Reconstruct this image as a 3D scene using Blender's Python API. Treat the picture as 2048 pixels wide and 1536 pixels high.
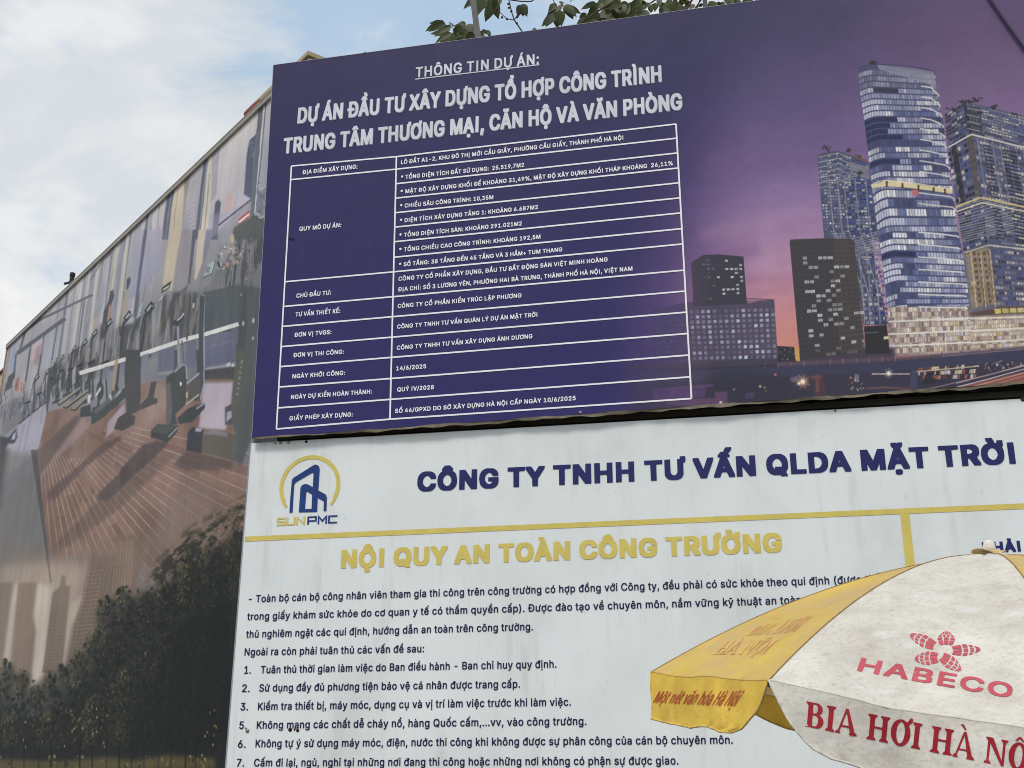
import bpy, bmesh, math, random
import numpy as np
from mathutils import Vector, Matrix
from mathutils.bvhtree import BVHTree
from mathutils.geometry import tessellate_polygon

for _o in list(bpy.data.objects):
    bpy.data.objects.remove(_o)
SC = bpy.context.scene
COL = SC.collection
random.seed(7)
rng = np.random.default_rng(7)

# ---------------------------------------------------------------- camera
FPX = 2470.0                     # focal length in pixels of a 2048 px wide frame
PITCH, ROLL, EYE = math.radians(19.5), math.radians(0.21), np.array([0.0, 0.0, 1.6])
_f = np.array([0, math.cos(PITCH), math.sin(PITCH)])
_u0 = np.array([0, -math.sin(PITCH), math.cos(PITCH)])
_r0 = np.array([1.0, 0, 0])
CR = _r0 * math.cos(ROLL) + _u0 * math.sin(ROLL)
CU = -_r0 * math.sin(ROLL) + _u0 * math.cos(ROLL)
cam = bpy.data.cameras.new('camera')
cam.sensor_width = 36.0
cam.lens = FPX / 2048 * 36.0
cam.clip_start, cam.clip_end = 0.05, 3000
camo = bpy.data.objects.new('camera', cam)
COL.objects.link(camo)
camo.matrix_world = Matrix(((CR[0], CU[0], -_f[0], EYE[0]), (CR[1], CU[1], -_f[1], EYE[1]),
                            (CR[2], CU[2], -_f[2], EYE[2]), (0, 0, 0, 1)))
SC.camera = camo

# ---------------------------------------------------------------- light
SC.view_settings.view_transform = 'Standard'
SC.view_settings.look = 'None'
SC.view_settings.exposure = 0.0
SC.view_settings.gamma = 1.0
SC.cycles.pixel_filter_type = 'BLACKMAN_HARRIS'
SC.cycles.filter_width = 1.0
SUN_EL, SUN_AZ = math.radians(52), math.radians(200)      # azimuth clockwise from +Y: behind the camera, a little to its left
sun = bpy.data.lights.new('sun', 'SUN')
sun.energy, sun.angle, sun.color = 1.6, math.radians(14), (1.0, 0.965, 0.91)
suno = bpy.data.objects.new('sun', sun)
COL.objects.link(suno)
_sd = Vector((math.sin(SUN_AZ) * math.cos(SUN_EL), math.cos(SUN_AZ) * math.cos(SUN_EL), math.sin(SUN_EL)))
suno.rotation_euler = (-_sd).to_track_quat('-Z', 'Y').to_euler()
suno.location = _sd * 40

world = bpy.data.worlds.new('World')
SC.world = world
world.use_nodes = True
def build_sky():
    nt = world.node_tree
    N, L = nt.nodes, nt.links
    N.clear()
    out = N.new('ShaderNodeOutputWorld')
    bg = N.new('ShaderNodeBackground')
    bg.inputs['Strength'].default_value = 0.10
    sky = N.new('ShaderNodeTexSky')
    sky.sky_type = 'NISHITA'
    sky.sun_disc = False
    sky.sun_elevation, sky.sun_rotation = SUN_EL, SUN_AZ
    sky.air_density, sky.dust_density, sky.ozone_density = 1.0, 1.0, 1.0
    tc = N.new('ShaderNodeTexCoord')
    def noise(scale, detail, rough, dist, off):
        mp = N.new('ShaderNodeMapping')
        mp.inputs['Location'].default_value = off
        mp.inputs['Scale'].default_value = (1.0, 1.0, 1.7)
        L.new(tc.outputs['Generated'], mp.inputs['Vector'])
        n = N.new('ShaderNodeTexNoise')
        n.inputs['Scale'].default_value = scale
        n.inputs['Detail'].default_value = detail
        n.inputs['Roughness'].default_value = rough
        n.inputs['Distortion'].default_value = dist
        L.new(mp.outputs['Vector'], n.inputs['Vector'])
        return n
    def ramp(src, pts):
        r = N.new('ShaderNodeValToRGB')
        r.color_ramp.interpolation = 'EASE'
        for i, (p, c) in enumerate(pts):
            e = r.color_ramp.elements[i] if i < 2 else r.color_ramp.elements.new(p)
            e.position = p
            e.color = (*c, 1)
        L.new(src, r.inputs['Fac'])
        return r
    def mix(f, a, b):
        m = N.new('ShaderNodeMix')
        m.data_type = 'RGBA'
        if isinstance(f, float):
            m.inputs['Factor'].default_value = f
        else:
            L.new(f, m.inputs['Factor'])
        L.new(a, m.inputs['A'])
        L.new(b, m.inputs['B'])
        return m.outputs['Result']
    # cloud deck: pale grey-blue thin veil to bright white heaps (radiance / 0.10)
    n1 = noise(4.2, 9.0, 0.56, 0.35, (0.35, 0.2, 0.1))
    shade = ramp(n1.outputs['Fac'], [(0.36, (5.8, 6.55, 7.2)), (0.49, (6.8, 7.25, 7.7)), (0.60, (8.2, 8.35, 8.5)), (0.68, (9.3, 9.3, 9.35))])
    # gaps where blue shows, high up
    n2 = noise(7.5, 8.0, 0.58, 0.5, (1.7, 0.4, 2.2))
    sep = N.new('ShaderNodeVectorMath')
    sep.operation = 'DOT_PRODUCT'
    L.new(tc.outputs['Generated'], sep.inputs[0])
    sep.inputs[1].default_value = (-0.05, 0.80, 0.60)       # the clearest part of the sky
    up = N.new('ShaderNodeMapRange')
    up.inputs['From Min'].default_value, up.inputs['From Max'].default_value = 0.981, 0.9995
    up.inputs['To Min'].default_value, up.inputs['To Max'].default_value = -0.07, 0.12
    L.new(sep.outputs['Value'], up.inputs['Value'])
    ad = N.new('ShaderNodeMath')
    L.new(n2.outputs['Fac'], ad.inputs[0])
    L.new(up.outputs['Result'], ad.inputs[1])
    gap = ramp(ad.outputs[0], [(0.47, (0, 0, 0)), (0.66, (0.70, 0.70, 0.70))])
    blue = N.new('ShaderNodeMix')
    blue.data_type = 'RGBA'
    blue.inputs['Factor'].default_value = 0.75
    L.new(sky.outputs['Color'], blue.inputs['A'])
    blue.inputs['B'].default_value = (4.4, 6.6, 9.2, 1)
    L.new(mix(gap.outputs['Color'], shade.outputs['Color'], blue.outputs['Result']), bg.inputs['Color'])
    L.new(bg.outputs['Background'], out.inputs['Surface'])
build_sky()

# ---------------------------------------------------------------- helpers
def lin(c):
    c = np.asarray(c, float) / 255.0
    return np.where(c <= 0.04045, c / 12.92, ((c + 0.055) / 1.055) ** 2.4)
def C(r, g, b, k=1.0):
    return tuple(float(v) for v in lin((r, g, b)) * k)

def ray(x, y):
    return CR * (x - 1024) / FPX - CU * (y - 768) / FPX + _f
def at(x, y, depth):                      # the point seen at photo pixel (x, y), `depth` metres ahead (along +Y)
    d = ray(x, y)
    return EYE + d * (depth / d[1])
def proj(P):
    d = np.asarray(P) - EYE
    z = d @ _f
    return np.stack([1024 + FPX * (d @ CR) / z, 768 - FPX * (d @ CU) / z], -1)

class Plane:                              # a vertical board: origin, direction to the right, up, normal towards the street
    def __init__(s, o, ud, n):
        s.o, s.u, s.n = np.array(o, float), np.array(ud, float), np.array(n, float)
        s.v = np.array([0, 0, 1.0])
    def hit(s, x, y, off=0.0):
        d = ray(x, y)
        o = s.o + s.n * off
        return EYE + d * (((o - EYE) @ s.n) / (d @ s.n))
    def hits(s, pts, off=0.0):
        return np.array([s.hit(x, y, off) for x, y in pts])

WLOC = {}
def link(o, parent):
    COL.objects.link(o)
    if parent is not None:
        o.parent = parent
    return o
def tag(o, label=None, cat=None, group=None, kind=None):
    for k, v in (('label', label), ('category', cat), ('group', group), ('kind', kind)):
        if v:
            o[k] = v
    return o
def thing(name, label, cat, loc, group=None):
    o = bpy.data.objects.new(name, None)
    o.empty_display_size = 0.2
    o.location = Vector([float(v) for v in loc])
    WLOC[o.name] = np.array(loc, float)
    COL.objects.link(o)
    return tag(o, label, cat, group)
def part(name, V, F, mats, parent=None, smooth=False, fm=None, label=None, origin=None):
    V = np.asarray(V, float)
    base = WLOC[parent.name] if parent is not None else np.zeros(3)
    org = np.array(origin, float) if origin is not None else base
    me = bpy.data.meshes.new(name)
    me.from_pydata((V - org).tolist(), [], [tuple(int(i) for i in f) for f in F])
    for m in (mats if isinstance(mats, (list, tuple)) else [mats]):
        me.materials.append(m)
    if fm is not None:
        me.polygons.foreach_set('material_index', np.asarray(fm, np.int32))
    if smooth:
        me.polygons.foreach_set('use_smooth', [True] * len(me.polygons))
    me.update()
    o = bpy.data.objects.new(name, me)
    link(o, parent)
    o.location = Vector((org - base).tolist())
    WLOC[o.name] = org
    if label:
        o['label'] = label
    return o

class MB:                                 # collects shapes that become ONE mesh
    def __init__(s):
        s.V, s.F, s.M = [], [], []
    def add(s, V, F, m=0):
        k = len(s.V)
        s.V += [tuple(float(c) for c in v) for v in V]
        s.F += [tuple(i + k for i in f) for f in F]
        s.M += [m] * len(F)
        return s
    def box(s, o, a, b, c, m=0):          # corner o, edge vectors a, b, c
        o, a, b, c = map(np.array, (o, a, b, c))
        V = [o, o + a, o + a + b, o + b, o + c, o + a + c, o + a + b + c, o + b + c]
        return s.add(V, [(0, 3, 2, 1), (4, 5, 6, 7), (0, 1, 5, 4), (1, 2, 6, 5), (2, 3, 7, 6), (3, 0, 4, 7)], m)
    def tube(s, P, r, n=8, m=0, caps=True):
        P = [np.array(p, float) for p in P]
        R = r if hasattr(r, '__len__') else [r] * len(P)
        V, F = [], []
        for i, p in enumerate(P):
            t = P[min(i + 1, len(P) - 1)] - P[max(i - 1, 0)]
            t = t / (np.linalg.norm(t) + 1e-9)
            a = np.cross(t, [0, 0, 1.0]) if abs(t[2]) < 0.9 else np.cross(t, [1.0, 0, 0])
            a /= np.linalg.norm(a)
            b = np.cross(t, a)
            for k in range(n):
                w = 2 * math.pi * k / n
                V.append(p + R[i] * (a * math.cos(w) + b * math.sin(w)))
        for i in range(len(P) - 1):
            for k in range(n):
                F.append((i * n + k, i * n + (k + 1) % n, (i + 1) * n + (k + 1) % n, (i + 1) * n + k))
        if caps:
            F.append(tuple(range(n))[::-1])
            F.append(tuple((len(P) - 1) * n + k for k in range(n)))
        return s.add(V, F, m)
    def lathe(s, o, prof, n=20, m=0, axis=(0, 0, 1)):
        ax = np.array(axis, float)
        ax /= np.linalg.norm(ax)
        a = np.cross(ax, [0, 1.0, 0]) if abs(ax[1]) < 0.9 else np.cross(ax, [1.0, 0, 0])
        a /= np.linalg.norm(a)
        b = np.cross(ax, a)
        V, F = [], []
        for r, h in prof:
            for k in range(n):
                w = 2 * math.pi * k / n
                V.append(np.array(o) + ax * h + r * (a * math.cos(w) + b * math.sin(w)))
        for i in range(len(prof) - 1):
            for k in range(n):
                F.append((i * n + k, i * n + (k + 1) % n, (i + 1) * n + (k + 1) % n, (i + 1) * n + k))
        F.append(tuple(range(n))[::-1])
        F.append(tuple((len(prof) - 1) * n + k for k in range(n)))
        return s.add(V, F, m)
    def build(s, name, mats, parent=None, smooth=False, label=None, origin=None):
        return part(name, s.V, s.F, mats, parent, smooth, s.M, label, origin)

# ---------------------------------------------------------------- materials
def mat(name, color, rough=0.6, spec=0.3, metal=0.0, var=0.12, vscale=6.0, bump=0.0, bscale=60.0,
        stain=None, trans=0.0, attr=None, stretch=(1, 1, 1)):
    m = bpy.data.materials.new(name)
    m.use_nodes = True
    nt = m.node_tree
    N, L = nt.nodes, nt.links
    bs = N['Principled BSDF']
    bs.inputs['Roughness'].default_value = rough
    bs.inputs['Specular IOR Level'].default_value = spec
    bs.inputs['Metallic'].default_value = metal
    tc = N.new('ShaderNodeTexCoord')
    mp = N.new('ShaderNodeMapping')
    mp.inputs['Scale'].default_value = stretch
    L.new(tc.outputs['Object'], mp.inputs['Vector'])
    def noise(scale, detail=5.0, rough_=0.55, vec=None):
        n = N.new('ShaderNodeTexNoise')
        n.inputs['Scale'].default_value = scale
        n.inputs['Detail'].default_value = detail
        n.inputs['Roughness'].default_value = rough_
        L.new(vec or mp.outputs['Vector'], n.inputs['Vector'])
        return n.outputs['Fac']
    def mixc(fac, a, b, mode='MIX'):
        x = N.new('ShaderNodeMix')
        x.data_type = 'RGBA'
        x.blend_type = mode
        for sock, v in (('Factor', fac), ('A', a), ('B', b)):
            if isinstance(v, (int, float)):
                x.inputs[sock].default_value = v
            elif isinstance(v, tuple):
                x.inputs[sock].default_value = (*v, 1)
            else:
                L.new(v, x.inputs[sock])
        return x.outputs['Result']
    def mrange(v, a, b, c, d):
        x = N.new('ShaderNodeMapRange')
        for k, q in zip(('From Min', 'From Max', 'To Min', 'To Max'), (a, b, c, d)):
            x.inputs[k].default_value = q
        L.new(v, x.inputs['Value'])
        return x.outputs['Result']
    if attr:
        at_ = N.new('ShaderNodeAttribute')
        at_.attribute_name = attr
        base = at_.outputs['Color']
    else:
        base = tuple(color)
    v = mrange(noise(vscale), 0.3, 0.7, 1 - var, 1 + var)
    cb = N.new('ShaderNodeCombineColor')
    for k in ('Red', 'Green', 'Blue'):
        L.new(v, cb.inputs[k])
    col = mixc(1.0, base, cb.outputs['Color'], 'MULTIPLY')
    for st in (stain or []):              # (colour, noise scale, lo, hi, amount, stretch)
        mp2 = N.new('ShaderNodeMapping')
        mp2.inputs['Scale'].default_value = st[5]
        mp2.inputs['Location'].default_value = (st[1] * 0.37, st[1] * 0.11, st[2])
        L.new(tc.outputs['Object'], mp2.inputs['Vector'])
        fac = mrange(noise(st[1], 8.0, 0.62, mp2.outputs['Vector']), st[2], st[3], 0.0, st[4])
        col = mixc(fac, col, tuple(st[0]))
    L.new(col, bs.inputs['Base Color'])
    if bump:
        bp = N.new('ShaderNodeBump')
        bp.inputs['Strength'].default_value = bump
        bp.inputs['Distance'].default_value = 0.02
        L.new(noise(bscale, 4.0), bp.inputs['Height'])
        L.new(bp.outputs['Normal'], bs.inputs['Normal'])
    if trans:
        tl = N.new('ShaderNodeBsdfTranslucent')
        L.new(col, tl.inputs['Color'])
        ms = N.new('ShaderNodeMixShader')
        ms.inputs['Fac'].default_value = trans
        L.new(bs.outputs['BSDF'], ms.inputs[1])
        L.new(tl.outputs['BSDF'], ms.inputs[2])
        L.new(ms.outputs['Shader'], N['Material Output'].inputs['Surface'])
    return m

# ---------------------------------------------------------------- lettering
# every written line: text, letter style, left and right end of its baseline, capital height
LINES_INFO = [
    ('THÔNG TIN DỰ ÁN:', 'B', (831, 155.5), (1078, 128), 20.8, None),
    ('DỰ ÁN ĐẦU TƯ XÂY DỰNG TỔ HỢP CÔNG TRÌNH', 'H', (594.3, 247.4), (1323.5, 163.4), 31.6, None),
    ('TRUNG TÂM THƯƠNG MẠI, CĂN HỘ VÀ VĂN PHÒNG', 'H', (565.5, 308), (1365, 218.7), 31.4, None),
    ('ĐỊA ĐIỂM XÂY DỰNG:', 'B', (604.7, 348.8), (714.7, 337.2), 8.4, None),
    ('LÔ ĐẤT A1-2, KHU ĐÔ THỊ MỚI CẦU GIẤY, PHƯỜNG CẦU GIẤY, THÀNH PHỐ HÀ NỘI', 'B', (801.9, 328.6), (1246.6, 279.2), 8.2, None),
    ('* TỔNG DIỆN TÍCH ĐẤT SỬ DỤNG:  25.519,7M2', 'B', (801.9, 359), (1048, 333.8), 8.2, None),
    ('* MẬT ĐỘ XÂY DỰNG KHỐI ĐẾ KHOẢNG 31,49%, MẬT ĐỘ XÂY DỰNG KHỐI THÁP KHOẢNG  26,11%', 'B', (801, 387.8), (1345.5, 330.4), 8.2, None),
    ('* CHIỀU SÂU CÔNG TRÌNH: 10,35M', 'B', (800, 416.3), (986.5, 398.2), 8.2, None),
    ('* DIỆN TÍCH XÂY DỰNG TẦNG 1: KHOẢNG 6.687M2', 'B', (799.6, 445.6), (1075.9, 418), 8.2, None),
    ('* TỔNG DIỆN TÍCH SÀN: KHOẢNG 291.021M2', 'B', (798.7, 474.9), (1043.6, 450.8), 8.2, None),
    ('* TỔNG CHIỀU CAO CÔNG TRÌNH: KHOẢNG 192,5M', 'B', (798.3, 504), (1080.9, 477.3), 8.2, None),
    ('* SỐ TẦNG: 38 TẦNG ĐẾN 45 TẦNG VÀ 3 HẦM+ TUM THANG', 'B', (797.8, 533.7), (1124.4, 502.8), 8.2, None),
    ('QUY MÔ DỰ ÁN:', 'B', (598.4, 462.3), (682.4, 454), 8.6, None),
    ('CÔNG TY CỔ PHẦN XÂY DỰNG, ĐẦU TƯ BẤT ĐỘNG SẢN VIỆT MINH HOÀNG', 'B', (796.9, 562), (1215.2, 523), 8.4, None),
    ('ĐỊA CHỈ: SỐ 3 LƯƠNG YÊN, PHƯỜNG HAI BÀ TRƯNG, THÀNH PHỐ HÀ NỘI, VIỆT NAM', 'B', (796, 583.1), (1265, 541.2), 8.4, None),
    ('CHỦ ĐẦU TƯ:', 'B', (592.5, 595.9), (661.7, 589.2), 8.6, None),
    ('TƯ VẤN THIẾT KẾ:', 'B', (590.7, 633.4), (680.1, 625.8), 8.6, None),
    ('CÔNG TY CỔ PHẦN KIẾN TRÚC LẬP PHƯƠNG', 'B', (795.1, 616.4), (1042.7, 594.8), 8.4, None),
    ('ĐƠN VỊ TVGS:', 'B', (588.5, 674.3), (662.6, 668), 8.6, None),
    ('CÔNG TY TNHH TƯ VẤN QUẢN LÝ DỰ ÁN MẶT TRỜI', 'B', (794.2, 657.7), (1074.6, 633.4), 8.4, None),
    ('ĐƠN VỊ THI CÔNG:', 'B', (586.3, 714.7), (687.3, 707.6), 8.6, None),
    ('CÔNG TY TNHH TƯ VẤN XÂY DỰNG ÁNH DƯƠNG', 'B', (793.4, 699.9), (1064.7, 676.5), 8.4, None),
    ('NGÀY KHỞI CÔNG:', 'B', (584.5, 757), (690, 749.8), 8.6, None),
    ('14/6/2025', 'B', (792.5, 741.2), (852.2, 736.6), 8.6, None),
    ('NGÀY DỰ KIẾN HOÀN THÀNH:', 'B', (581.8, 798.5), (743.5, 787.3), 8.6, None),
    ('QUÝ IV/2028', 'B', (794.2, 783.5), (867.5, 778.4), 8.6, None),
    ('GIẤY PHÉP XÂY DỰNG:', 'B', (578.6, 841.2), (705.3, 833), 8.6, None),
    ('SỐ 46/GPXD DO SỞ XÂY DỰNG HÀ NỘI CẤP NGÀY 10/6/2025', 'B', (789.8, 826.4), (1151.4, 800.3), 8.6, None),
]
LINES_NAVY = [
    ('CÔNG TY TNHH TƯ VẤN QLDA MẶT TRỜI', 'X', (833.8, 983.6), (2032.4, 927.3), 39.5, None),
    ('- Toàn bộ cán bộ công nhân viên tham gia thi công trên công trường có hợp đồng với Công ty, đều phải có sức khỏe theo qui định (được thể hiện', 'T', (497, 1205), (1659, 1168.5), 14.6, '- Toàn bộ cán bộ công nhân viên tham gia thi công trên công trường có hợp đồng với Công ty, đều phải có sức khỏe theo qui định'),
    ('trong giấy khám sức khỏe do cơ quan y tế có thẩm quyền cấp). Được đào tạo về chuyên môn, nắm vững kỹ thuật an toàn, tuân', 'T', (493.9, 1240.3), (1553, 1208.9), 14.6, 'trong giấy khám sức khỏe do cơ quan y tế có thẩm quyền cấp). Được đào tạo về chuyên môn, nắm vững kỹ thuật an'),
    ('thủ nghiêm ngặt các qui định, hướng dẫn an toàn trên công trường.', 'T', (491.6, 1275.8), (1066, 1260.5), 14.8, None),
    ('Ngoài ra còn phải tuân thủ các vấn đề sau:', 'T', (488.5, 1311.4), (848, 1304.5), 15, None),
    ('1.', 'T', (488, 1347.7), (501.5, 1347.4), 15.6, None),
    ('Tuân thủ thời gian làm việc do Ban điều hành - Ban chỉ huy quy định.', 'T', (520.9, 1346.9), (1113, 1335.5), 15.2, None),
    ('2.', 'T', (483.6, 1384.2), (499, 1384), 15.6, None),
    ('Sử dụng đầy đủ phương tiện bảo vệ cá nhân được trang cấp.', 'T', (518, 1383.4), (1040, 1375.5), 15.2, None),
    ('3.', 'T', (480.4, 1421), (496, 1420.8), 15.6, None),
    ('Kiểm tra thiết bị, máy móc, dụng cụ và vị trí làm việc trước khi làm việc.', 'T', (515.3, 1420.5), (1142, 1411.5), 15.4, None),
    ('5.', 'T', (478, 1458.3), (493, 1458), 15.6, None),
    ('Không mang các chất dễ cháy nổ, hàng Quốc cấm,...vv, vào công trường.', 'T', (512.9, 1457.7), (1173, 1450), 15.5, None),
    ('6.', 'T', (475.2, 1495.8), (491, 1495.6), 15.8, None),
    ('Không tự ý sử dụng máy móc, điện, nước thi công khi không được sự phân công của cán bộ chuyên môn.', 'T', (510.5, 1494.8), (1466, 1487.7), 15.6, None),
    ('7.', 'T', (472.8, 1533.4), (488, 1533.2), 16, None),
    ('Cấm đi lại, ngủ, nghỉ tại những nơi đang thi công hoặc những nơi không có phận sự được giao.', 'T', (507.6, 1533.1), (1357, 1529.2), 15.8, None),
    ('PHẢI', 'X', (1966, 1106), (2042.3, 1103), 21.6, None),
]
LINES_GOLD = [
    ('NỘI QUY AN TOÀN CÔNG TRƯỜNG', 'X', (681.4, 1136.7), (1565, 1104.3), 36.8, None),
]
LINES_CLOTH = [
    ('EVERGYM', 'B'),
    ('HABECO', 'B'),
    ('Một nét văn hóa Hà Nội', 'T'),
]

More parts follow.
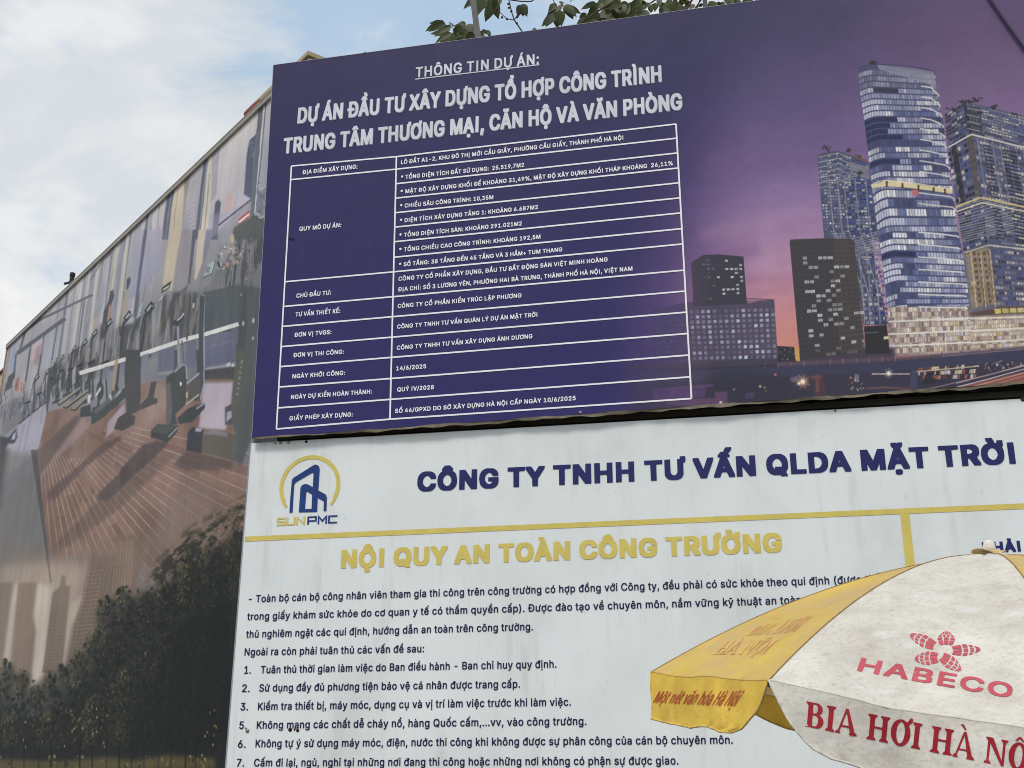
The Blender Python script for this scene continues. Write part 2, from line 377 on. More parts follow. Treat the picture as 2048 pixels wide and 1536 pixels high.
# outlines of the letters as plain numbers (advance, loop count, then per loop its point count and steps in 1/400)
OUTLINES = [
83,0,119,1,17,69,-69,-16,59,-14,80,-4,60,0,89,13,113,20,84,9,8,21,0,7,-2,1,-12,-14,-63,-14,-89,-6,-114,8,-82,26,-129,-9,-5,119,1,15,15,-70,-1,15,17,74,11,69,5,89,-9,105,-24,137,28,5,7,-3,7,-20,20,-103,8,-85,0,-95,-12,-99,-22,-87,85,1,6,15,-88,11,156,39,2,1,-17,-21,-138,-8,-5,191,1,5,45,144,1,56,91,
2,9,-6,-2,-53,85,1,9,24,9,-5,19,0,25,9,24,25,4,12,-15,3,-31,-8,-30,-20,-8,191,1,12,30,2,0,55,53,5,0,259,-38,-50,-10,0,-2,65,45,62,43,0,1,-337,44,-4,1,-53,191,1,26,25,2,0,49,86,174,11,33,5,27,-2,21,-9,25,-14,13,-11,2,-22,-24,-8,-48,-35,0,-1,29,7,42,19,39,22,17,27,5,33,-15,18,-29,9,-27,4,-43,-2,-40,
-21,-66,-61,-125,86,-3,1,-54,191,1,30,33,33,-13,37,-3,45,37,0,6,-29,7,-15,15,-13,15,-2,17,11,9,15,7,42,-7,32,-12,20,-14,9,-36,7,0,48,45,99,-78,3,-1,54,132,2,1,-50,-52,-111,31,-18,22,-39,7,-39,0,-44,-8,-44,-23,-39,-34,-18,-43,7,191,1,31,41,29,-15,39,-2,46,35,0,11,-40,13,-15,14,-3,21,20,8,26,4,30,-10,
50,-19,24,-16,1,-29,-22,-30,8,11,203,120,2,0,-56,-85,-3,-5,-77,26,7,24,-4,19,-14,14,-22,12,-37,5,-35,0,-59,-9,-40,-23,-44,-32,-18,-34,4,191,2,17,44,30,-15,41,-5,37,1,52,8,47,66,189,39,2,1,-15,-46,-127,40,-14,25,-41,9,-50,0,-48,-7,-41,-20,-44,-30,-21,-38,3,14,72,76,13,-17,13,-5,13,10,11,21,7,32,0,22,
-7,33,-11,19,-14,9,-8,-2,-12,-11,-9,-19,-6,-50,191,1,8,39,2,0,18,85,318,-99,4,-1,54,142,2,1,-59,-89,-335,85,2,9,24,9,-5,19,0,25,9,24,25,4,12,-15,3,-31,-8,-30,-20,-8,10,25,214,-6,18,0,26,7,23,19,9,18,-13,4,-16,0,-29,-7,-20,-17,-9,192,3,14,24,2,-1,394,90,4,32,-17,18,-33,8,-42,-4,-61,-19,-37,17,-23,11,
-34,3,-58,-8,-43,-16,-31,-24,-16,8,61,62,52,0,13,8,14,33,-3,35,-10,21,-15,13,-51,0,9,61,234,44,-1,12,8,9,14,6,22,-3,37,-7,15,-12,9,-49,1,214,1,38,46,39,-21,54,-10,69,2,96,14,68,22,46,32,28,40,4,18,-6,22,-18,25,-50,8,-35,1,-31,-36,0,-9,36,-16,29,-21,14,-23,-7,-19,-24,-15,-39,-7,-56,1,-45,5,-37,10,
-34,12,-24,14,-13,18,-7,24,14,16,27,9,37,8,3,30,-3,-2,-30,-8,-35,-12,-30,-17,-23,-38,-21,-44,7,217,1,12,24,2,-1,395,38,-1,0,-161,92,0,3,161,37,2,0,-395,-37,1,-1,170,-92,0,-2,-170,197,1,14,24,2,-1,395,38,-1,0,-166,83,168,45,0,-2,-20,-75,-153,78,-206,0,-16,-42,0,-65,168,-22,-44,0,-123,261,1,17,24,2,0,
396,40,2,9,-5,58,-283,58,283,8,5,41,-3,0,-395,-38,2,0,244,-52,-244,-27,-4,-9,5,-51,243,-1,-243,-8,-5,219,1,12,24,2,-1,395,43,0,92,-271,0,269,8,5,30,-2,1,-395,-44,1,-92,271,0,-270,-8,-5,223,2,22,45,41,-22,64,-8,73,2,80,6,37,11,40,27,47,32,21,42,-2,33,-25,26,-53,13,-77,1,-78,-4,-44,-10,-44,-18,-43,22,
-57,0,-13,-38,-1,-16,37,-43,-8,-22,8,19,73,91,22,-27,25,-5,-23,62,1,15,37,0,18,-39,11,35,7,57,-5,67,-14,50,-23,30,-22,7,-14,-8,-22,-30,-11,-32,-7,-56,1,-45,7,-48,189,1,41,33,29,-16,44,-2,45,37,0,12,-44,23,-18,16,0,18,12,11,20,4,26,-3,21,-12,18,-62,37,-28,35,-12,48,0,33,6,36,23,43,25,16,36,3,33,-18,
23,-41,6,-34,-1,-25,-35,0,-13,42,-21,16,-13,0,-17,-12,-11,-21,-2,-25,4,-16,12,-18,63,-39,26,-32,12,-48,0,-39,-7,-38,-22,-41,-39,-21,-41,5,189,1,9,76,2,-1,336,-62,4,-1,54,165,2,0,-56,-63,-4,0,-333,-9,-5,166,2,28,25,20,-10,26,-4,30,0,38,8,30,22,27,60,19,8,14,-6,30,-14,14,-23,-8,-17,-32,-30,10,-3,4,-1,
13,6,20,19,33,34,19,31,-5,23,-19,10,-21,8,-40,-1,-219,-34,-1,-3,12,-20,-17,-27,-3,-22,9,8,53,66,15,-13,24,9,14,32,3,40,-34,-8,-18,-12,-9,-25,180,2,18,20,2,-1,393,8,5,28,-2,2,-113,21,19,32,1,27,-18,16,-30,13,-59,1,-84,-13,-65,-13,-28,-13,-16,-39,-11,-18,8,-14,17,-3,-17,15,71,73,11,-15,17,-3,14,13,12,
34,5,42,-3,43,-11,41,-13,17,-14,3,-11,-8,-11,-19,-7,-25,-3,-63,5,-35,168,1,30,36,29,-18,50,-6,51,3,71,13,54,19,33,33,19,28,-4,26,-21,16,-33,6,-27,-1,-12,-34,-11,-16,40,-13,9,-16,-5,-20,-38,-5,-37,0,-36,11,-53,8,-15,15,-11,22,12,14,38,33,-9,2,-17,-7,-30,-21,-36,-32,-17,-31,5,180,2,17,36,26,-17,47,-7,
57,2,65,10,54,18,36,23,19,36,0,21,-19,1,111,36,2,1,-394,-35,-2,-3,16,-17,-19,-28,-5,-23,9,14,65,71,16,-16,15,1,15,21,10,38,2,42,-4,41,-9,29,-16,19,-11,2,-14,-11,-16,-45,-3,-36,1,-32,171,2,25,37,27,-17,44,-8,58,2,64,14,62,21,36,24,14,32,-1,25,-19,11,-17,13,-37,5,-44,1,-56,-109,-7,9,-44,10,-16,15,-11,
21,8,17,35,33,-11,1,-18,-7,-26,-25,-35,-27,-12,-36,6,7,52,184,69,2,-12,46,-12,13,-13,3,-14,-9,-10,-17,180,2,29,30,-77,-10,25,1,18,19,20,10,0,11,-22,12,-15,27,-1,19,27,4,48,-24,-17,-26,-1,-20,9,-23,30,-12,38,-6,51,2,63,10,53,17,34,24,21,32,1,26,-22,3,19,33,0,1,-321,-7,-42,-20,-35,-35,-17,-41,7,15,63,
83,14,-18,16,-2,16,15,9,27,5,39,-2,46,-9,33,-15,22,-14,3,-10,-6,-11,-19,-7,-22,-5,-53,3,-33,174,1,19,20,2,-1,393,8,5,28,-2,2,-112,26,19,31,-1,20,-17,15,-37,6,-52,0,-193,-9,-5,-29,4,-1,195,-11,37,-16,12,-19,-13,-12,-39,-1,-192,77,2,6,20,2,-1,296,8,6,28,-2,2,-297,-8,-5,10,21,343,-6,19,1,24,5,17,20,9,
11,-5,8,-14,2,-33,-8,-20,-16,-8,162,1,16,20,2,-1,393,8,5,28,-2,2,-202,56,106,42,-2,0,-14,-60,-115,64,-154,1,-12,-8,-5,-35,2,-52,120,-8,-14,0,-105,77,1,8,16,2,-1,393,8,5,29,-2,2,-378,20,-4,1,-12,-8,-6,254,1,28,20,2,0,300,34,0,3,-16,20,19,21,3,21,-11,14,-24,19,26,33,9,21,-9,18,-26,10,-47,-1,-224,-36,
2,-1,207,-8,27,-13,10,-18,-10,-11,-37,-1,-199,-37,2,0,203,-7,28,-14,13,-18,-12,-11,-34,-1,-198,174,1,18,20,2,0,298,34,2,3,-17,18,17,29,5,19,-8,11,-13,12,-25,8,-44,0,-214,-37,1,-1,195,-11,37,-16,12,-19,-13,-12,-39,-1,-192,176,2,16,36,29,-18,50,-6,51,3,71,13,54,19,33,33,19,32,-5,23,-22,19,-40,9,-60,0,
-69,-14,-63,-23,-39,-30,-15,-31,5,15,65,71,19,-18,14,3,16,21,8,31,4,42,-2,33,-10,40,-16,22,-14,3,-10,-6,-12,-20,-7,-24,-4,-66,5,-37,180,2,17,20,-105,0,405,34,2,3,-19,13,16,19,8,26,-3,18,-13,23,-44,10,-49,1,-72,-10,-70,-19,-40,-24,-19,-35,0,-22,21,0,-121,15,71,73,11,-15,17,-3,14,13,12,34,5,42,-3,43,
-11,41,-13,17,-14,3,-11,-8,-11,-19,-7,-25,-3,-63,5,-35,180,2,17,36,26,-17,47,-7,59,4,84,15,49,18,28,21,12,31,-1,21,-21,3,19,34,0,1,-405,-37,0,-1,119,-17,-17,-28,-5,-23,9,14,65,71,16,-16,15,1,15,21,10,38,2,42,-4,41,-9,29,-16,19,-11,2,-14,-11,-16,-45,-3,-36,1,-32,114,1,11,20,2,0,298,34,2,3,-13,20,16,
31,0,1,-59,-31,-4,-12,-16,-7,-21,-2,-201,156,1,35,28,23,-12,32,-3,27,3,6,32,8,10,-31,15,-12,22,8,10,25,-8,23,-52,28,-20,28,-8,42,6,52,17,31,25,15,35,-1,21,-16,15,-32,5,-22,-1,-14,-32,-9,-15,32,-17,7,-15,-12,-6,-24,11,-22,51,-27,19,-26,8,-44,-1,-27,-5,-27,-20,-32,-32,-15,-36,6,101,1,22,36,18,-8,22,
-4,31,0,173,-23,6,0,48,23,7,1,66,29,2,8,-5,0,-63,31,-7,-1,-49,-30,-5,0,-162,3,-20,5,-6,22,-1,4,-48,-6,-7,-24,-3,-17,6,174,1,19,36,23,-12,32,-4,28,0,217,37,0,1,-198,9,-32,9,-11,12,-3,21,22,7,33,1,189,37,2,0,-299,-34,-1,-3,16,-17,-16,-23,-6,-24,7,166,1,10,64,3,-56,274,-2,23,39,0,38,-195,38,195,38,2,0,
-19,-57,-278,-9,-5,166,1,16,19,-103,4,52,20,1,7,9,12,49,-54,269,-2,23,39,0,38,-195,38,194,38,3,0,-19,-72,-347,-10,-23,-17,-18,-19,-5,166,3,28,25,20,-10,26,-4,30,0,38,8,30,22,27,60,19,8,14,-6,30,-14,14,-23,-8,-17,-32,-30,10,-3,4,-1,13,6,20,19,33,34,19,31,-5,23,-19,10,-21,8,-40,-1,-219,-34,-1,-3,12,
-20,-17,-27,-3,-22,9,8,53,66,15,-13,24,9,14,32,3,40,-34,-8,-18,-12,-9,-25,6,65,326,-26,73,1,16,38,-2,20,-86,-9,-5,166,3,28,25,20,-10,26,-4,30,0,38,8,30,22,27,60,19,8,14,-6,30,-14,14,-23,-8,-17,-32,-30,10,-3,4,-1,13,6,20,19,33,34,19,31,-5,23,-19,10,-21,8,-40,-1,-219,-34,-1,-3,12,-20,-17,-27,-3,-22,9,
8,53,66,15,-13,24,9,14,32,3,40,-34,-8,-18,-12,-9,-25,6,64,324,0,14,19,75,39,0,0,-15,-26,-73,166,3,28,25,20,-10,26,-4,30,0,38,8,30,22,27,60,19,8,14,-6,30,-14,14,-23,-8,-17,-32,-30,10,-3,4,-1,13,6,20,19,33,34,19,31,-5,23,-19,10,-21,8,-40,-1,-219,-34,-1,-3,12,-20,-17,-27,-3,-22,9,8,53,66,15,-13,24,9,
14,32,3,40,-34,-8,-18,-12,-9,-25,10,32,330,-1,17,32,66,7,3,28,-2,33,-70,-2,-15,-34,0,-14,31,-14,-30,171,3,25,37,27,-17,44,-8,58,2,64,14,62,21,36,24,14,32,-1,25,-19,11,-17,13,-37,5,-44,1,-56,-109,-7,9,-44,10,-16,15,-11,21,8,17,35,33,-11,1,-18,-7,-26,-25,-35,-27,-12,-36,6,7,52,184,69,2,-12,46,-12,13,
-13,3,-14,-9,-10,-17,6,70,324,-1,14,20,76,39,-1,0,-14,-26,-75,171,3,25,37,27,-17,44,-8,58,2,64,14,62,21,36,24,14,32,-1,25,-19,11,-17,13,-37,5,-44,1,-56,-109,-7,9,-44,10,-16,15,-11,21,8,17,35,33,-11,1,-18,-7,-26,-25,-35,-27,-12,-36,6,7,52,184,69,2,-12,46,-12,13,-13,3,-14,-9,-10,-17,10,37,330,2,20,30,
63,7,3,28,-1,33,-73,-2,-13,-34,0,-15,30,-13,-29,77,2,6,20,2,-1,296,8,6,28,-2,2,-297,-8,-5,6,22,324,-1,14,20,76,39,-1,0,-14,-27,-74,176,3,16,36,29,-18,50,-6,51,3,71,13,54,19,33,33,19,32,-5,23,-22,19,-40,9,-60,0,-69,-14,-63,-23,-39,-30,-15,-31,5,15,65,71,19,-18,14,3,16,21,8,31,4,42,-2,33,-10,40,-16,
22,-14,3,-10,-6,-12,-20,-7,-24,-4,-66,5,-37,6,72,326,-26,73,1,16,39,-2,19,-86,-8,-5,176,3,16,36,29,-18,50,-6,51,3,71,13,54,19,33,33,19,32,-5,23,-22,19,-40,9,-60,0,-69,-14,-63,-23,-39,-30,-15,-31,5,15,65,71,19,-18,14,3,16,21,8,31,4,42,-2,33,-10,40,-16,22,-14,3,-10,-6,-12,-20,-7,-24,-4,-66,5,-37,6,72,
324,-1,14,20,76,38,-1,0,-14,-26,-74,176,3,16,36,29,-18,50,-6,51,3,71,13,54,19,33,33,19,32,-5,23,-22,19,-40,9,-60,0,-69,-14,-63,-23,-39,-30,-15,-31,5,15,65,71,19,-18,14,3,16,21,8,31,4,42,-2,33,-10,40,-16,22,-14,3,-10,-6,-12,-20,-7,-24,-4,-66,5,-37,10,39,330,0,17,31,66,7,3,28,-2,33,-70,-2,-15,-34,0,
-14,30,-14,-29,166,2,16,19,-103,4,52,20,1,7,9,12,49,-54,269,-2,23,39,0,38,-195,38,194,38,3,0,-19,-72,-347,-10,-23,-17,-18,-19,-5,6,67,324,-1,15,19,74,40,0,0,-12,-27,-76,166,3,28,25,20,-10,26,-4,30,0,38,8,30,22,27,60,19,8,14,-6,30,-14,14,-23,-8,-17,-32,-30,10,-3,4,-1,13,6,20,19,33,34,19,31,-5,23,-19,
10,-21,8,-40,-1,-219,-34,-1,-3,12,-20,-17,-27,-3,-22,9,8,53,66,15,-13,24,9,14,32,3,40,-34,-8,-18,-12,-9,-25,13,49,344,-12,31,-1,40,29,0,5,-28,11,-11,10,11,6,28,29,-2,-4,-48,-19,-32,-23,-8,-21,8,215,2,18,28,2,-1,167,-24,4,-2,5,0,47,26,6,1,165,84,4,24,-8,25,-21,26,-54,12,-73,0,-96,-6,-40,-10,-35,-26,
-47,-28,-20,-24,-6,16,66,62,41,0,18,9,20,28,11,34,7,57,-4,60,-14,53,-19,26,-21,11,-39,-2,0,-108,46,-2,7,-6,-1,-49,-52,-3,180,2,25,36,26,-17,47,-7,57,2,65,10,54,18,36,23,19,36,0,21,-19,-1,31,-41,3,0,47,41,4,4,28,34,0,2,-27,19,-8,0,-44,-20,-5,0,-310,-35,-2,-3,16,-17,-19,-28,-5,-23,9,14,65,71,16,-16,
15,1,15,21,10,38,2,42,-4,41,-9,29,-16,19,-11,2,-14,-11,-16,-45,-3,-36,1,-32,175,2,21,36,29,-18,50,-6,51,3,71,13,54,14,27,19,18,20,7,50,-3,2,61,33,0,0,-80,-6,-17,-13,-10,13,-47,4,-58,-4,-64,-11,-41,-23,-39,-30,-15,-31,5,15,65,71,19,-18,14,3,16,21,8,31,4,42,-2,33,-10,40,-16,22,-14,3,-10,-6,-12,-20,-7,
-24,-4,-66,5,-37,183,1,24,36,23,-12,32,-4,28,0,217,37,0,1,-198,9,-32,9,-11,13,-3,20,23,7,32,1,189,26,5,2,60,33,0,-2,-88,-7,-15,-14,-9,-1,-250,-34,-1,-3,16,-17,-16,-23,-6,-24,7,166,3,9,63,-98,-5,15,0,25,6,20,21,8,16,-15,3,-37,-6,-18,-20,-8,28,25,20,-10,26,-4,30,0,38,8,30,22,27,60,19,8,14,-6,30,-14,
14,-23,-8,-17,-32,-30,10,-3,4,-1,13,6,20,19,33,34,19,31,-5,23,-19,10,-21,8,-40,-1,-219,-34,-1,-3,12,-20,-17,-27,-3,-22,9,8,53,66,15,-13,24,9,14,32,3,40,-34,-8,-18,-12,-9,-25,166,3,28,25,20,-10,26,-4,30,0,38,8,30,22,27,60,19,8,14,-6,30,-14,14,-23,-8,-17,-32,-30,10,-3,4,-1,13,6,20,19,33,34,19,31,-5,
23,-19,10,-21,8,-40,-1,-219,-34,-1,-3,12,-20,-17,-27,-3,-22,9,8,53,66,15,-13,24,9,14,32,3,40,-34,-8,-18,-12,-9,-25,10,65,324,-1,15,7,29,-19,4,0,41,27,3,22,-10,5,-14,1,-27,-12,-40,166,4,28,25,20,-10,26,-4,30,0,38,8,30,22,27,60,19,8,14,-6,30,-14,14,-23,-8,-17,-32,-30,10,-3,4,-1,13,6,20,19,33,34,19,31,
-5,23,-19,10,-21,8,-40,-1,-219,-34,-1,-3,12,-20,-17,-27,-3,-22,9,8,53,66,15,-13,24,9,14,32,3,40,-34,-8,-18,-12,-9,-25,11,32,323,0,15,4,10,28,58,7,3,28,-2,32,-71,-2,-14,-33,0,-15,30,-13,-30,6,95,413,-1,15,19,69,39,-1,-1,-16,-25,-67,166,4,28,25,20,-10,26,-4,30,0,38,8,30,22,27,60,19,8,14,-6,30,-14,14,
-23,-8,-17,-32,-30,10,-3,4,-1,13,6,20,19,33,34,19,31,-5,23,-19,10,-21,8,-40,-1,-219,-34,-1,-3,12,-20,-17,-27,-3,-22,9,8,53,66,15,-13,24,9,14,32,3,40,-34,-8,-18,-12,-9,-25,11,32,323,0,15,4,10,28,58,7,3,28,-2,32,-71,-2,-14,-33,0,-15,30,-13,-30,6,101,414,-25,66,0,17,38,-2,19,-67,0,-14,166,4,28,25,20,
-10,26,-4,30,0,38,8,30,22,27,60,19,8,14,-6,30,-14,14,-23,-8,-17,-32,-30,10,-3,4,-1,13,6,20,19,33,34,19,31,-5,23,-19,10,-21,8,-40,-1,-219,-34,-1,-3,12,-20,-17,-27,-3,-22,9,8,53,66,15,-13,24,9,14,32,3,40,-34,-8,-18,-12,-9,-25,11,32,323,0,15,4,10,28,58,7,3,28,-2,32,-71,-2,-14,-33,0,-15,30,-13,-30,10,
94,413,-1,15,6,21,-19,6,0,41,33,3,16,-10,6,-18,0,-18,-11,-39,166,4,28,25,20,-10,26,-4,30,0,38,8,30,22,27,60,19,8,14,-6,30,-14,14,-23,-8,-17,-32,-30,10,-3,4,-1,13,6,20,19,33,34,19,31,-5,23,-19,10,-21,8,-40,-1,-219,-34,-1,-3,12,-20,-17,-27,-3,-22,9,8,53,66,15,-13,24,9,14,32,3,40,-34,-8,-18,-12,-9,-25,
11,32,323,0,15,4,10,28,58,7,3,28,-2,32,-71,-2,-14,-33,0,-15,30,-13,-30,12,36,422,2,40,12,25,25,2,20,-17,5,17,27,-3,-3,-42,-13,-23,-24,0,-19,16,-5,-16,166,4,9,63,-98,-5,15,0,25,6,20,21,8,16,-15,3,-37,-6,-18,-20,-8,28,25,20,-10,26,-4,30,0,38,8,30,22,27,60,19,8,14,-6,30,-14,14,-23,-8,-17,-32,-30,10,-3,
4,-1,13,6,20,19,33,34,19,31,-5,23,-19,10,-21,8,-40,-1,-219,-34,-1,-3,12,-20,-17,-27,-3,-22,9,8,53,66,15,-13,24,9,14,32,3,40,-34,-8,-18,-12,-9,-25,10,32,330,-1,17,32,66,7,3,28,-2,33,-70,-2,-15,-34,0,-14,31,-14,-30,166,4,28,25,20,-10,26,-4,30,0,38,8,30,22,27,60,19,8,14,-6,30,-14,14,-23,-8,-17,-32,-30,
10,-3,4,-1,13,6,20,19,33,34,19,31,-5,23,-19,10,-21,8,-40,-1,-219,-34,-1,-3,12,-20,-17,-27,-3,-22,9,8,53,66,15,-13,24,9,14,32,3,40,-34,-8,-18,-12,-9,-25,12,47,342,-11,33,1,32,28,0,6,-28,9,-9,12,11,5,26,30,-2,-5,-49,-20,-31,-33,-5,6,66,413,-1,15,19,68,39,0,0,-13,-26,-70,166,4,9,63,-98,-5,15,0,25,6,20,
21,8,16,-15,3,-37,-6,-18,-20,-8,28,25,20,-10,26,-4,30,0,38,8,30,22,27,60,19,8,14,-6,30,-14,14,-23,-8,-17,-32,-30,10,-3,4,-1,13,6,20,19,33,34,19,31,-5,23,-19,10,-21,8,-40,-1,-219,-34,-1,-3,12,-20,-17,-27,-3,-22,9,8,53,66,15,-13,24,9,14,32,3,40,-34,-8,-18,-12,-9,-25,13,49,344,-12,31,-1,40,29,0,5,-28,
11,-11,10,11,6,28,29,-2,-4,-48,-19,-32,-23,-8,-21,8,171,4,25,37,27,-17,44,-8,58,2,64,14,62,21,36,24,14,32,-1,25,-19,11,-17,13,-37,5,-44,1,-56,-109,-7,9,-44,10,-16,15,-11,21,8,17,35,33,-11,1,-18,-7,-26,-25,-35,-27,-12,-36,6,7,52,184,69,2,-12,46,-12,13,-13,3,-14,-9,-10,-17,10,38,323,1,18,30,64,8,4,28,
-2,33,-71,-2,-14,-34,0,-15,29,-14,-29,6,100,413,0,13,19,71,38,-1,0,-14,-25,-68,171,4,25,37,27,-17,44,-8,58,2,64,14,62,21,36,24,14,32,-1,25,-19,11,-17,13,-37,5,-44,1,-56,-109,-7,9,-44,10,-16,15,-11,21,8,17,35,33,-11,1,-18,-7,-26,-25,-35,-27,-12,-36,6,7,52,184,69,2,-12,46,-12,13,-13,3,-14,-9,-10,-17,
10,38,323,1,18,30,64,8,4,28,-2,33,-71,-2,-14,-34,0,-15,29,-14,-29,7,106,414,-26,69,1,14,31,2,9,-5,18,-68,0,-12,171,4,25,37,27,-17,44,-8,58,2,64,14,62,21,36,24,14,32,-1,25,-19,11,-17,13,-37,5,-44,1,-56,-109,-7,9,-44,10,-16,15,-11,21,8,17,35,33,-11,1,-18,-7,-26,-25,-35,-27,-12,-36,6,7,52,184,69,2,-12,
46,-12,13,-13,3,-14,-9,-10,-17,10,38,323,1,18,30,64,8,4,28,-2,33,-71,-2,-14,-34,0,-15,29,-14,-29,11,100,413,-1,13,6,24,-20,5,0,41,33,3,16,-9,7,-17,0,-23,-10,-33,-9,-6,171,4,25,37,27,-17,44,-8,58,2,64,14,62,21,36,24,14,32,-1,25,-19,11,-17,13,-37,5,-44,1,-56,-109,-7,9,-44,10,-16,15,-11,21,8,17,35,33,
-11,1,-18,-7,-26,-25,-35,-27,-12,-36,6,7,52,184,69,2,-12,46,-12,13,-13,3,-14,-9,-10,-17,10,38,323,1,18,30,64,8,4,28,-2,33,-71,-2,-14,-34,0,-15,29,-14,-29,12,42,422,2,39,12,26,25,2,20,-18,4,18,28,-3,-2,-36,-12,-27,-22,-3,-23,16,-5,-15,171,4,9,70,-99,-6,14,-1,23,8,25,25,5,12,-15,3,-30,-9,-25,-17,-6,
25,37,27,-17,44,-8,58,2,64,14,62,21,36,24,14,32,-1,25,-19,11,-17,13,-37,5,-44,1,-56,-109,-7,9,-44,10,-16,15,-11,21,8,17,35,33,-11,1,-18,-7,-26,-25,-35,-27,-12,-36,6,7,52,184,69,2,-12,46,-12,13,-13,3,-14,-9,-10,-17,10,37,330,2,20,30,63,7,3,28,-1,33,-73,-2,-13,-34,0,-15,30,-13,-29,77,2,6,20,2,-1,296,
8,6,28,-2,2,-297,-8,-5,10,23,324,-1,15,7,28,-20,5,0,41,28,3,21,-10,6,-13,1,-22,-12,-45,77,3,9,21,-98,-5,16,-1,24,9,23,24,3,11,-13,3,-37,-8,-20,-19,-6,6,20,2,-1,296,8,6,28,-2,2,-297,-8,-5,10,21,343,-6,19,1,24,5,17,20,9,11,-5,8,-14,2,-33,-8,-20,-16,-8,176,3,16,36,29,-18,50,-6,51,3,71,13,54,19,33,33,
19,32,-5,23,-22,19,-40,9,-60,0,-69,-14,-63,-23,-39,-30,-15,-31,5,15,65,71,19,-18,14,3,16,21,8,31,4,42,-2,33,-10,40,-16,22,-14,3,-10,-6,-12,-20,-7,-24,-4,-66,5,-37,10,72,324,0,15,7,28,-20,5,0,41,27,3,22,-10,6,-13,1,-22,-12,-45,176,4,16,36,29,-18,50,-6,51,3,71,13,54,19,33,33,19,32,-5,23,-22,19,-40,9,
-60,0,-69,-14,-63,-23,-39,-30,-15,-31,5,15,65,71,19,-18,14,3,16,21,8,31,4,42,-2,33,-10,40,-16,22,-14,3,-10,-6,-12,-20,-7,-24,-4,-66,5,-37,10,40,323,-1,16,32,66,7,4,28,-2,33,-71,-2,-14,-34,0,-14,30,-14,-30,6,102,413,-1,15,19,69,39,-1,-1,-16,-25,-67,176,4,16,36,29,-18,50,-6,51,3,71,13,54,19,33,33,19,
32,-5,23,-22,19,-40,9,-60,0,-69,-14,-63,-23,-39,-30,-15,-31,5,15,65,71,19,-18,14,3,16,21,8,31,4,42,-2,33,-10,40,-16,22,-14,3,-10,-6,-12,-20,-7,-24,-4,-66,5,-37,10,40,323,-1,16,32,66,7,4,28,-2,33,-71,-2,-14,-34,0,-14,30,-14,-30,6,108,414,-25,66,0,17,39,-2,18,-67,0,-14,176,4,16,36,29,-18,50,-6,51,3,
71,13,54,19,33,33,19,32,-5,23,-22,19,-40,9,-60,0,-69,-14,-63,-23,-39,-30,-15,-31,5,15,65,71,19,-18,14,3,16,21,8,31,4,42,-2,33,-10,40,-16,22,-14,3,-10,-6,-12,-20,-7,-24,-4,-66,5,-37,10,40,323,-1,16,32,66,7,4,28,-2,33,-71,-2,-14,-34,0,-14,30,-14,-30,11,101,413,-1,13,6,23,-19,6,0,41,33,3,17,-10,5,-18,
1,-18,-11,-37,-9,-5,176,4,9,70,-97,-5,17,0,22,9,23,23,3,12,-14,2,-36,-7,-20,-19,-6,16,36,29,-18,50,-6,51,3,71,13,54,19,33,33,19,32,-5,23,-22,19,-40,9,-60,0,-69,-14,-63,-23,-39,-30,-15,-31,5,15,65,71,19,-18,14,3,16,21,8,31,4,42,-2,33,-10,40,-16,22,-14,3,-10,-6,-12,-20,-7,-24,-4,-66,5,-37,10,39,330,0,
17,31,66,7,3,28,-2,33,-70,-2,-15,-34,0,-14,30,-14,-29,175,3,21,36,29,-18,50,-6,51,3,71,13,54,14,27,19,18,20,7,50,-3,2,61,33,0,0,-80,-6,-17,-13,-10,13,-47,4,-58,-4,-64,-11,-41,-23,-39,-30,-15,-31,5,15,65,71,19,-18,14,3,16,21,8,31,4,42,-2,33,-10,40,-16,22,-14,3,-10,-6,-12,-20,-7,-24,-4,-66,5,-37,6,72,
324,-1,14,20,76,38,-1,0,-14,-26,-74,175,3,21,36,29,-18,50,-6,51,3,71,13,54,14,27,19,18,20,7,50,-3,2,61,33,0,0,-80,-6,-17,-13,-10,13,-47,4,-58,-4,-64,-11,-41,-23,-39,-30,-15,-31,5,15,65,71,19,-18,14,3,16,21,8,31,4,42,-2,33,-10,40,-16,22,-14,3,-10,-6,-12,-20,-7,-24,-4,-66,5,-37,6,72,326,-26,73,1,16,
39,-2,19,-86,-8,-5,175,3,9,70,-97,-5,17,0,22,9,23,23,3,12,-14,2,-36,-7,-20,-19,-6,21,36,29,-18,50,-6,51,3,71,13,54,14,27,19,18,20,7,50,-3,2,61,33,0,0,-80,-6,-17,-13,-10,13,-47,4,-58,-4,-64,-11,-41,-23,-39,-30,-15,-31,5,15,65,71,19,-18,14,3,16,21,8,31,4,42,-2,33,-10,40,-16,22,-14,3,-10,-6,-12,-20,-7,
-24,-4,-66,5,-37,174,2,9,69,-97,-5,17,0,22,7,20,20,8,17,-16,3,-36,-8,-20,-19,-6,19,36,23,-12,32,-4,28,0,217,37,0,1,-198,9,-32,9,-11,12,-3,21,22,7,33,1,189,37,2,0,-299,-34,-1,-3,16,-17,-16,-23,-6,-24,7,174,2,19,36,23,-12,32,-4,28,0,217,37,0,1,-198,9,-32,9,-11,12,-3,21,22,7,33,1,189,37,2,0,-299,-34,
-1,-3,16,-17,-16,-23,-6,-24,7,10,71,324,-1,14,8,28,-20,6,0,41,27,3,22,-10,6,-14,0,-26,-12,-41,183,2,24,36,23,-12,32,-4,28,0,217,37,0,1,-198,9,-32,9,-11,13,-3,20,23,7,32,1,189,26,5,2,60,33,0,-2,-88,-7,-15,-14,-9,-1,-250,-34,-1,-3,16,-17,-16,-23,-6,-24,7,6,71,324,-1,15,19,74,40,0,-1,-15,-26,-73,183,2,
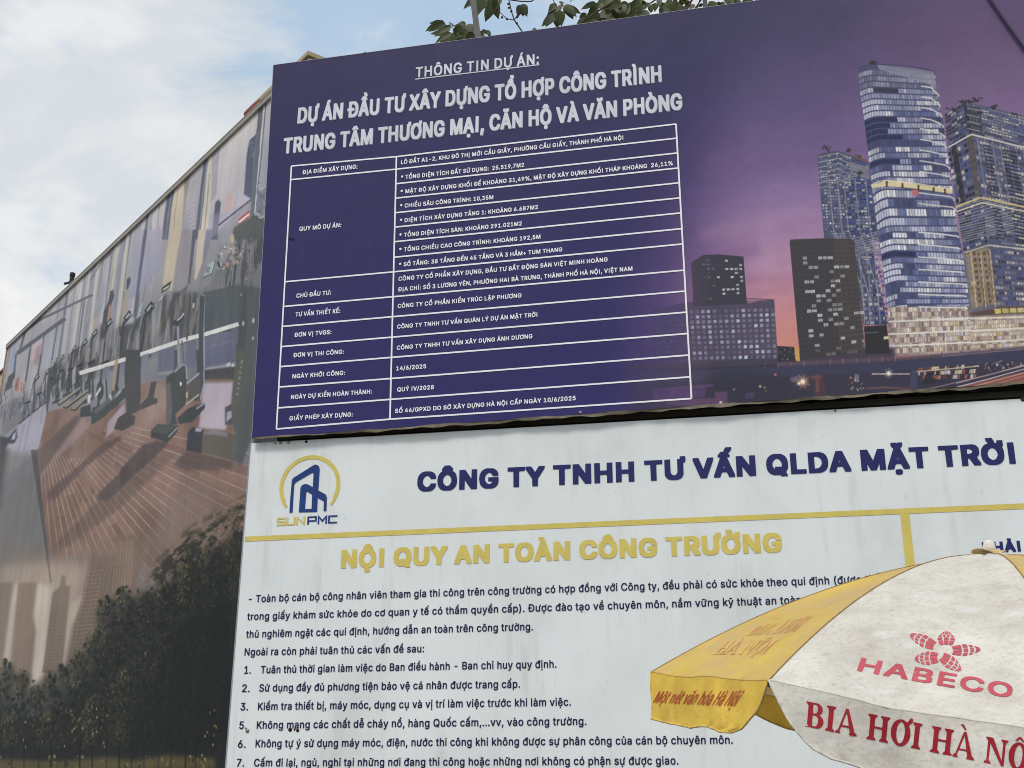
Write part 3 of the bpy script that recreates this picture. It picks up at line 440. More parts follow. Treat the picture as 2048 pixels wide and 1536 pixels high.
24,36,23,-12,32,-4,28,0,217,37,0,1,-198,9,-32,9,-11,13,-3,20,23,7,32,1,189,26,5,2,60,33,0,-2,-88,-7,-15,-14,-9,-1,-250,-34,-1,-3,16,-17,-16,-23,-6,-24,7,10,71,324,-1,14,8,28,-20,6,0,41,27,3,22,-10,6,-14,0,-26,-12,-41,183,2,24,36,23,-12,32,-4,28,0,217,37,0,1,-198,9,-32,9,-11,13,-3,20,23,7,32,1,189,
26,5,2,60,33,0,-2,-88,-7,-15,-14,-9,-1,-250,-34,-1,-3,16,-17,-16,-23,-6,-24,7,12,42,339,1,36,11,28,25,3,22,-17,4,15,28,-2,-3,-37,-11,-25,-23,-3,-23,16,-4,-15,183,2,9,69,-97,-5,17,0,22,7,20,20,8,17,-16,3,-36,-8,-20,-19,-6,24,36,23,-12,32,-4,28,0,217,37,0,1,-198,9,-32,9,-11,13,-3,20,23,7,32,1,189,26,
5,2,60,33,0,-2,-88,-7,-15,-14,-9,-1,-250,-34,-1,-3,16,-17,-16,-23,-6,-24,7,166,2,16,19,-103,4,52,20,1,7,9,12,49,-54,269,-2,23,39,0,38,-195,38,194,38,3,0,-19,-72,-347,-10,-23,-17,-18,-19,-5,12,38,339,2,41,12,24,23,2,21,-17,5,15,28,-2,-3,-40,-11,-22,-23,-3,-23,16,-4,-15,83,0,289,5,16,171,13,-10,29,-3,
38,1,52,9,35,16,21,16,5,28,-3,14,-13,11,-26,4,-35,-1,-60,-8,-35,-14,-21,-22,-7,-26,5,6,53,2,-1,28,139,368,40,0,0,-28,-139,-368,8,204,61,6,-2,7,21,-1,32,-8,17,-6,-9,-4,-19,0,-19,16,43,223,-12,29,-4,42,2,50,8,35,11,18,13,7,33,0,16,-12,13,-31,4,-39,-1,-54,-8,-33,-13,-20,-25,-9,-27,6,8,73,277,4,-6,4,3,
6,23,-2,29,-7,16,-10,-23,0,-26,200,1,28,44,202,-9,28,0,28,23,23,-24,25,1,26,9,29,18,1,16,-18,2,54,25,2,11,-4,0,-51,17,17,19,-2,9,-29,0,-25,-24,-25,24,-25,0,-25,-10,-30,-18,-1,-17,19,0,-55,-26,-2,-11,4,0,53,-16,-17,200,1,12,78,27,-2,98,-52,3,-1,63,53,4,2,97,39,1,3,-98,51,-3,1,-63,-52,-4,-2,-98,94,1,
6,14,-85,0,30,11,133,45,2,0,-30,-20,-134,200,1,4,45,139,0,67,105,-2,-1,-65,94,1,12,23,8,-4,16,-1,26,6,32,8,8,16,2,13,-3,8,-11,4,-45,-7,-27,-8,-7,-15,-2,118,1,7,5,-53,0,32,64,433,11,6,28,-2,1,-30,-64,-438,200,2,20,48,22,-17,42,-12,70,-2,92,10,93,13,44,25,34,29,9,34,-8,16,-15,14,-25,16,-65,5,-101,-4,
-72,-6,-42,-15,-44,-26,-32,-20,-6,-28,1,-18,9,15,78,88,19,-22,13,9,16,37,8,52,0,72,-6,46,-15,39,-14,14,-11,-7,-12,-20,-8,-24,-6,-44,0,-80,5,-40,200,1,12,29,2,0,64,53,6,0,231,-31,-40,-17,0,-1,75,44,60,48,0,2,-327,44,-5,1,-62,200,1,25,25,2,-1,60,86,169,16,51,-2,17,-8,21,-20,16,-12,-9,-10,-15,-7,-46,
-41,0,-1,41,8,44,18,34,21,16,30,5,36,-15,18,-27,9,-26,4,-51,-3,-44,-17,-57,-58,-115,80,-3,1,-66,200,1,29,32,32,-14,43,-1,48,42,1,5,-27,7,-15,21,-16,24,14,9,19,5,21,-10,36,-12,16,-16,9,-31,4,0,61,39,83,-73,3,0,66,137,0,1,-62,-46,-94,30,-22,20,-44,4,-26,1,-46,-9,-54,-24,-38,-36,-16,-46,7,200,1,17,15,
80,0,64,81,252,43,2,0,-29,-71,-219,42,-2,2,111,40,0,2,-109,26,-4,2,-17,-1,-49,-27,-5,-2,-73,-40,0,-3,75,200,1,31,40,28,-16,46,-1,48,41,0,11,-38,21,-18,22,21,8,25,3,24,-10,40,-19,24,-13,0,-20,-19,-41,5,-1,22,12,190,125,0,0,-66,-85,-2,-4,-61,30,4,21,-5,17,-13,17,-28,11,-35,4,-41,-2,-57,-8,-39,-23,-41,
-26,-17,-46,3,200,2,19,43,29,-14,39,-6,48,2,53,8,45,66,183,44,1,1,-28,-41,-111,37,-14,18,-25,7,-19,7,-54,-1,-48,-6,-40,-20,-41,-29,-21,-42,2,-16,10,11,77,87,21,-22,12,8,12,23,7,39,-8,31,-11,19,-12,8,-8,-4,-18,-28,-5,-32,200,1,8,38,2,0,28,82,298,-96,4,0,66,147,0,1,-70,-89,-324,200,3,25,37,28,-14,37,
-5,39,6,66,19,39,-12,30,-5,32,1,52,7,31,14,28,24,19,40,3,30,-16,18,-29,8,-36,2,-38,-4,-36,-14,-38,17,-35,7,-35,0,-56,-7,-33,-21,-37,-30,-18,-50,3,12,70,90,14,-20,22,-2,20,23,6,31,-6,21,-10,17,-18,12,-8,-3,-14,-14,-12,-28,-1,-17,10,78,258,18,-17,14,8,14,29,2,10,-5,21,-18,25,-18,-6,-10,-17,-5,-23,200,
2,18,52,2,-1,28,42,111,-37,14,-22,36,-8,33,-3,31,5,76,18,46,21,21,34,8,30,-9,25,-32,12,-39,4,-73,-7,-54,-15,-52,-54,-145,12,78,227,21,-20,14,13,11,22,5,24,-1,16,-7,26,-12,20,-11,8,-6,-4,-19,-28,-6,-40,94,2,12,23,8,-4,16,-1,26,6,32,8,8,16,2,13,-3,8,-11,4,-45,-7,-27,-8,-7,-15,-2,12,24,207,-5,17,-1,26,
1,21,6,13,22,9,20,-11,5,-16,1,-27,-1,-16,-6,-16,-21,-10,210,2,10,5,2,1,31,73,365,47,0,75,-367,-1,-29,-43,0,-21,102,-64,0,-22,-102,3,84,174,38,2,-19,102,201,3,14,23,2,0,396,92,2,35,-16,18,-31,7,-41,-2,-65,-13,-38,13,-23,9,-38,1,-57,-7,-42,-16,-28,-24,-17,8,67,72,45,0,12,6,14,28,-1,23,-10,24,-16,14,
-43,1,9,67,239,37,-1,12,8,13,25,3,14,-3,18,-8,16,-12,9,-42,1,222,1,37,45,38,-22,62,-9,85,4,87,16,66,26,44,32,21,48,-2,32,-23,14,-23,14,-39,5,-29,-1,-31,-41,0,-9,34,-12,23,-22,18,-16,-1,-20,-21,-16,-34,-10,-54,0,-41,8,-46,11,-31,18,-25,19,-11,16,8,14,16,11,22,7,31,42,0,-1,-44,-11,-42,-27,-43,-15,-12,
-25,-7,-47,7,219,2,13,23,2,0,396,96,0,23,-9,21,-19,17,-29,10,-31,11,-79,-3,-100,-17,-69,-25,-38,-26,-18,-26,-6,11,67,72,35,0,15,7,21,25,14,40,6,55,-6,59,-14,39,-21,25,-17,8,-34,-2,186,1,13,23,2,0,396,141,0,0,-66,-97,-3,0,-90,90,-3,2,-51,-2,-17,-90,-2,-1,-91,99,-5,1,-68,227,1,40,47,35,-23,58,-10,76,
2,87,14,72,13,32,13,19,31,22,48,2,36,-24,13,-19,13,-34,9,-42,-1,-28,-42,0,-11,37,-12,22,-16,15,-17,1,-22,-19,-16,-34,-11,-57,0,-41,5,-36,15,-43,19,-25,19,-9,13,6,17,19,11,27,5,25,-50,4,0,66,94,0,0,-94,-11,-56,-24,-45,-36,-22,-50,3,-17,11,225,1,12,23,2,0,396,42,0,2,-158,85,-1,4,159,42,0,0,-396,-43,2,
-1,165,-86,0,-3,-167,119,1,4,36,2,0,394,42,2,1,-394,205,1,14,23,2,0,396,42,0,3,-149,75,149,51,0,-2,-31,-72,-144,74,-192,1,-29,-48,1,-62,156,-19,-36,-1,-121,176,1,6,23,2,-1,394,42,2,2,-324,94,-4,1,-66,270,1,14,23,2,0,396,54,-1,56,-262,55,262,55,1,0,-396,-43,2,-1,208,-46,-208,-29,-4,-12,4,-46,209,-1,
-209,228,1,10,23,2,0,396,48,0,85,-243,2,241,43,2,0,-396,-49,1,-85,245,-1,-244,232,2,21,44,39,-21,61,-9,85,3,80,6,35,11,38,26,44,32,21,48,-2,33,-25,25,-50,9,-35,6,-51,-2,-101,-7,-45,-11,-33,-10,-23,-18,-23,-15,-12,-25,-7,-47,7,18,78,101,22,-28,14,-6,9,3,23,23,18,48,6,42,0,35,-5,38,-13,40,-24,31,-16,
6,-22,-15,-15,-24,-10,-30,-7,-43,0,-41,8,-46,196,2,14,23,2,0,396,89,2,26,-8,14,-11,17,-31,10,-51,-1,-69,-9,-45,-14,-25,-18,-17,-26,-7,-44,-1,-2,-133,9,67,207,36,-1,22,20,10,36,-1,20,-7,25,-9,14,-14,9,-37,-1,232,2,23,44,39,-21,61,-9,85,3,80,6,35,11,38,26,44,32,21,48,-2,33,-25,25,-50,14,-74,2,-78,-4,
-42,-10,-52,-15,-40,18,-47,0,-26,-44,0,-15,33,-20,-4,-40,4,-21,15,20,78,101,17,-23,20,-10,-18,48,0,28,43,0,15,-31,9,28,6,42,0,35,-5,38,-13,40,-24,31,-16,6,-22,-15,-15,-24,-10,-30,-7,-43,0,-41,8,-46,198,2,17,23,2,0,396,90,2,26,-8,13,-10,14,-22,9,-26,6,-68,-3,-38,-6,-30,-23,-41,38,-129,0,-26,-47,0,
-42,141,-30,2,-3,-143,8,67,217,40,-1,17,13,6,13,6,27,-7,37,-21,22,-41,1,197,1,45,32,28,-16,46,-3,36,2,17,41,0,7,-28,7,-16,22,-17,28,12,9,14,6,24,-3,15,-12,17,-62,36,-28,33,-8,26,-4,34,2,42,5,26,22,40,25,16,48,2,28,-17,14,-20,10,-29,5,-36,-2,-23,-41,0,-4,21,-9,19,-21,16,-24,-12,-8,-13,-5,-22,17,-32,
63,-36,24,-30,10,-28,3,-32,-1,-39,-6,-37,-21,-38,-34,-19,-52,3,-15,8,198,1,8,76,2,-2,326,-62,4,-1,64,170,2,1,-66,-63,-4,-1,-324,225,1,21,44,34,-16,40,-6,55,1,269,42,0,3,-272,17,-42,17,-15,12,-2,24,19,11,23,5,27,1,260,44,2,1,-260,-4,-51,-12,-41,-14,-23,-16,-17,-35,-12,-44,8,210,1,9,80,2,-73,358,-1,
38,44,-2,54,-273,52,273,44,2,-2,-41,-70,-353,208,1,16,6,2,0,26,67,177,-62,167,0,26,47,0,44,-118,45,118,47,0,0,-26,-63,-165,67,-179,0,-26,-47,1,-49,128,-49,-129,207,1,11,81,2,-2,153,-73,215,0,28,47,0,49,-144,49,144,46,0,-1,-32,-72,-209,-1,-155,210,3,10,5,2,1,31,73,365,47,0,75,-367,-1,-29,-43,0,-21,
102,-64,0,-22,-102,3,84,174,38,2,-19,102,7,84,411,-25,70,1,27,43,0,16,-59,3,-15,0,-25,210,3,10,5,2,1,31,73,365,47,0,75,-367,-1,-29,-43,0,-21,102,-64,0,-22,-102,3,84,174,38,2,-19,102,6,85,409,-1,30,19,68,44,0,0,-27,-26,-70,210,3,10,5,2,1,31,73,365,47,0,75,-367,-1,-29,-43,0,-21,102,-64,0,-22,-102,3,
84,174,38,2,-19,102,9,51,414,0,28,33,66,40,0,32,-68,-1,-27,-40,0,-12,23,-12,-23,186,2,13,23,2,0,396,141,0,0,-66,-97,-3,0,-90,90,-3,2,-51,-2,-17,-90,-2,-1,-91,99,-5,1,-68,6,76,409,-1,28,19,70,44,0,0,-27,-26,-70,186,2,13,23,2,0,396,141,0,0,-66,-97,-3,0,-90,90,-3,2,-51,-2,-17,-90,-2,-1,-91,99,-5,1,-68,
9,42,414,0,28,33,66,40,0,32,-68,-1,-27,-40,0,-12,23,-12,-23,119,2,4,36,2,0,394,42,2,1,-394,6,38,411,-25,69,1,28,44,-1,18,-70,-1,-28,119,2,4,36,2,0,394,42,2,1,-394,6,39,409,-1,28,19,70,44,0,0,-27,-26,-71,232,3,21,44,39,-21,61,-9,85,3,80,6,35,11,38,26,44,32,21,48,-2,33,-25,25,-50,9,-35,6,-51,-2,-101,
-7,-45,-11,-33,-10,-23,-18,-23,-15,-12,-25,-7,-47,7,18,78,101,22,-28,14,-6,9,3,23,23,18,48,6,42,0,35,-5,38,-13,40,-24,31,-16,6,-22,-15,-15,-24,-10,-30,-7,-43,0,-41,8,-46,9,62,414,1,31,31,63,41,0,31,-66,-1,-29,-39,0,-12,23,-12,-23,225,2,21,44,34,-16,40,-6,55,1,269,42,0,3,-272,17,-42,17,-15,12,-2,24,
19,11,23,5,27,1,260,44,2,1,-260,-4,-51,-12,-41,-14,-23,-16,-17,-35,-12,-44,8,6,92,409,-1,27,19,71,44,0,0,-27,-25,-70,207,2,11,81,2,-2,153,-73,215,0,28,47,0,49,-144,49,144,46,0,-1,-32,-72,-209,-1,-155,6,83,409,0,28,18,70,44,0,0,-27,-25,-70,224,2,19,28,2,-2,162,-24,4,-2,17,1,46,25,5,2,162,95,0,28,-12,
15,-14,16,-27,10,-25,12,-70,0,-99,-7,-48,-9,-34,-26,-44,-28,-19,-26,-6,15,72,72,34,0,24,15,18,30,11,43,3,58,-7,44,-16,42,-25,23,-43,1,1,-93,51,-3,2,-17,-2,-46,-51,-4,231,2,23,44,39,-21,61,-9,85,3,80,6,35,11,38,17,34,24,23,35,11,60,-6,3,52,39,0,0,-88,-6,-17,-11,-12,15,-67,4,-95,-5,-54,-16,-59,-10,
-22,-19,-25,-39,-17,-47,7,18,78,101,22,-28,14,-6,9,3,23,23,18,48,6,42,0,35,-5,38,-13,40,-24,31,-16,6,-22,-15,-15,-24,-10,-30,-7,-43,0,-41,8,-46,224,1,25,44,34,-16,40,-6,55,1,269,42,0,3,-272,17,-42,17,-15,13,-2,23,20,11,22,5,27,2,262,26,3,2,51,39,0,-1,-92,-8,-18,-14,-7,-1,-213,-4,-40,-12,-37,-29,-39,
-35,-12,-44,8,210,3,10,5,2,1,31,73,365,47,0,75,-367,-1,-29,-43,0,-21,102,-64,0,-22,-102,3,84,174,38,2,-19,102,10,85,409,-1,25,4,15,-16,5,0,53,34,2,21,-10,5,-17,0,-29,-12,-42,210,3,10,5,2,1,31,73,365,47,0,75,-367,-1,-29,-43,0,-21,102,-64,0,-22,-102,3,84,174,38,2,-19,102,15,52,408,-1,26,32,67,30,4,1,
17,18,67,45,0,0,-26,-25,-66,-22,-4,27,-59,-1,-26,-41,-1,-11,22,-12,-22,210,3,10,5,2,1,31,73,365,47,0,75,-367,-1,-29,-43,0,-21,102,-64,0,-22,-102,3,84,174,38,2,-19,102,15,52,408,-1,26,32,67,33,3,-21,58,0,27,44,0,18,-66,1,-26,-28,-6,27,-57,-1,-26,-41,-1,-11,22,-12,-22,210,4,12,84,-96,-5,12,-2,25,2,20,
5,14,23,7,12,-3,7,-10,4,-33,-1,-20,-6,-14,-22,-7,10,5,2,1,31,73,365,47,0,75,-367,-1,-29,-43,0,-21,102,-64,0,-22,-102,3,84,174,38,2,-19,102,9,51,414,0,28,33,66,40,0,32,-68,-1,-27,-40,0,-12,23,-12,-23,210,4,12,84,-96,-5,12,-2,25,2,20,5,14,23,7,12,-3,7,-10,4,-33,-1,-20,-6,-14,-22,-7,10,5,2,1,31,73,365,
47,0,75,-367,-1,-29,-43,0,-21,102,-64,0,-22,-102,3,84,174,38,2,-19,102,13,69,428,-13,34,0,45,33,1,6,-25,8,-10,9,13,5,22,34,-1,-2,-52,-17,-34,-32,-11,-18,5,186,2,13,23,2,0,396,141,0,0,-66,-97,-3,0,-90,90,-3,2,-51,-2,-17,-90,-2,-1,-91,99,-5,1,-68,15,43,408,0,26,32,67,29,4,1,17,19,67,44,0,1,-26,-26,
-66,-22,-4,27,-59,-1,-26,-41,-1,-11,22,-11,-22,186,2,13,23,2,0,396,141,0,0,-66,-97,-3,0,-90,90,-3,2,-51,-2,-17,-90,-2,-1,-91,99,-5,1,-68,15,43,408,0,26,32,67,33,3,-22,58,0,27,44,0,19,-66,0,-26,-28,-6,27,-57,0,-26,-42,-1,-11,22,-11,-22,186,2,13,23,2,0,396,141,0,0,-66,-97,-3,0,-90,90,-3,2,-51,-2,-17,
-90,-2,-1,-91,99,-5,1,-68,18,43,408,0,26,32,67,29,4,3,27,-17,4,1,53,42,1,16,-14,3,-31,-3,-27,-9,-22,-19,-5,27,-57,-1,-26,-41,-1,-11,22,-11,-22,186,3,12,75,-96,-5,12,-2,23,2,22,6,14,22,7,12,-3,8,-10,4,-33,-2,-20,-6,-14,-22,-7,13,23,2,0,396,141,0,0,-66,-97,-3,0,-90,90,-3,2,-51,-2,-17,-90,-2,-1,-91,99,
-5,1,-68,9,42,414,0,28,33,66,40,0,32,-68,-1,-27,-40,0,-12,23,-12,-23,119,2,4,36,2,0,394,42,2,1,-394,10,39,409,0,27,3,13,-16,5,0,53,44,1,12,-10,4,-13,0,-36,-12,-39,119,2,10,38,-96,-5,14,-2,21,2,25,5,11,23,7,18,-10,5,-36,-5,-32,-19,-9,4,36,2,0,394,42,2,1,-394,232,3,22,44,39,-21,61,-9,85,3,80,6,35,11,
38,26,44,32,21,44,0,17,-8,20,-19,25,-50,9,-35,6,-51,-2,-101,-7,-45,-11,-33,-10,-23,-18,-23,-15,-12,-25,-7,-47,7,18,78,101,22,-28,14,-6,9,3,23,23,18,48,6,42,0,35,-5,38,-13,40,-24,31,-16,6,-22,-15,-15,-24,-10,-30,-7,-43,0,-41,8,-46,15,63,408,0,28,31,65,30,4,1,18,19,66,44,0,-1,-28,-24,-64,-23,-4,27,
-57,0,-28,-41,-1,-11,23,-11,-23,232,3,22,44,39,-21,61,-9,85,3,80,6,35,11,38,26,44,32,21,44,0,17,-8,20,-19,25,-50,9,-35,6,-51,-2,-101,-7,-45,-11,-33,-10,-23,-18,-23,-15,-12,-25,-7,-47,7,18,78,101,22,-28,14,-6,9,3,23,23,18,48,6,42,0,35,-5,38,-13,40,-24,31,-16,6,-22,-15,-15,-24,-10,-30,-7,-43,0,-41,8,
-46,18,63,408,0,28,31,65,30,4,2,27,-16,4,1,53,42,1,14,-11,5,-31,-4,-32,-8,-21,-20,-4,27,-55,0,-28,-41,-1,-11,23,-11,-23,232,4,12,94,-96,-5,15,-1,23,6,32,8,7,15,1,13,-3,7,-9,4,-38,-6,-28,-8,-8,-15,-1,21,44,39,-21,61,-9,85,3,80,6,35,11,38,26,44,32,21,48,-2,33,-25,25,-50,9,-35,6,-51,-2,-101,-7,-45,-11,
-33,-10,-23,-18,-23,-15,-12,-25,-7,-47,7,18,78,101,22,-28,14,-6,9,3,23,23,18,48,6,42,0,35,-5,38,-13,40,-24,31,-16,6,-22,-15,-15,-24,-10,-30,-7,-43,0,-41,8,-46,9,62,414,1,31,31,63,41,0,31,-66,-1,-29,-39,0,-12,23,-12,-23,231,2,30,44,39,-21,61,-9,85,3,80,6,35,11,38,13,27,22,26,39,14,-13,5,-1,24,20,74,
44,-2,0,-25,-25,-70,-9,-6,46,-5,3,52,39,0,0,-88,-6,-17,-11,-12,15,-67,4,-95,-5,-54,-16,-59,-10,-22,-19,-25,-39,-17,-47,7,18,78,101,22,-28,14,-6,9,3,23,23,18,48,6,42,0,35,-5,38,-13,40,-24,31,-16,6,-22,-15,-15,-24,-10,-30,-7,-43,0,-41,8,-46,231,2,30,44,39,-17,45,-10,52,-3,78,5,68,12,47,20,43,24,23,33,
12,-13,4,-25,69,0,27,44,0,19,-71,0,-25,-9,-6,46,-5,3,52,39,0,0,-88,-6,-17,-11,-12,15,-67,4,-95,-5,-54,-16,-59,-10,-22,-19,-25,-39,-17,-47,7,18,78,101,22,-28,14,-6,9,3,23,23,18,48,6,42,0,35,-5,38,-13,40,-24,31,-16,6,-22,-15,-15,-24,-10,-30,-7,-43,0,-41,8,-46,231,2,34,44,39,-17,45,-10,51,-3,51,2,69,
11,61,20,49,28,30,33,10,-13,6,3,39,-16,5,1,52,43,1,14,-12,3,-24,-1,-26,-11,-35,-8,-3,1,-4,46,-4,3,52,39,0,0,-88,-6,-17,-11,-12,15,-67,4,-95,-5,-54,-16,-59,-10,-22,-19,-25,-39,-17,-47,7,18,78,101,22,-28,14,-6,9,3,23,23,18,48,6,42,0,35,-5,38,-13,40,-24,31,-16,6,-22,-15,-15,-24,-10,-30,-7,-43,0,-41,8,
-46,225,2,12,90,-95,-4,13,-1,26,6,30,8,7,15,1,13,-3,7,-9,4,-38,-6,-28,-8,-8,-16,-1,21,44,34,-16,40,-6,55,1,269,42,0,3,-272,17,-42,17,-15,12,-2,24,19,11,23,5,27,1,260,44,2,1,-260,-4,-51,-12,-41,-14,-23,-16,-17,-35,-12,-44,8,225,2,21,44,34,-16,40,-6,55,1,269,42,0,3,-272,17,-42,17,-15,12,-2,24,19,11,
23,5,27,1,260,44,2,1,-260,-4,-51,-12,-41,-14,-23,-16,-17,-35,-12,-44,8,10,93,409,-1,27,3,13,-15,5,0,53,43,1,13,-10,3,-13,0,-36,-11,-39,224,2,25,44,34,-16,40,-6,55,1,269,42,0,3,-272,17,-42,17,-15,13,-2,23,20,11,22,5,27,2,262,26,3,2,51,39,0,-1,-92,-8,-18,-14,-7,-1,-213,-4,-40,-12,-37,-29,-39,-35,-12,
-44,8,10,93,409,-1,27,3,13,-15,5,0,53,43,1,13,-10,3,-13,0,-36,-11,-39,224,2,12,90,-95,-4,13,-1,26,6,30,8,7,15,1,13,-3,7,-9,4,-38,-6,-28,-8,-8,-16,-1,25,44,34,-16,40,-6,55,1,269,42,0,3,-272,17,-42,17,-15,13,-2,23,20,11,22,5,27,2,262,26,3,2,51,39,0,-1,-92,-8,-18,-14,-7,-1,-213,-4,-40,-12,-37,-29,-39,
-35,-12,-44,8,83,0,211,2,12,4,2,-1,41,73,354,5,3,60,-2,75,-353,0,-42,-4,-3,-55,0,-23,99,-48,0,-21,-97,3,102,184,15,1,-8,35,223,1,43,44,36,-12,25,-12,36,-5,35,-4,55,5,95,7,31,12,33,25,38,17,14,24,8,56,-5,17,-10,20,-22,14,-27,8,-27,4,-25,-1,-45,-57,-1,-10,35,-10,19,-21,18,-19,-15,-16,-29,-10,-38,-2,
-46,5,-35,10,-31,12,-22,18,-15,11,5,13,14,10,20,9,32,57,-1,1,-47,-5,-27,-11,-31,-23,-34,-18,-14,-17,-6,-61,3,-24,15,220,2,15,21,2,0,395,111,3,29,-13,20,-20,10,-17,12,-29,7,-29,5,-42,2,-60,-3,-56,-8,-42,-10,-32,-25,-37,-32,-20,10,82,86,28,4,21,18,15,33,9,46,-3,49,-11,41,-16,23,-24,15,-19,-1,227,1,43,
45,34,-18,39,-8,31,-8,81,2,65,4,37,18,61,26,38,16,12,23,8,57,-5,15,-9,19,-19,16,-29,11,-38,4,-38,-2,-23,-58,-1,-19,50,-11,15,-12,7,-20,-17,-16,-31,-9,-41,-1,-39,5,-35,14,-40,14,-19,16,-9,22,20,12,33,-47,4,0,80,111,0,2,-24,-1,-81,-7,-39,-8,-25,-12,-22,-15,-18,-32,-17,-63,3,-17,10,226,1,16,21,2,0,395,
4,3,56,-3,1,-150,68,-1,2,4,1,147,60,1,0,-395,-56,-3,-4,3,-1,159,-68,0,-2,-3,-1,-156,119,1,8,34,2,-1,393,5,5,53,0,3,-5,1,-21,-1,-369,-4,-5,176,1,11,21,2,-1,393,5,5,53,0,3,-5,1,-21,0,-287,92,-3,3,-25,-1,-54,-4,-5,270,1,16,21,2,0,396,67,2,4,-3,48,-210,47,210,4,3,67,-2,0,-396,-60,1,-1,123,-30,-124,-54,
-2,-3,5,-29,122,-1,-124,228,1,12,21,2,0,395,65,1,68,-186,2,185,4,3,56,-2,1,-395,-65,-1,-70,187,-1,-186,-4,-3,232,2,27,43,38,-15,34,-8,25,-5,35,-4,55,2,63,4,36,7,32,10,27,24,38,17,14,18,7,60,-1,17,-9,21,-21,12,-18,11,-30,8,-31,6,-49,1,-69,-2,-41,-8,-43,-13,-39,-26,-39,-33,-18,-62,3,-24,15,17,93,113,
20,-24,7,-4,8,4,21,25,16,53,2,43,-8,49,-16,37,-19,18,-11,-3,-15,-15,-12,-24,-10,-38,-2,-22,2,-41,6,-30,197,2,14,21,2,0,395,113,3,19,-7,18,-17,17,-35,7,-40,0,-71,-11,-52,-14,-25,-20,-17,-17,-6,-51,-1,-2,-127,9,82,215,26,2,11,9,7,11,7,28,-4,21,-7,15,-14,12,-26,2,232,2,29,43,38,-15,34,-8,25,-5,35,-4,
55,2,63,4,36,7,32,10,27,24,38,17,14,18,7,60,-1,17,-9,21,-21,12,-18,11,-30,8,-31,6,-49,1,-69,-3,-48,-8,-39,-15,-42,15,-38,0,-39,-58,-3,-15,29,-60,3,-24,15,18,93,113,2,-3,0,42,2,4,56,1,7,-10,5,20,2,43,-8,49,-16,37,-19,18,-11,-3,-15,-15,-12,-24,-10,-38,-2,-22,1,-39,7,-31,198,2,19,21,2,0,395,114,3,19,
-7,20,-19,16,-39,5,-28,1,-43,-2,-42,-4,-23,-11,-26,-11,-18,34,-112,0,-40,-64,-1,-42,134,-12,2,-2,-3,-1,-132,7,82,224,29,3,16,18,6,26,-11,31,-17,13,-23,0,198,1,11,74,2,-2,312,-62,4,-1,79,4,3,184,-2,2,-24,-2,-56,-62,-4,-1,-311,-5,-3,226,1,25,42,32,-15,37,-7,44,1,284,56,3,4,-3,1,-248,4,-22,8,-22,12,
-15,12,-6,15,10,9,15,10,37,1,251,4,3,57,-2,1,-277,-5,-41,-11,-36,-14,-22,-16,-16,-28,-12,-59,3,-20,12,211,1,12,78,3,-74,352,0,42,4,3,53,0,4,-3,45,-218,44,218,61,1,1,-42,-73,-351,-5,-5,208,1,13,79,2,-2,148,-73,206,0,41,4,3,59,-2,42,-113,40,113,63,0,0,-43,-72,-203,-2,-149,-4,-3,211,2,17,4,2,-1,41,76,
358,-23,61,0,39,5,4,55,-1,22,-71,0,-31,5,-10,73,-347,0,-42,-4,-3,-55,0,-23,99,-48,0,-21,-97,3,102,184,15,1,-8,35,232,2,30,43,38,-19,45,-10,58,-3,74,4,53,5,35,19,52,14,22,16,15,-9,6,0,40,31,64,57,2,34,-64,0,-42,-10,-6,16,-15,15,-22,11,-27,8,-34,6,-49,1,-69,-2,-41,-6,-36,-9,-31,-15,-32,-24,-27,-21,
-12,-67,2,-24,15,17,93,113,20,-24,7,-4,8,4,21,25,16,53,2,43,-8,49,-16,37,-19,18,-11,-3,-15,-15,-12,-24,-10,-38,-2,-22,2,-41,6,-30,225,1,31,42,32,-15,37,-7,44,1,284,56,3,4,-3,1,-248,4,-22,8,-22,12,-15,13,-6,14,10,10,16,9,36,1,251,27,4,1,46,3,4,54,-1,2,-67,-2,-33,-7,-19,-16,-11,-1,-214,-5,-33,-10,-29,
-14,-22,-16,-16,-28,-12,-59,3,-20,12,211,2,21,4,2,0,45,72,350,6,5,-1,29,-12,6,0,64,4,4,62,-3,10,-13,3,-31,-2,-31,-7,-26,4,-9,73,-347,0,-42,-4,-3,-55,0,-23,99,-48,0,-21,-97,3,102,184,15,1,-8,35,211,2,23,4,2,-1,41,71,344,-24,4,-1,40,33,67,29,2,1,15,19,66,61,0,1,-40,-26,-65,-14,-5,19,-40,0,-39,-28,-5,
72,-342,0,-42,-4,-3,-55,0,-23,99,-48,0,-21,-97,3,102,184,15,1,-8,35,211,3,13,82,-92,-6,17,-1,27,1,26,8,16,7,6,38,0,13,-16,3,-13,0,-43,-8,-22,-8,-7,-36,0,25,4,2,-1,41,74,355,-17,25,-5,17,-3,32,1,29,4,4,45,0,4,-4,3,-19,5,19,3,4,48,-2,2,-30,-3,-36,-6,-17,-16,-22,74,-353,0,-42,-4,-3,-55,0,-23,99,-48,0,
-21,-97,3,102,184,15,1,-8,35,232,2,39,92,-91,-5,15,-1,29,2,27,6,15,-25,12,-20,22,-16,30,-13,38,-5,35,-4,53,3,74,6,44,12,37,13,26,24,26,-9,6,0,40,31,63,4,4,52,0,35,-65,0,-42,-10,-6,16,-15,14,-22,18,-49,8,-61,-1,-102,-8,-51,-18,-49,-23,-30,-31,-18,8,-18,1,-21,-1,-32,-5,-15,-11,-10,-37,0,17,93,113,20,
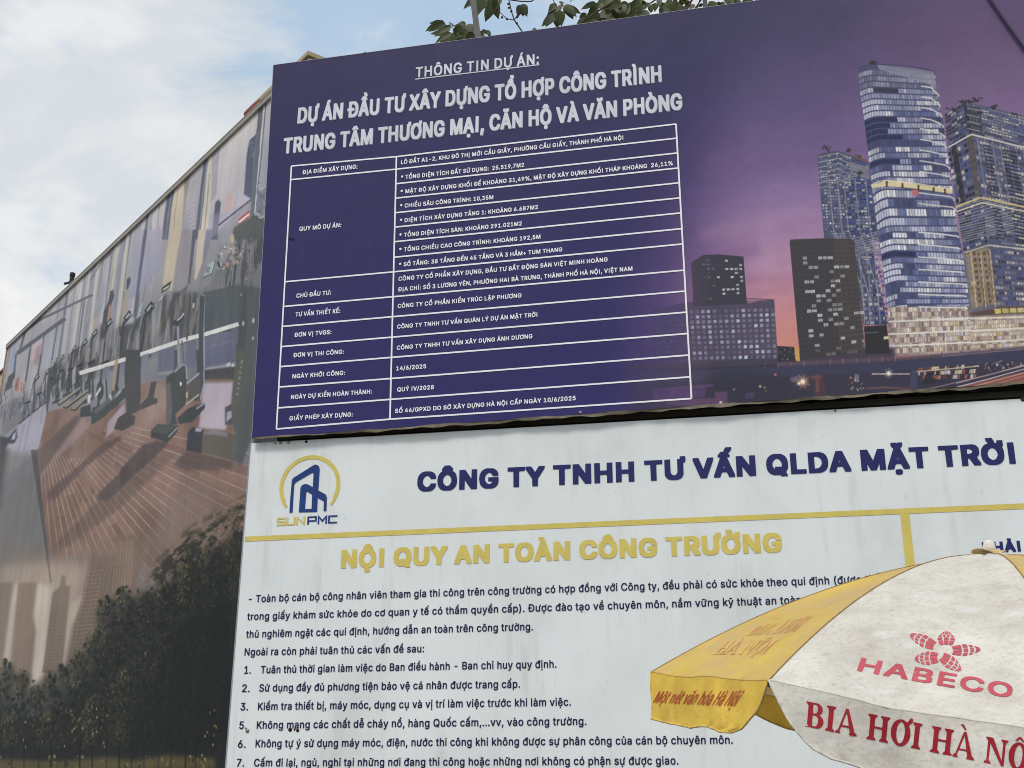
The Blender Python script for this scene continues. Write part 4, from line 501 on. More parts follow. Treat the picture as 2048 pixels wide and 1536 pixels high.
-24,7,-4,8,4,21,25,16,53,2,43,-8,49,-16,37,-19,18,-11,-3,-15,-15,-12,-24,-10,-38,-2,-22,2,-41,6,-30,231,2,30,43,38,-19,44,-9,49,-4,56,2,63,7,53,19,52,19,28,31,20,-21,59,0,40,61,1,19,-69,1,-30,20,-2,1,45,3,4,54,-1,0,-98,-3,-15,-9,-13,7,-30,5,-37,1,-102,-7,-56,-15,-47,-26,-38,-34,-18,-61,3,-24,15,17,
93,113,20,-24,7,-4,8,4,21,25,16,53,2,43,-8,49,-16,37,-19,18,-11,-3,-15,-15,-12,-24,-10,-38,-2,-22,2,-41,6,-30,83,0,87,1,8,13,-84,-1,34,12,133,17,3,40,-2,1,-33,-21,-133,-17,-4,216,1,49,44,37,-12,26,-11,37,-6,36,-3,49,1,46,4,47,6,32,12,35,12,22,13,17,16,13,24,7,24,2,31,-6,17,-10,18,-22,14,-27,8,-28,5,
-40,-2,-20,-54,-1,-8,35,-11,21,-16,15,-11,2,-21,-20,-15,-32,-9,-54,0,-37,7,-46,11,-30,12,-18,18,-14,11,6,15,15,9,21,8,32,54,0,2,-19,-3,-29,-14,-49,-13,-23,-18,-19,-20,-10,-20,-3,-36,1,-16,6,-17,13,213,2,19,22,2,-2,19,1,376,17,3,91,-2,30,-13,18,-19,14,-26,11,-32,7,-37,3,-40,1,-43,-4,-58,-7,-36,-10,
-32,-10,-19,-15,-20,-31,-19,-28,-4,11,78,77,27,1,26,20,16,35,7,39,1,50,-10,54,-9,18,-10,15,-22,15,-26,-1,220,1,52,46,35,-12,23,-11,35,-7,36,-4,56,2,60,4,39,9,40,9,22,13,25,12,14,15,12,23,7,24,2,31,-6,16,-9,17,-19,13,-23,11,-32,6,-33,-1,-31,-55,-1,-8,29,-9,23,-13,15,-14,7,-22,-19,-15,-31,-9,-42,-1,
-52,5,-36,14,-42,12,-17,19,-13,10,5,16,18,10,25,4,20,-49,4,-2,19,2,52,106,0,2,-19,-1,-78,-7,-40,-8,-25,-12,-23,-15,-19,-31,-16,-36,-1,-25,4,-17,10,219,1,20,22,2,-2,19,1,376,39,3,17,-4,1,-154,73,0,2,3,1,151,17,4,38,-2,1,-19,-1,-376,-38,-3,-17,4,-2,162,-72,1,-2,-4,-1,-159,-17,-4,112,1,10,35,2,-2,19,1,
374,2,3,15,2,37,-2,3,-19,-1,-374,-2,-3,-15,-2,263,1,21,22,2,-2,19,0,358,2,19,49,2,17,-4,50,-226,49,226,17,4,50,-3,1,-376,-2,-19,-37,-2,-17,4,-2,148,-33,-149,-17,-3,-35,2,-35,151,-1,-149,-17,-4,221,1,16,22,2,-2,19,1,376,17,3,43,-2,74,-205,1,203,17,4,39,-2,2,-19,-2,-376,-16,-3,-44,3,-74,205,-1,-204,
-17,-4,190,2,19,22,2,-2,19,1,376,17,3,94,-2,19,-7,16,-16,7,-12,10,-24,6,-40,0,-62,-5,-35,-5,-19,-15,-25,-17,-17,-18,-6,-52,-2,-2,-130,-16,-3,10,78,209,29,1,13,11,6,11,7,22,1,19,-5,21,-6,15,-20,16,-25,-1,192,2,24,22,2,-2,19,1,376,17,3,94,-2,20,-7,17,-18,11,-21,6,-19,4,-29,2,-40,-3,-37,-6,-31,-8,-19,
-14,-21,37,-124,0,-29,-17,-3,-42,2,-43,140,-16,0,-2,-3,-2,-136,-16,-3,9,78,219,29,0,13,9,8,13,6,30,-5,26,-6,14,-19,14,-26,-1,191,1,13,75,2,-2,19,0,302,-62,4,-2,19,1,50,17,4,165,-2,2,-19,-2,-52,-62,-4,-1,-319,-17,-4,219,1,28,43,33,-16,38,-6,45,0,281,39,3,17,-4,1,-254,5,-26,8,-20,12,-16,14,-7,16,12,
10,16,10,38,1,257,17,4,38,-2,2,-19,0,-240,-4,-52,-13,-42,-13,-23,-17,-16,-19,-9,-21,-3,-32,2,-18,6,-14,10,204,1,14,79,3,-73,353,-3,25,1,15,17,4,40,-4,47,-235,47,236,17,3,39,-2,1,-32,-73,-361,-3,-3,-15,-2,202,1,18,5,2,-1,30,67,173,-62,163,0,29,17,3,42,-2,40,-101,39,101,58,0,0,-30,-62,-162,66,-174,0,
-29,-17,-3,-41,2,-44,111,-44,-111,201,1,15,79,2,-1,19,-1,134,-73,211,0,30,17,4,42,-2,44,-124,43,124,58,0,1,-16,-2,-20,-72,-206,-1,-152,-17,-4,204,2,22,4,2,-1,30,74,364,21,5,-13,2,-3,4,-25,69,0,28,17,4,39,-2,21,-74,-1,-27,-15,-4,18,-3,3,-6,73,-357,0,-31,-17,-4,-39,2,-21,99,-53,1,-21,-100,3,96,178,24,
1,-12,60,204,2,23,4,2,-1,30,74,364,21,5,-15,3,-1,17,1,16,17,66,3,3,15,2,39,-2,1,-30,-25,-71,-15,-4,18,-3,3,-6,73,-357,0,-31,-17,-4,-39,2,-21,99,-53,1,-21,-100,3,96,178,24,1,-12,60,204,3,12,4,2,-1,30,74,364,17,4,42,-2,76,-363,0,-31,-17,-4,-39,2,-21,99,-53,1,-21,-100,3,96,178,24,1,-12,60,10,50,408,-1,
32,34,66,51,0,33,-68,0,-27,-2,-4,-51,0,-6,11,-7,-11,112,1,19,35,2,-2,19,0,360,2,17,17,3,-15,5,-25,68,0,29,2,3,15,2,38,-2,21,-72,-1,-29,-15,-4,17,-3,2,-17,-1,-376,-2,-3,-15,-2,225,2,30,44,39,-19,45,-10,52,-3,78,6,69,11,46,17,36,24,27,23,12,-25,72,0,29,17,3,39,-2,20,-71,0,-31,24,-12,20,-21,15,-27,13,
-41,6,-35,3,-43,0,-52,-5,-54,-10,-42,-13,-33,-17,-25,-20,-16,-31,-7,-41,3,-21,11,21,89,104,11,-16,11,-10,8,-4,8,4,11,10,12,18,8,23,7,31,3,23,0,34,-8,48,-16,40,-21,20,-13,-3,-16,-17,-12,-25,-10,-39,-2,-23,1,-52,6,-31,225,3,32,44,39,-16,35,-7,26,-6,36,-3,50,2,59,4,38,7,33,10,28,11,21,13,17,17,15,23,8,
25,1,31,-6,14,-9,18,-19,16,-28,13,-40,6,-36,3,-41,0,-54,-4,-43,-6,-36,-13,-39,-9,-18,-17,-22,-16,-12,-16,-6,-36,-1,-24,4,-22,15,21,89,104,11,-16,11,-10,8,-4,8,4,11,10,12,18,8,23,7,31,3,23,0,34,-8,48,-16,40,-21,20,-13,-3,-16,-17,-12,-25,-10,-39,-2,-23,1,-52,6,-31,11,61,408,-2,17,2,17,32,64,52,0,33,
-66,0,-29,-2,-4,-52,0,-5,11,-6,-11,204,3,12,4,2,-1,30,74,364,17,4,42,-2,76,-363,0,-31,-17,-4,-39,2,-21,99,-53,1,-21,-100,3,96,178,24,1,-12,60,17,68,422,-8,15,-5,20,-2,30,2,19,45,0,8,-27,8,27,29,2,17,-4,1,-24,-3,-30,-6,-17,-14,-20,-14,-7,-36,0,-11,4,217,2,23,27,2,-2,19,0,141,-25,4,-2,19,2,48,25,5,1,
159,17,3,90,-2,28,-11,23,-24,13,-27,10,-30,6,-32,4,-50,0,-46,-4,-52,-8,-36,-11,-33,-22,-32,-32,-21,-28,-4,18,83,77,27,1,13,8,14,15,10,19,6,22,7,43,-2,47,-10,45,-16,31,-28,17,-22,-2,0,-85,52,-4,2,-19,-1,-46,-2,-3,-50,-3,225,2,31,44,39,-16,35,-7,26,-6,36,-3,50,2,59,4,38,7,33,10,29,24,37,24,18,32,6,53,
-6,4,51,51,0,2,-19,-2,-70,-4,-16,-12,-14,9,-29,6,-42,3,-88,-8,-72,-15,-47,-14,-25,-19,-20,-20,-10,-20,-3,-36,1,-16,6,-15,12,21,89,104,11,-16,11,-10,8,-4,8,4,11,10,12,18,8,23,7,31,3,23,0,34,-8,48,-16,40,-21,20,-13,-3,-16,-17,-12,-25,-10,-39,-2,-23,1,-52,6,-31,218,1,32,43,33,-16,38,-6,45,0,281,39,3,
17,-4,1,-254,5,-26,8,-20,13,-16,14,-7,15,12,10,16,10,38,1,257,26,5,3,50,51,0,2,-63,-3,-32,-9,-19,-13,-7,-1,-221,-5,-33,-11,-31,-13,-23,-17,-16,-19,-9,-21,-3,-32,2,-18,6,-14,10,204,3,15,83,-95,-6,14,-2,26,2,21,7,16,6,5,36,0,12,-15,3,-13,0,-33,-3,-13,-6,-10,-6,-5,-20,-2,-15,2,12,4,2,-1,30,74,364,17,4,
42,-2,76,-363,0,-31,-17,-4,-39,2,-21,99,-53,1,-21,-100,3,96,178,24,1,-12,60,204,3,25,4,2,0,35,74,361,-27,4,-1,30,33,68,30,3,-20,53,1,30,55,1,20,-67,0,-29,-2,-3,-24,-4,25,-52,0,-27,-2,-3,-29,-4,75,-363,0,-31,-17,-4,-39,2,-21,99,-53,1,-21,-100,3,96,178,24,1,-12,60,3,104,401,9,0,-5,9,225,3,46,44,39,
-19,47,-11,59,-2,70,3,49,6,36,11,37,14,28,13,17,20,16,-18,5,0,29,29,61,5,8,27,3,1,22,-12,1,-2,3,0,55,39,3,23,-4,6,-7,4,-11,2,-23,-2,-23,-11,-32,-16,-4,24,-50,0,-29,-2,-3,-18,-3,21,-17,19,-27,11,-29,9,-35,6,-50,1,-66,-3,-43,-7,-38,-11,-33,-16,-31,-19,-21,-20,-10,-41,-3,-24,4,-22,15,21,89,104,11,-16,
11,-10,8,-4,8,4,11,10,12,18,8,23,7,31,3,23,0,34,-8,48,-16,40,-21,20,-13,-3,-16,-17,-12,-25,-10,-39,-2,-23,1,-52,6,-31,3,118,406,3,2,-1,2,225,4,14,92,-94,-5,16,-1,25,3,22,7,15,20,4,21,-1,12,-14,3,-24,-1,-27,-3,-12,-6,-9,-20,-5,-21,2,32,44,39,-16,35,-7,26,-6,36,-3,50,2,59,4,38,7,33,10,28,11,21,13,17,
17,15,23,8,25,1,31,-6,14,-9,18,-19,16,-28,13,-40,6,-36,3,-41,0,-54,-4,-43,-6,-36,-13,-39,-9,-18,-17,-22,-16,-12,-16,-6,-36,-1,-24,4,-22,15,21,89,104,11,-16,11,-10,8,-4,8,4,11,10,12,18,8,23,7,31,3,23,0,34,-8,48,-16,40,-21,20,-13,-3,-16,-17,-12,-25,-10,-39,-2,-23,1,-52,6,-31,11,61,408,-2,17,2,17,32,
64,52,0,33,-66,0,-29,-2,-4,-52,0,-5,11,-6,-11,225,3,14,92,-94,-5,16,-1,25,3,22,7,15,20,4,21,-1,12,-14,3,-24,-1,-27,-3,-12,-6,-9,-20,-5,-21,2,31,44,39,-16,35,-7,26,-6,36,-3,50,2,59,4,38,7,33,10,29,24,37,24,18,32,6,53,-6,4,51,51,0,2,-19,-2,-70,-4,-16,-12,-14,9,-29,6,-42,3,-88,-8,-72,-15,-47,-14,-25,
-19,-20,-20,-10,-20,-3,-36,1,-16,6,-15,12,21,89,104,11,-16,11,-10,8,-4,8,4,11,10,12,18,8,23,7,31,3,23,0,34,-8,48,-16,40,-21,20,-13,-3,-16,-17,-12,-25,-10,-39,-2,-23,1,-52,6,-31,218,2,14,89,-94,-5,14,-1,29,3,22,7,13,20,4,21,-1,11,-14,4,-24,-1,-27,-3,-12,-6,-9,-20,-5,-21,2,32,43,33,-16,38,-6,45,0,281,
39,3,17,-4,1,-254,5,-26,8,-20,13,-16,14,-7,15,12,10,16,10,38,1,257,26,5,3,50,51,0,2,-63,-3,-32,-9,-19,-13,-7,-1,-221,-5,-33,-11,-31,-13,-23,-17,-16,-19,-9,-21,-3,-32,2,-18,6,-14,10,160,1,12,5,0,-1,18,36,37,0,289,-36,38,0,17,151,1,1,-18,-36,-37,0,-289,36,-38,0,-17,368,1,30,5,0,-1,18,36,37,0,289,-36,
38,0,17,151,1,1,-18,-36,-37,0,-124,126,-1,2,2,0,123,-36,37,0,17,151,1,1,-18,-36,-37,0,-289,36,-38,0,-17,-151,-1,-1,18,36,37,0,132,-126,1,-2,-2,0,-131,36,-37,0,-17,368,1,21,5,0,-1,18,36,37,0,289,-36,38,0,17,116,0,168,-320,0,266,-36,37,0,17,111,1,1,-18,-36,-37,0,-344,-38,-1,-3,2,-207,311,0,-258,36,
-37,0,-17,368,2,22,9,0,-1,17,4,6,27,30,14,2,106,351,3,2,38,0,124,-352,13,-3,25,-32,2,-4,0,-16,-127,-1,-1,18,12,17,-19,77,-125,0,-3,-4,-21,-71,16,-19,0,-17,3,112,140,111,1,-49,204,368,3,22,9,0,-1,17,4,6,27,30,14,2,106,351,3,2,38,0,124,-352,13,-3,25,-32,2,-4,0,-16,-127,-1,-1,18,12,17,-19,77,-125,0,-3,
-4,-21,-71,16,-19,0,-17,3,112,140,111,1,-49,204,4,166,434,-77,78,56,-1,54,-78,336,3,30,5,0,-1,18,36,37,0,289,-36,38,0,17,175,1,21,-4,22,-9,17,-11,14,-13,13,-20,8,-20,2,-27,-8,-32,-15,-23,-26,-21,18,-9,19,-13,21,-24,12,-23,6,-23,1,-20,-5,-26,-10,-22,-11,-16,-22,-20,-24,-13,-26,-9,-20,-2,11,121,28,55,
0,18,14,15,28,7,35,-1,27,-4,20,-7,20,-9,13,-20,15,-55,-1,9,120,233,48,-1,16,15,11,21,5,27,-3,36,-13,26,-17,15,-47,-1,368,2,32,92,30,-14,14,-22,31,-17,38,-11,40,-4,39,1,31,6,39,8,25,17,38,16,23,21,23,25,18,24,12,26,6,32,0,26,-6,38,-21,26,-24,22,-31,17,-38,12,-44,3,-35,-3,-51,-12,-44,-17,-38,-22,-31,
-26,-24,-38,-21,-38,-7,-36,4,-34,15,24,157,46,14,-11,14,-3,15,5,12,10,12,17,11,24,9,32,6,41,1,68,-5,39,-6,28,-10,28,-14,25,-16,14,-14,5,-10,-1,-13,-7,-19,-24,-16,-40,-10,-57,-2,-55,8,-64,14,-44,368,2,37,92,30,-28,32,-20,37,-13,38,-6,40,0,46,6,40,13,38,20,37,29,33,25,18,24,12,26,6,20,1,28,-4,34,-15,
23,-15,23,26,24,48,47,0,-7,-64,-54,-48,18,-35,12,-35,6,-36,2,-38,-3,-35,-9,-37,-9,-23,-19,-35,-29,-33,-25,-18,-24,-12,-26,-6,-32,0,-26,6,-24,12,24,157,46,14,-11,14,-3,15,5,12,10,12,17,11,24,9,32,6,41,1,68,-5,39,-6,28,-10,28,-14,25,-16,14,-14,5,-10,-1,-13,-7,-19,-24,-16,-40,-10,-57,-2,-55,8,-64,14,
-44,368,4,16,165,-87,-7,8,-4,10,0,10,6,12,9,9,10,4,10,0,12,-6,9,-9,4,-10,0,-10,-6,-12,-9,-9,-10,-4,-14,1,32,92,30,-14,14,-22,31,-17,38,-11,40,-4,39,1,31,6,39,8,25,17,38,16,23,21,23,25,18,24,12,26,6,32,0,26,-6,38,-21,26,-24,22,-31,17,-38,12,-44,3,-35,-3,-51,-12,-44,-17,-38,-22,-31,-26,-24,-38,-21,
-38,-7,-36,4,-34,15,24,157,46,14,-11,14,-3,15,5,12,10,12,17,11,24,9,32,6,41,1,68,-5,39,-6,28,-10,28,-14,25,-16,14,-14,5,-10,-1,-13,-7,-19,-24,-16,-40,-10,-57,-2,-55,8,-64,14,-44,7,105,424,61,64,38,0,59,-63,-31,-1,-48,36,-48,-36,152,0,
]
GLYPH = {}
def inside(q, loop):
    r = False
    for (ax, ay), (bx, by) in zip(loop, np.roll(loop, -1, 0)):
        if (ay > q[1]) != (by > q[1]) and q[0] < ax + (q[1] - ay) * (bx - ax) / (by - ay):
            r = not r
    return r
def load_glyphs():
    order = []
    for st in 'TBXH':
        chars = set(' ')
        for l in LINES_INFO + LINES_NAVY + LINES_GOLD + LINES_CLOTH:
            if l[1] == st:
                chars |= set(l[0])
        order += [(st, ch) for ch in sorted(chars)]
    order += [('S', ch) for ch in 'IHNAÀBOƠỘ ']
    i = 0
    for st, ch in order:
        adv, nl = OUTLINES[i] / 400.0, OUTLINES[i + 1]
        i += 2
        loops = []
        for _ in range(nl):
            c = OUTLINES[i]
            q = np.array(OUTLINES[i + 1:i + 1 + 2 * c], float).reshape(c, 2)
            loops.append(np.cumsum(q, 0) / 400.0)
            i += 1 + 2 * c
        depth = [sum(inside(l[0], o) for o in loops if o is not l) for l in loops]
        V, F, n = [], [], 0
        for k, l in enumerate(loops):
            if depth[k] % 2 == 0:                 # an outer loop with the holes that lie in it
                grp = [l] + [o for j, o in enumerate(loops) if depth[j] == depth[k] + 1 and inside(o[0], l)]
                F += [tuple(q + n for q in t) for t in tessellate_polygon([[Vector((x, y, 0)) for x, y in g] for g in grp])]
                for g in grp:
                    V.append(g)
                    n += len(g)
        GLYPH[st, ch] = (adv, np.vstack(V) if V else np.zeros((0, 2)), F)
load_glyphs()
def layout(text, st, track=0.0):
    x, V, F, n = 0.0, [], [], 0
    for ch in text:
        adv, g, t = GLYPH[st, ch]
        if len(g):
            V.append(g + [x, 0])
            F += [tuple(i + n for i in f) for f in t]
            n += len(g)
        x += adv + track
    V = np.vstack(V)
    return V, F
def letters(pl, line, off, shadow=None):
    """mesh data of a line of lettering on board pl: baseline from pixel a to pixel b, capital height in pixels"""
    text, st, a, b, cap, prefix = line
    V, F = layout(text, st)
    ref = layout(prefix, st)[0] if prefix else V
    x0, x1 = ref[:, 0].min(), ref[:, 0].max()
    A, B = pl.hit(*a, off), pl.hit(*b, off)
    h = np.linalg.norm(pl.hit(a[0], a[1] - cap, off) - A)
    W = A + np.outer((V[:, 0] - x0) / (x1 - x0), B - A) + np.outer(V[:, 1] * h, pl.v)
    return W, F, h
def on_surface(bvh, V, p0, p1, up0, up1, lift):
    """map lettering laid out in (x 0..1, y 0..1) onto a curved cloth seen at these pixels"""
    out = []
    for x, y in V:
        q = np.array(p0) * (1 - x) + np.array(p1) * x + y * (np.array(up0) * (1 - x) + np.array(up1) * x)
        d = Vector(ray(*q).tolist()).normalized()
        loc, nor, _, _ = bvh.ray_cast(Vector(EYE.tolist()), d)
        if loc is None:
            return None
        if nor.dot(d) > 0:
            nor = -nor
        out.append(np.array(loc + nor * lift))
    return np.array(out)
# ---------------------------------------------------------------- a painter for the printed banners
def box_blur(a, r):
    if r < 1:
        return a
    for ax in (0, 1):
        for _ in range(2):
            p = np.pad(a, [(r + 1, r) if k == ax else (0, 0) for k in range(a.ndim)], mode='edge')
            c = np.cumsum(p, ax)
            n = a.shape[ax]
            hi = np.take(c, range(2 * r + 1, 2 * r + 1 + n), ax)
            lo = np.take(c, range(0, n), ax)
            a = (hi - lo) / (2 * r + 1)
    return a
def vnoise(h, w, sy, sx, seed, octaves=4):
    g = np.random.default_rng(seed)
    out, amp, tot = np.zeros((h, w)), 1.0, 0.0
    for o in range(octaves):
        ny, nx = max(2, int(sy * 2 ** o) + 2), max(2, int(sx * 2 ** o) + 2)
        t = g.random((ny, nx))
        yy, xx = np.linspace(0, ny - 1.001, h), np.linspace(0, nx - 1.001, w)
        y0, x0 = yy.astype(int), xx.astype(int)
        fy, fx = (yy - y0)[:, None], (xx - x0)[None]
        fy, fx = fy * fy * (3 - 2 * fy), fx * fx * (3 - 2 * fx)
        out += amp * ((t[y0][:, x0] * (1 - fx) + t[y0][:, x0 + 1] * fx) * (1 - fy) + (t[y0 + 1][:, x0] * (1 - fx) + t[y0 + 1][:, x0 + 1] * fx) * fy)
        tot += amp
        amp *= 0.55
    return out / tot

class Canvas:
    """artwork of a banner: (rows, columns) of colour; tocv turns photo pixels into (column, row)"""
    def __init__(s, arr, tocv, scale):
        s.a, s.tocv, s.k = arr, tocv, scale          # scale: canvas cells per photo pixel (roughly)
        s.h, s.w = arr.shape[:2]
    def dens(s, P, step=12.0):
        P = np.asarray(P, float)
        out = []
        for p, q in zip(P, np.roll(P, -1, 0)):
            n = max(1, int(np.hypot(*(q - p)) / step))
            out.append(p + np.outer(np.arange(n) / n, q - p))
        return s.tocv(np.vstack(out))
    def mask(s, P, pad=0):
        Q = s.dens(P)
        x0, y0 = np.floor(Q.min(0)).astype(int) - 1 - pad
        x1, y1 = np.ceil(Q.max(0)).astype(int) + 2 + pad
        x0, y0, x1, y1 = max(x0, 0), max(y0, 0), min(x1, s.w), min(y1, s.h)
        if x1 <= x0 or y1 <= y0:
            return None
        X = np.arange(x0, x1)[None] + 0.5
        Y = np.arange(y0, y1) + 0.5
        m = np.zeros((y1 - y0, x1 - x0), bool)
        for (ax, ay), (bx, by) in zip(Q, np.roll(Q, -1, 0)):
            if ay == by:
                continue
            r = np.nonzero((ay <= Y) != (by <= Y))[0]
            if len(r):
                xc = ax + (Y[r] - ay) * (bx - ax) / (by - ay)
                m[r] ^= X >= xc[:, None]
        return (slice(y0, y1), slice(x0, x1)), m.astype(float)
    def poly(s, P, col, a=1.0, blur=0.0, col2=None, axis=0):
        r = int(round(blur * s.k))
        q = s.mask(P, 2 * r + 1 if r else 0)
        if q is None:
            return
        sl, m = q
        if r:
            m = box_blur(m, r)
        m = (m * a)[..., None]
        c = np.array(col, float) / 255
        if col2 is not None:
            n = m.shape[axis]
            t = np.linspace(0, 1, n)
            t = t[:, None, None] if axis == 0 else t[None, :, None]
            c = c * (1 - t) + np.array(col2, float) / 255 * t
        s.a[sl] = s.a[sl] * (1 - m) + c * m
    def line(s, p, q, w, col, a=1.0, blur=0.0, w2=None):
        p, q = np.array(p, float), np.array(q, float)
        d = q - p
        n = np.array([-d[1], d[0]]) / (np.hypot(*d) + 1e-9) / 2
        w2 = w if w2 is None else w2
        s.poly([p + n * w, q + n * w2, q - n * w2, p - n * w], col, a, blur)
    def path(s, pts, w, col, a=1.0, blur=0.0):
        for p, q in zip(pts[:-1], pts[1:]):
            s.line(p, q, w, col, a, blur)
    def blob(s, c, rx, ry, col, a=1.0, blur=0.0):
        t = np.linspace(0, 2 * math.pi, 14, endpoint=False)
        s.poly(np.c_[c[0] + rx * np.cos(t), c[1] + ry * np.sin(t)], col, a, blur)
    def cells(s, left, right, ny, nx, colours, alpha, mx=0.12, my=0.2, bow=0.0, ts=None):
        """a facade of ny x nx panes between two edges given as lists of pixels (top to bottom)"""
        left, right = np.array(left, float), np.array(right, float)
        n = len(left) - 1
        ts = np.linspace(0, 1, n + 1) if ts is None else ts
        for i in range(n):
            quad = s.tocv(np.array([left[i], right[i], right[i + 1], left[i + 1]]))
            x0, y0 = np.floor(quad.min(0)).astype(int) - 1
            x1, y1 = np.ceil(quad.max(0)).astype(int) + 2
            x0, y0, x1, y1 = max(x0, 0), max(y0, 0), min(x1, s.w), min(y1, s.h)
            if x1 <= x0 or y1 <= y0:
                continue
            X, Y = np.meshgrid(np.arange(x0, x1) + 0.5, np.arange(y0, y1) + 0.5)
            u = np.full(X.shape, 0.5)
            v = np.full(X.shape, 0.5)
            A, B, D, E_ = quad[0], quad[1] - quad[0], quad[3] - quad[0], quad[0] - quad[1] + quad[2] - quad[3]
            for _ in range(6):
                fx = A[0] + B[0] * u + D[0] * v + E_[0] * u * v - X
                fy = A[1] + B[1] * u + D[1] * v + E_[1] * u * v - Y
                a, b = B[0] + E_[0] * v, D[0] + E_[0] * u
                c, d = B[1] + E_[1] * v, D[1] + E_[1] * u
                det = a * d - b * c
                det = np.where(np.abs(det) < 1e-9, 1e-9, det)
                u = u - (d * fx - b * fy) / det
                v = v - (a * fy - c * fx) / det
            ins = (u >= 0) & (u < 1) & (v >= 0) & (v < 1)
            t = ts[i] + (ts[i + 1] - ts[i]) * v
            t = t - bow * np.clip(1 - u / 0.22, 0, 1) ** 2
            ju, jv = u * nx, np.clip(t, 0, 0.99999) * ny
            iu, iv = np.clip(ju.astype(int), 0, nx - 1), np.clip(jv.astype(int), 0, ny - 1)
            fu, fv = ju - iu, jv - iv
            ok = ins & (fu > mx) & (fu < 1 - mx) & (fv > my) & (fv < 1 - my)
            m = (alpha[iv, iu] * ok)[..., None]
            sl = (slice(y0, y1), slice(x0, x1))
            s.a[sl] = s.a[sl] * (1 - m) + colours[iv, iu] / 255 * m
    def texture(s, P, col, a, seed, sy, sx, lo, hi, blur=4.0, octaves=5):
        """clumpy print texture of one colour inside a polygon"""
        r = int(round(blur * s.k))
        q = s.mask(P, 2 * r + 1)
        if q is None:
            return
        sl, m = q
        m = box_blur(m, r)
        n = vnoise(m.shape[0], m.shape[1], sy, sx, seed, octaves)
        n = np.clip((n - lo) / (hi - lo), 0, 1)
        m = (m * n * a)[..., None]
        s.a[sl] = s.a[sl] * (1 - m) + np.array(col, float) / 255 * m
    def half(s):
        a = s.a
        h, w = a.shape[0] // 2 * 2, a.shape[1] // 2 * 2
        return (a[0:h:2, 0:w:2] + a[1:h:2, 0:w:2] + a[0:h:2, 1:w:2] + a[1:h:2, 1:w:2]) / 4
    def sprinkle(s, P, n, size, cols, a=(0.3, 0.9), asp=(0.5, 2.0), seed=1):
        """small flecks inside a polygon (leaves, lights)"""
        g = np.random.default_rng(seed)
        P = np.asarray(P, float)
        lo, hi = P.min(0), P.max(0)
        k = 0
        for _ in range(n * 6):
            p = lo + (hi - lo) * g.random(2)
            ins = False
            for (ax, ay), (bx, by) in zip(P, np.roll(P, -1, 0)):
                if (ay > p[1]) != (by > p[1]) and p[0] < ax + (p[1] - ay) * (bx - ax) / (by - ay):
                    ins = not ins
            if not ins:
                continue
            w = size * (0.4 + g.random())
            r = asp[0] + (asp[1] - asp[0]) * g.random()
            t = g.random() * 3.14
            d, e = np.array([math.cos(t), math.sin(t)]) * w, np.array([-math.sin(t) * 0.6, math.cos(t)]) * w * r
            c = cols[g.integers(len(cols))]
            s.poly([p + d, p + e, p - d * 0.8, p - e], c, a[0] + (a[1] - a[0]) * g.random())
            k += 1
            if k >= n:
                break
def Z(ox, oy, sc):
    return lambda *pts: [(ox + x / sc, oy + y / sc) for x, y in pts]
def runs(g, ny, nx, table, probs, lo=2, hi=8):
    out = np.zeros((ny, nx, 3))
    for j in range(ny):
        i = 0
        while i < nx:
            n = int(g.integers(lo, hi))
            c = np.array(table[g.choice(len(table), p=probs)], float)
            out[j, i:i + n] = c
            i += n
    return out * (0.86 + 0.28 * g.random((ny, nx, 1)))
def grid_sheet(name, P, colours, material, parent, label=None):
    h, w = P.shape[:2]
    base = WLOC[parent.name]
    me = bpy.data.meshes.new(name)
    V = (P.reshape(-1, 3) - base).astype(np.float32)
    idx = np.arange(h * w, dtype=np.int32).reshape(h, w)
    F = np.stack([idx[1:, :-1], idx[1:, 1:], idx[:-1, 1:], idx[:-1, :-1]], -1).reshape(-1, 4)
    me.vertices.add(len(V))
    me.vertices.foreach_set('co', V.ravel())
    me.loops.add(F.size)
    me.loops.foreach_set('vertex_index', F.ravel())
    me.polygons.add(len(F))
    me.polygons.foreach_set('loop_start', np.arange(0, F.size, 4, dtype=np.int32))
    me.update(calc_edges=True)
    at_ = me.attributes.new('print', 'FLOAT_COLOR', 'POINT')
    c4 = np.ones((h * w, 4), np.float32)
    c4[:, :3] = colours.reshape(-1, 3)
    at_.data.foreach_set('color', c4.ravel())
    me.materials.append(material)
    o = bpy.data.objects.new(name, me)
    link(o, parent)
    WLOC[o.name] = base
    if label:
        o['label'] = label
    return o
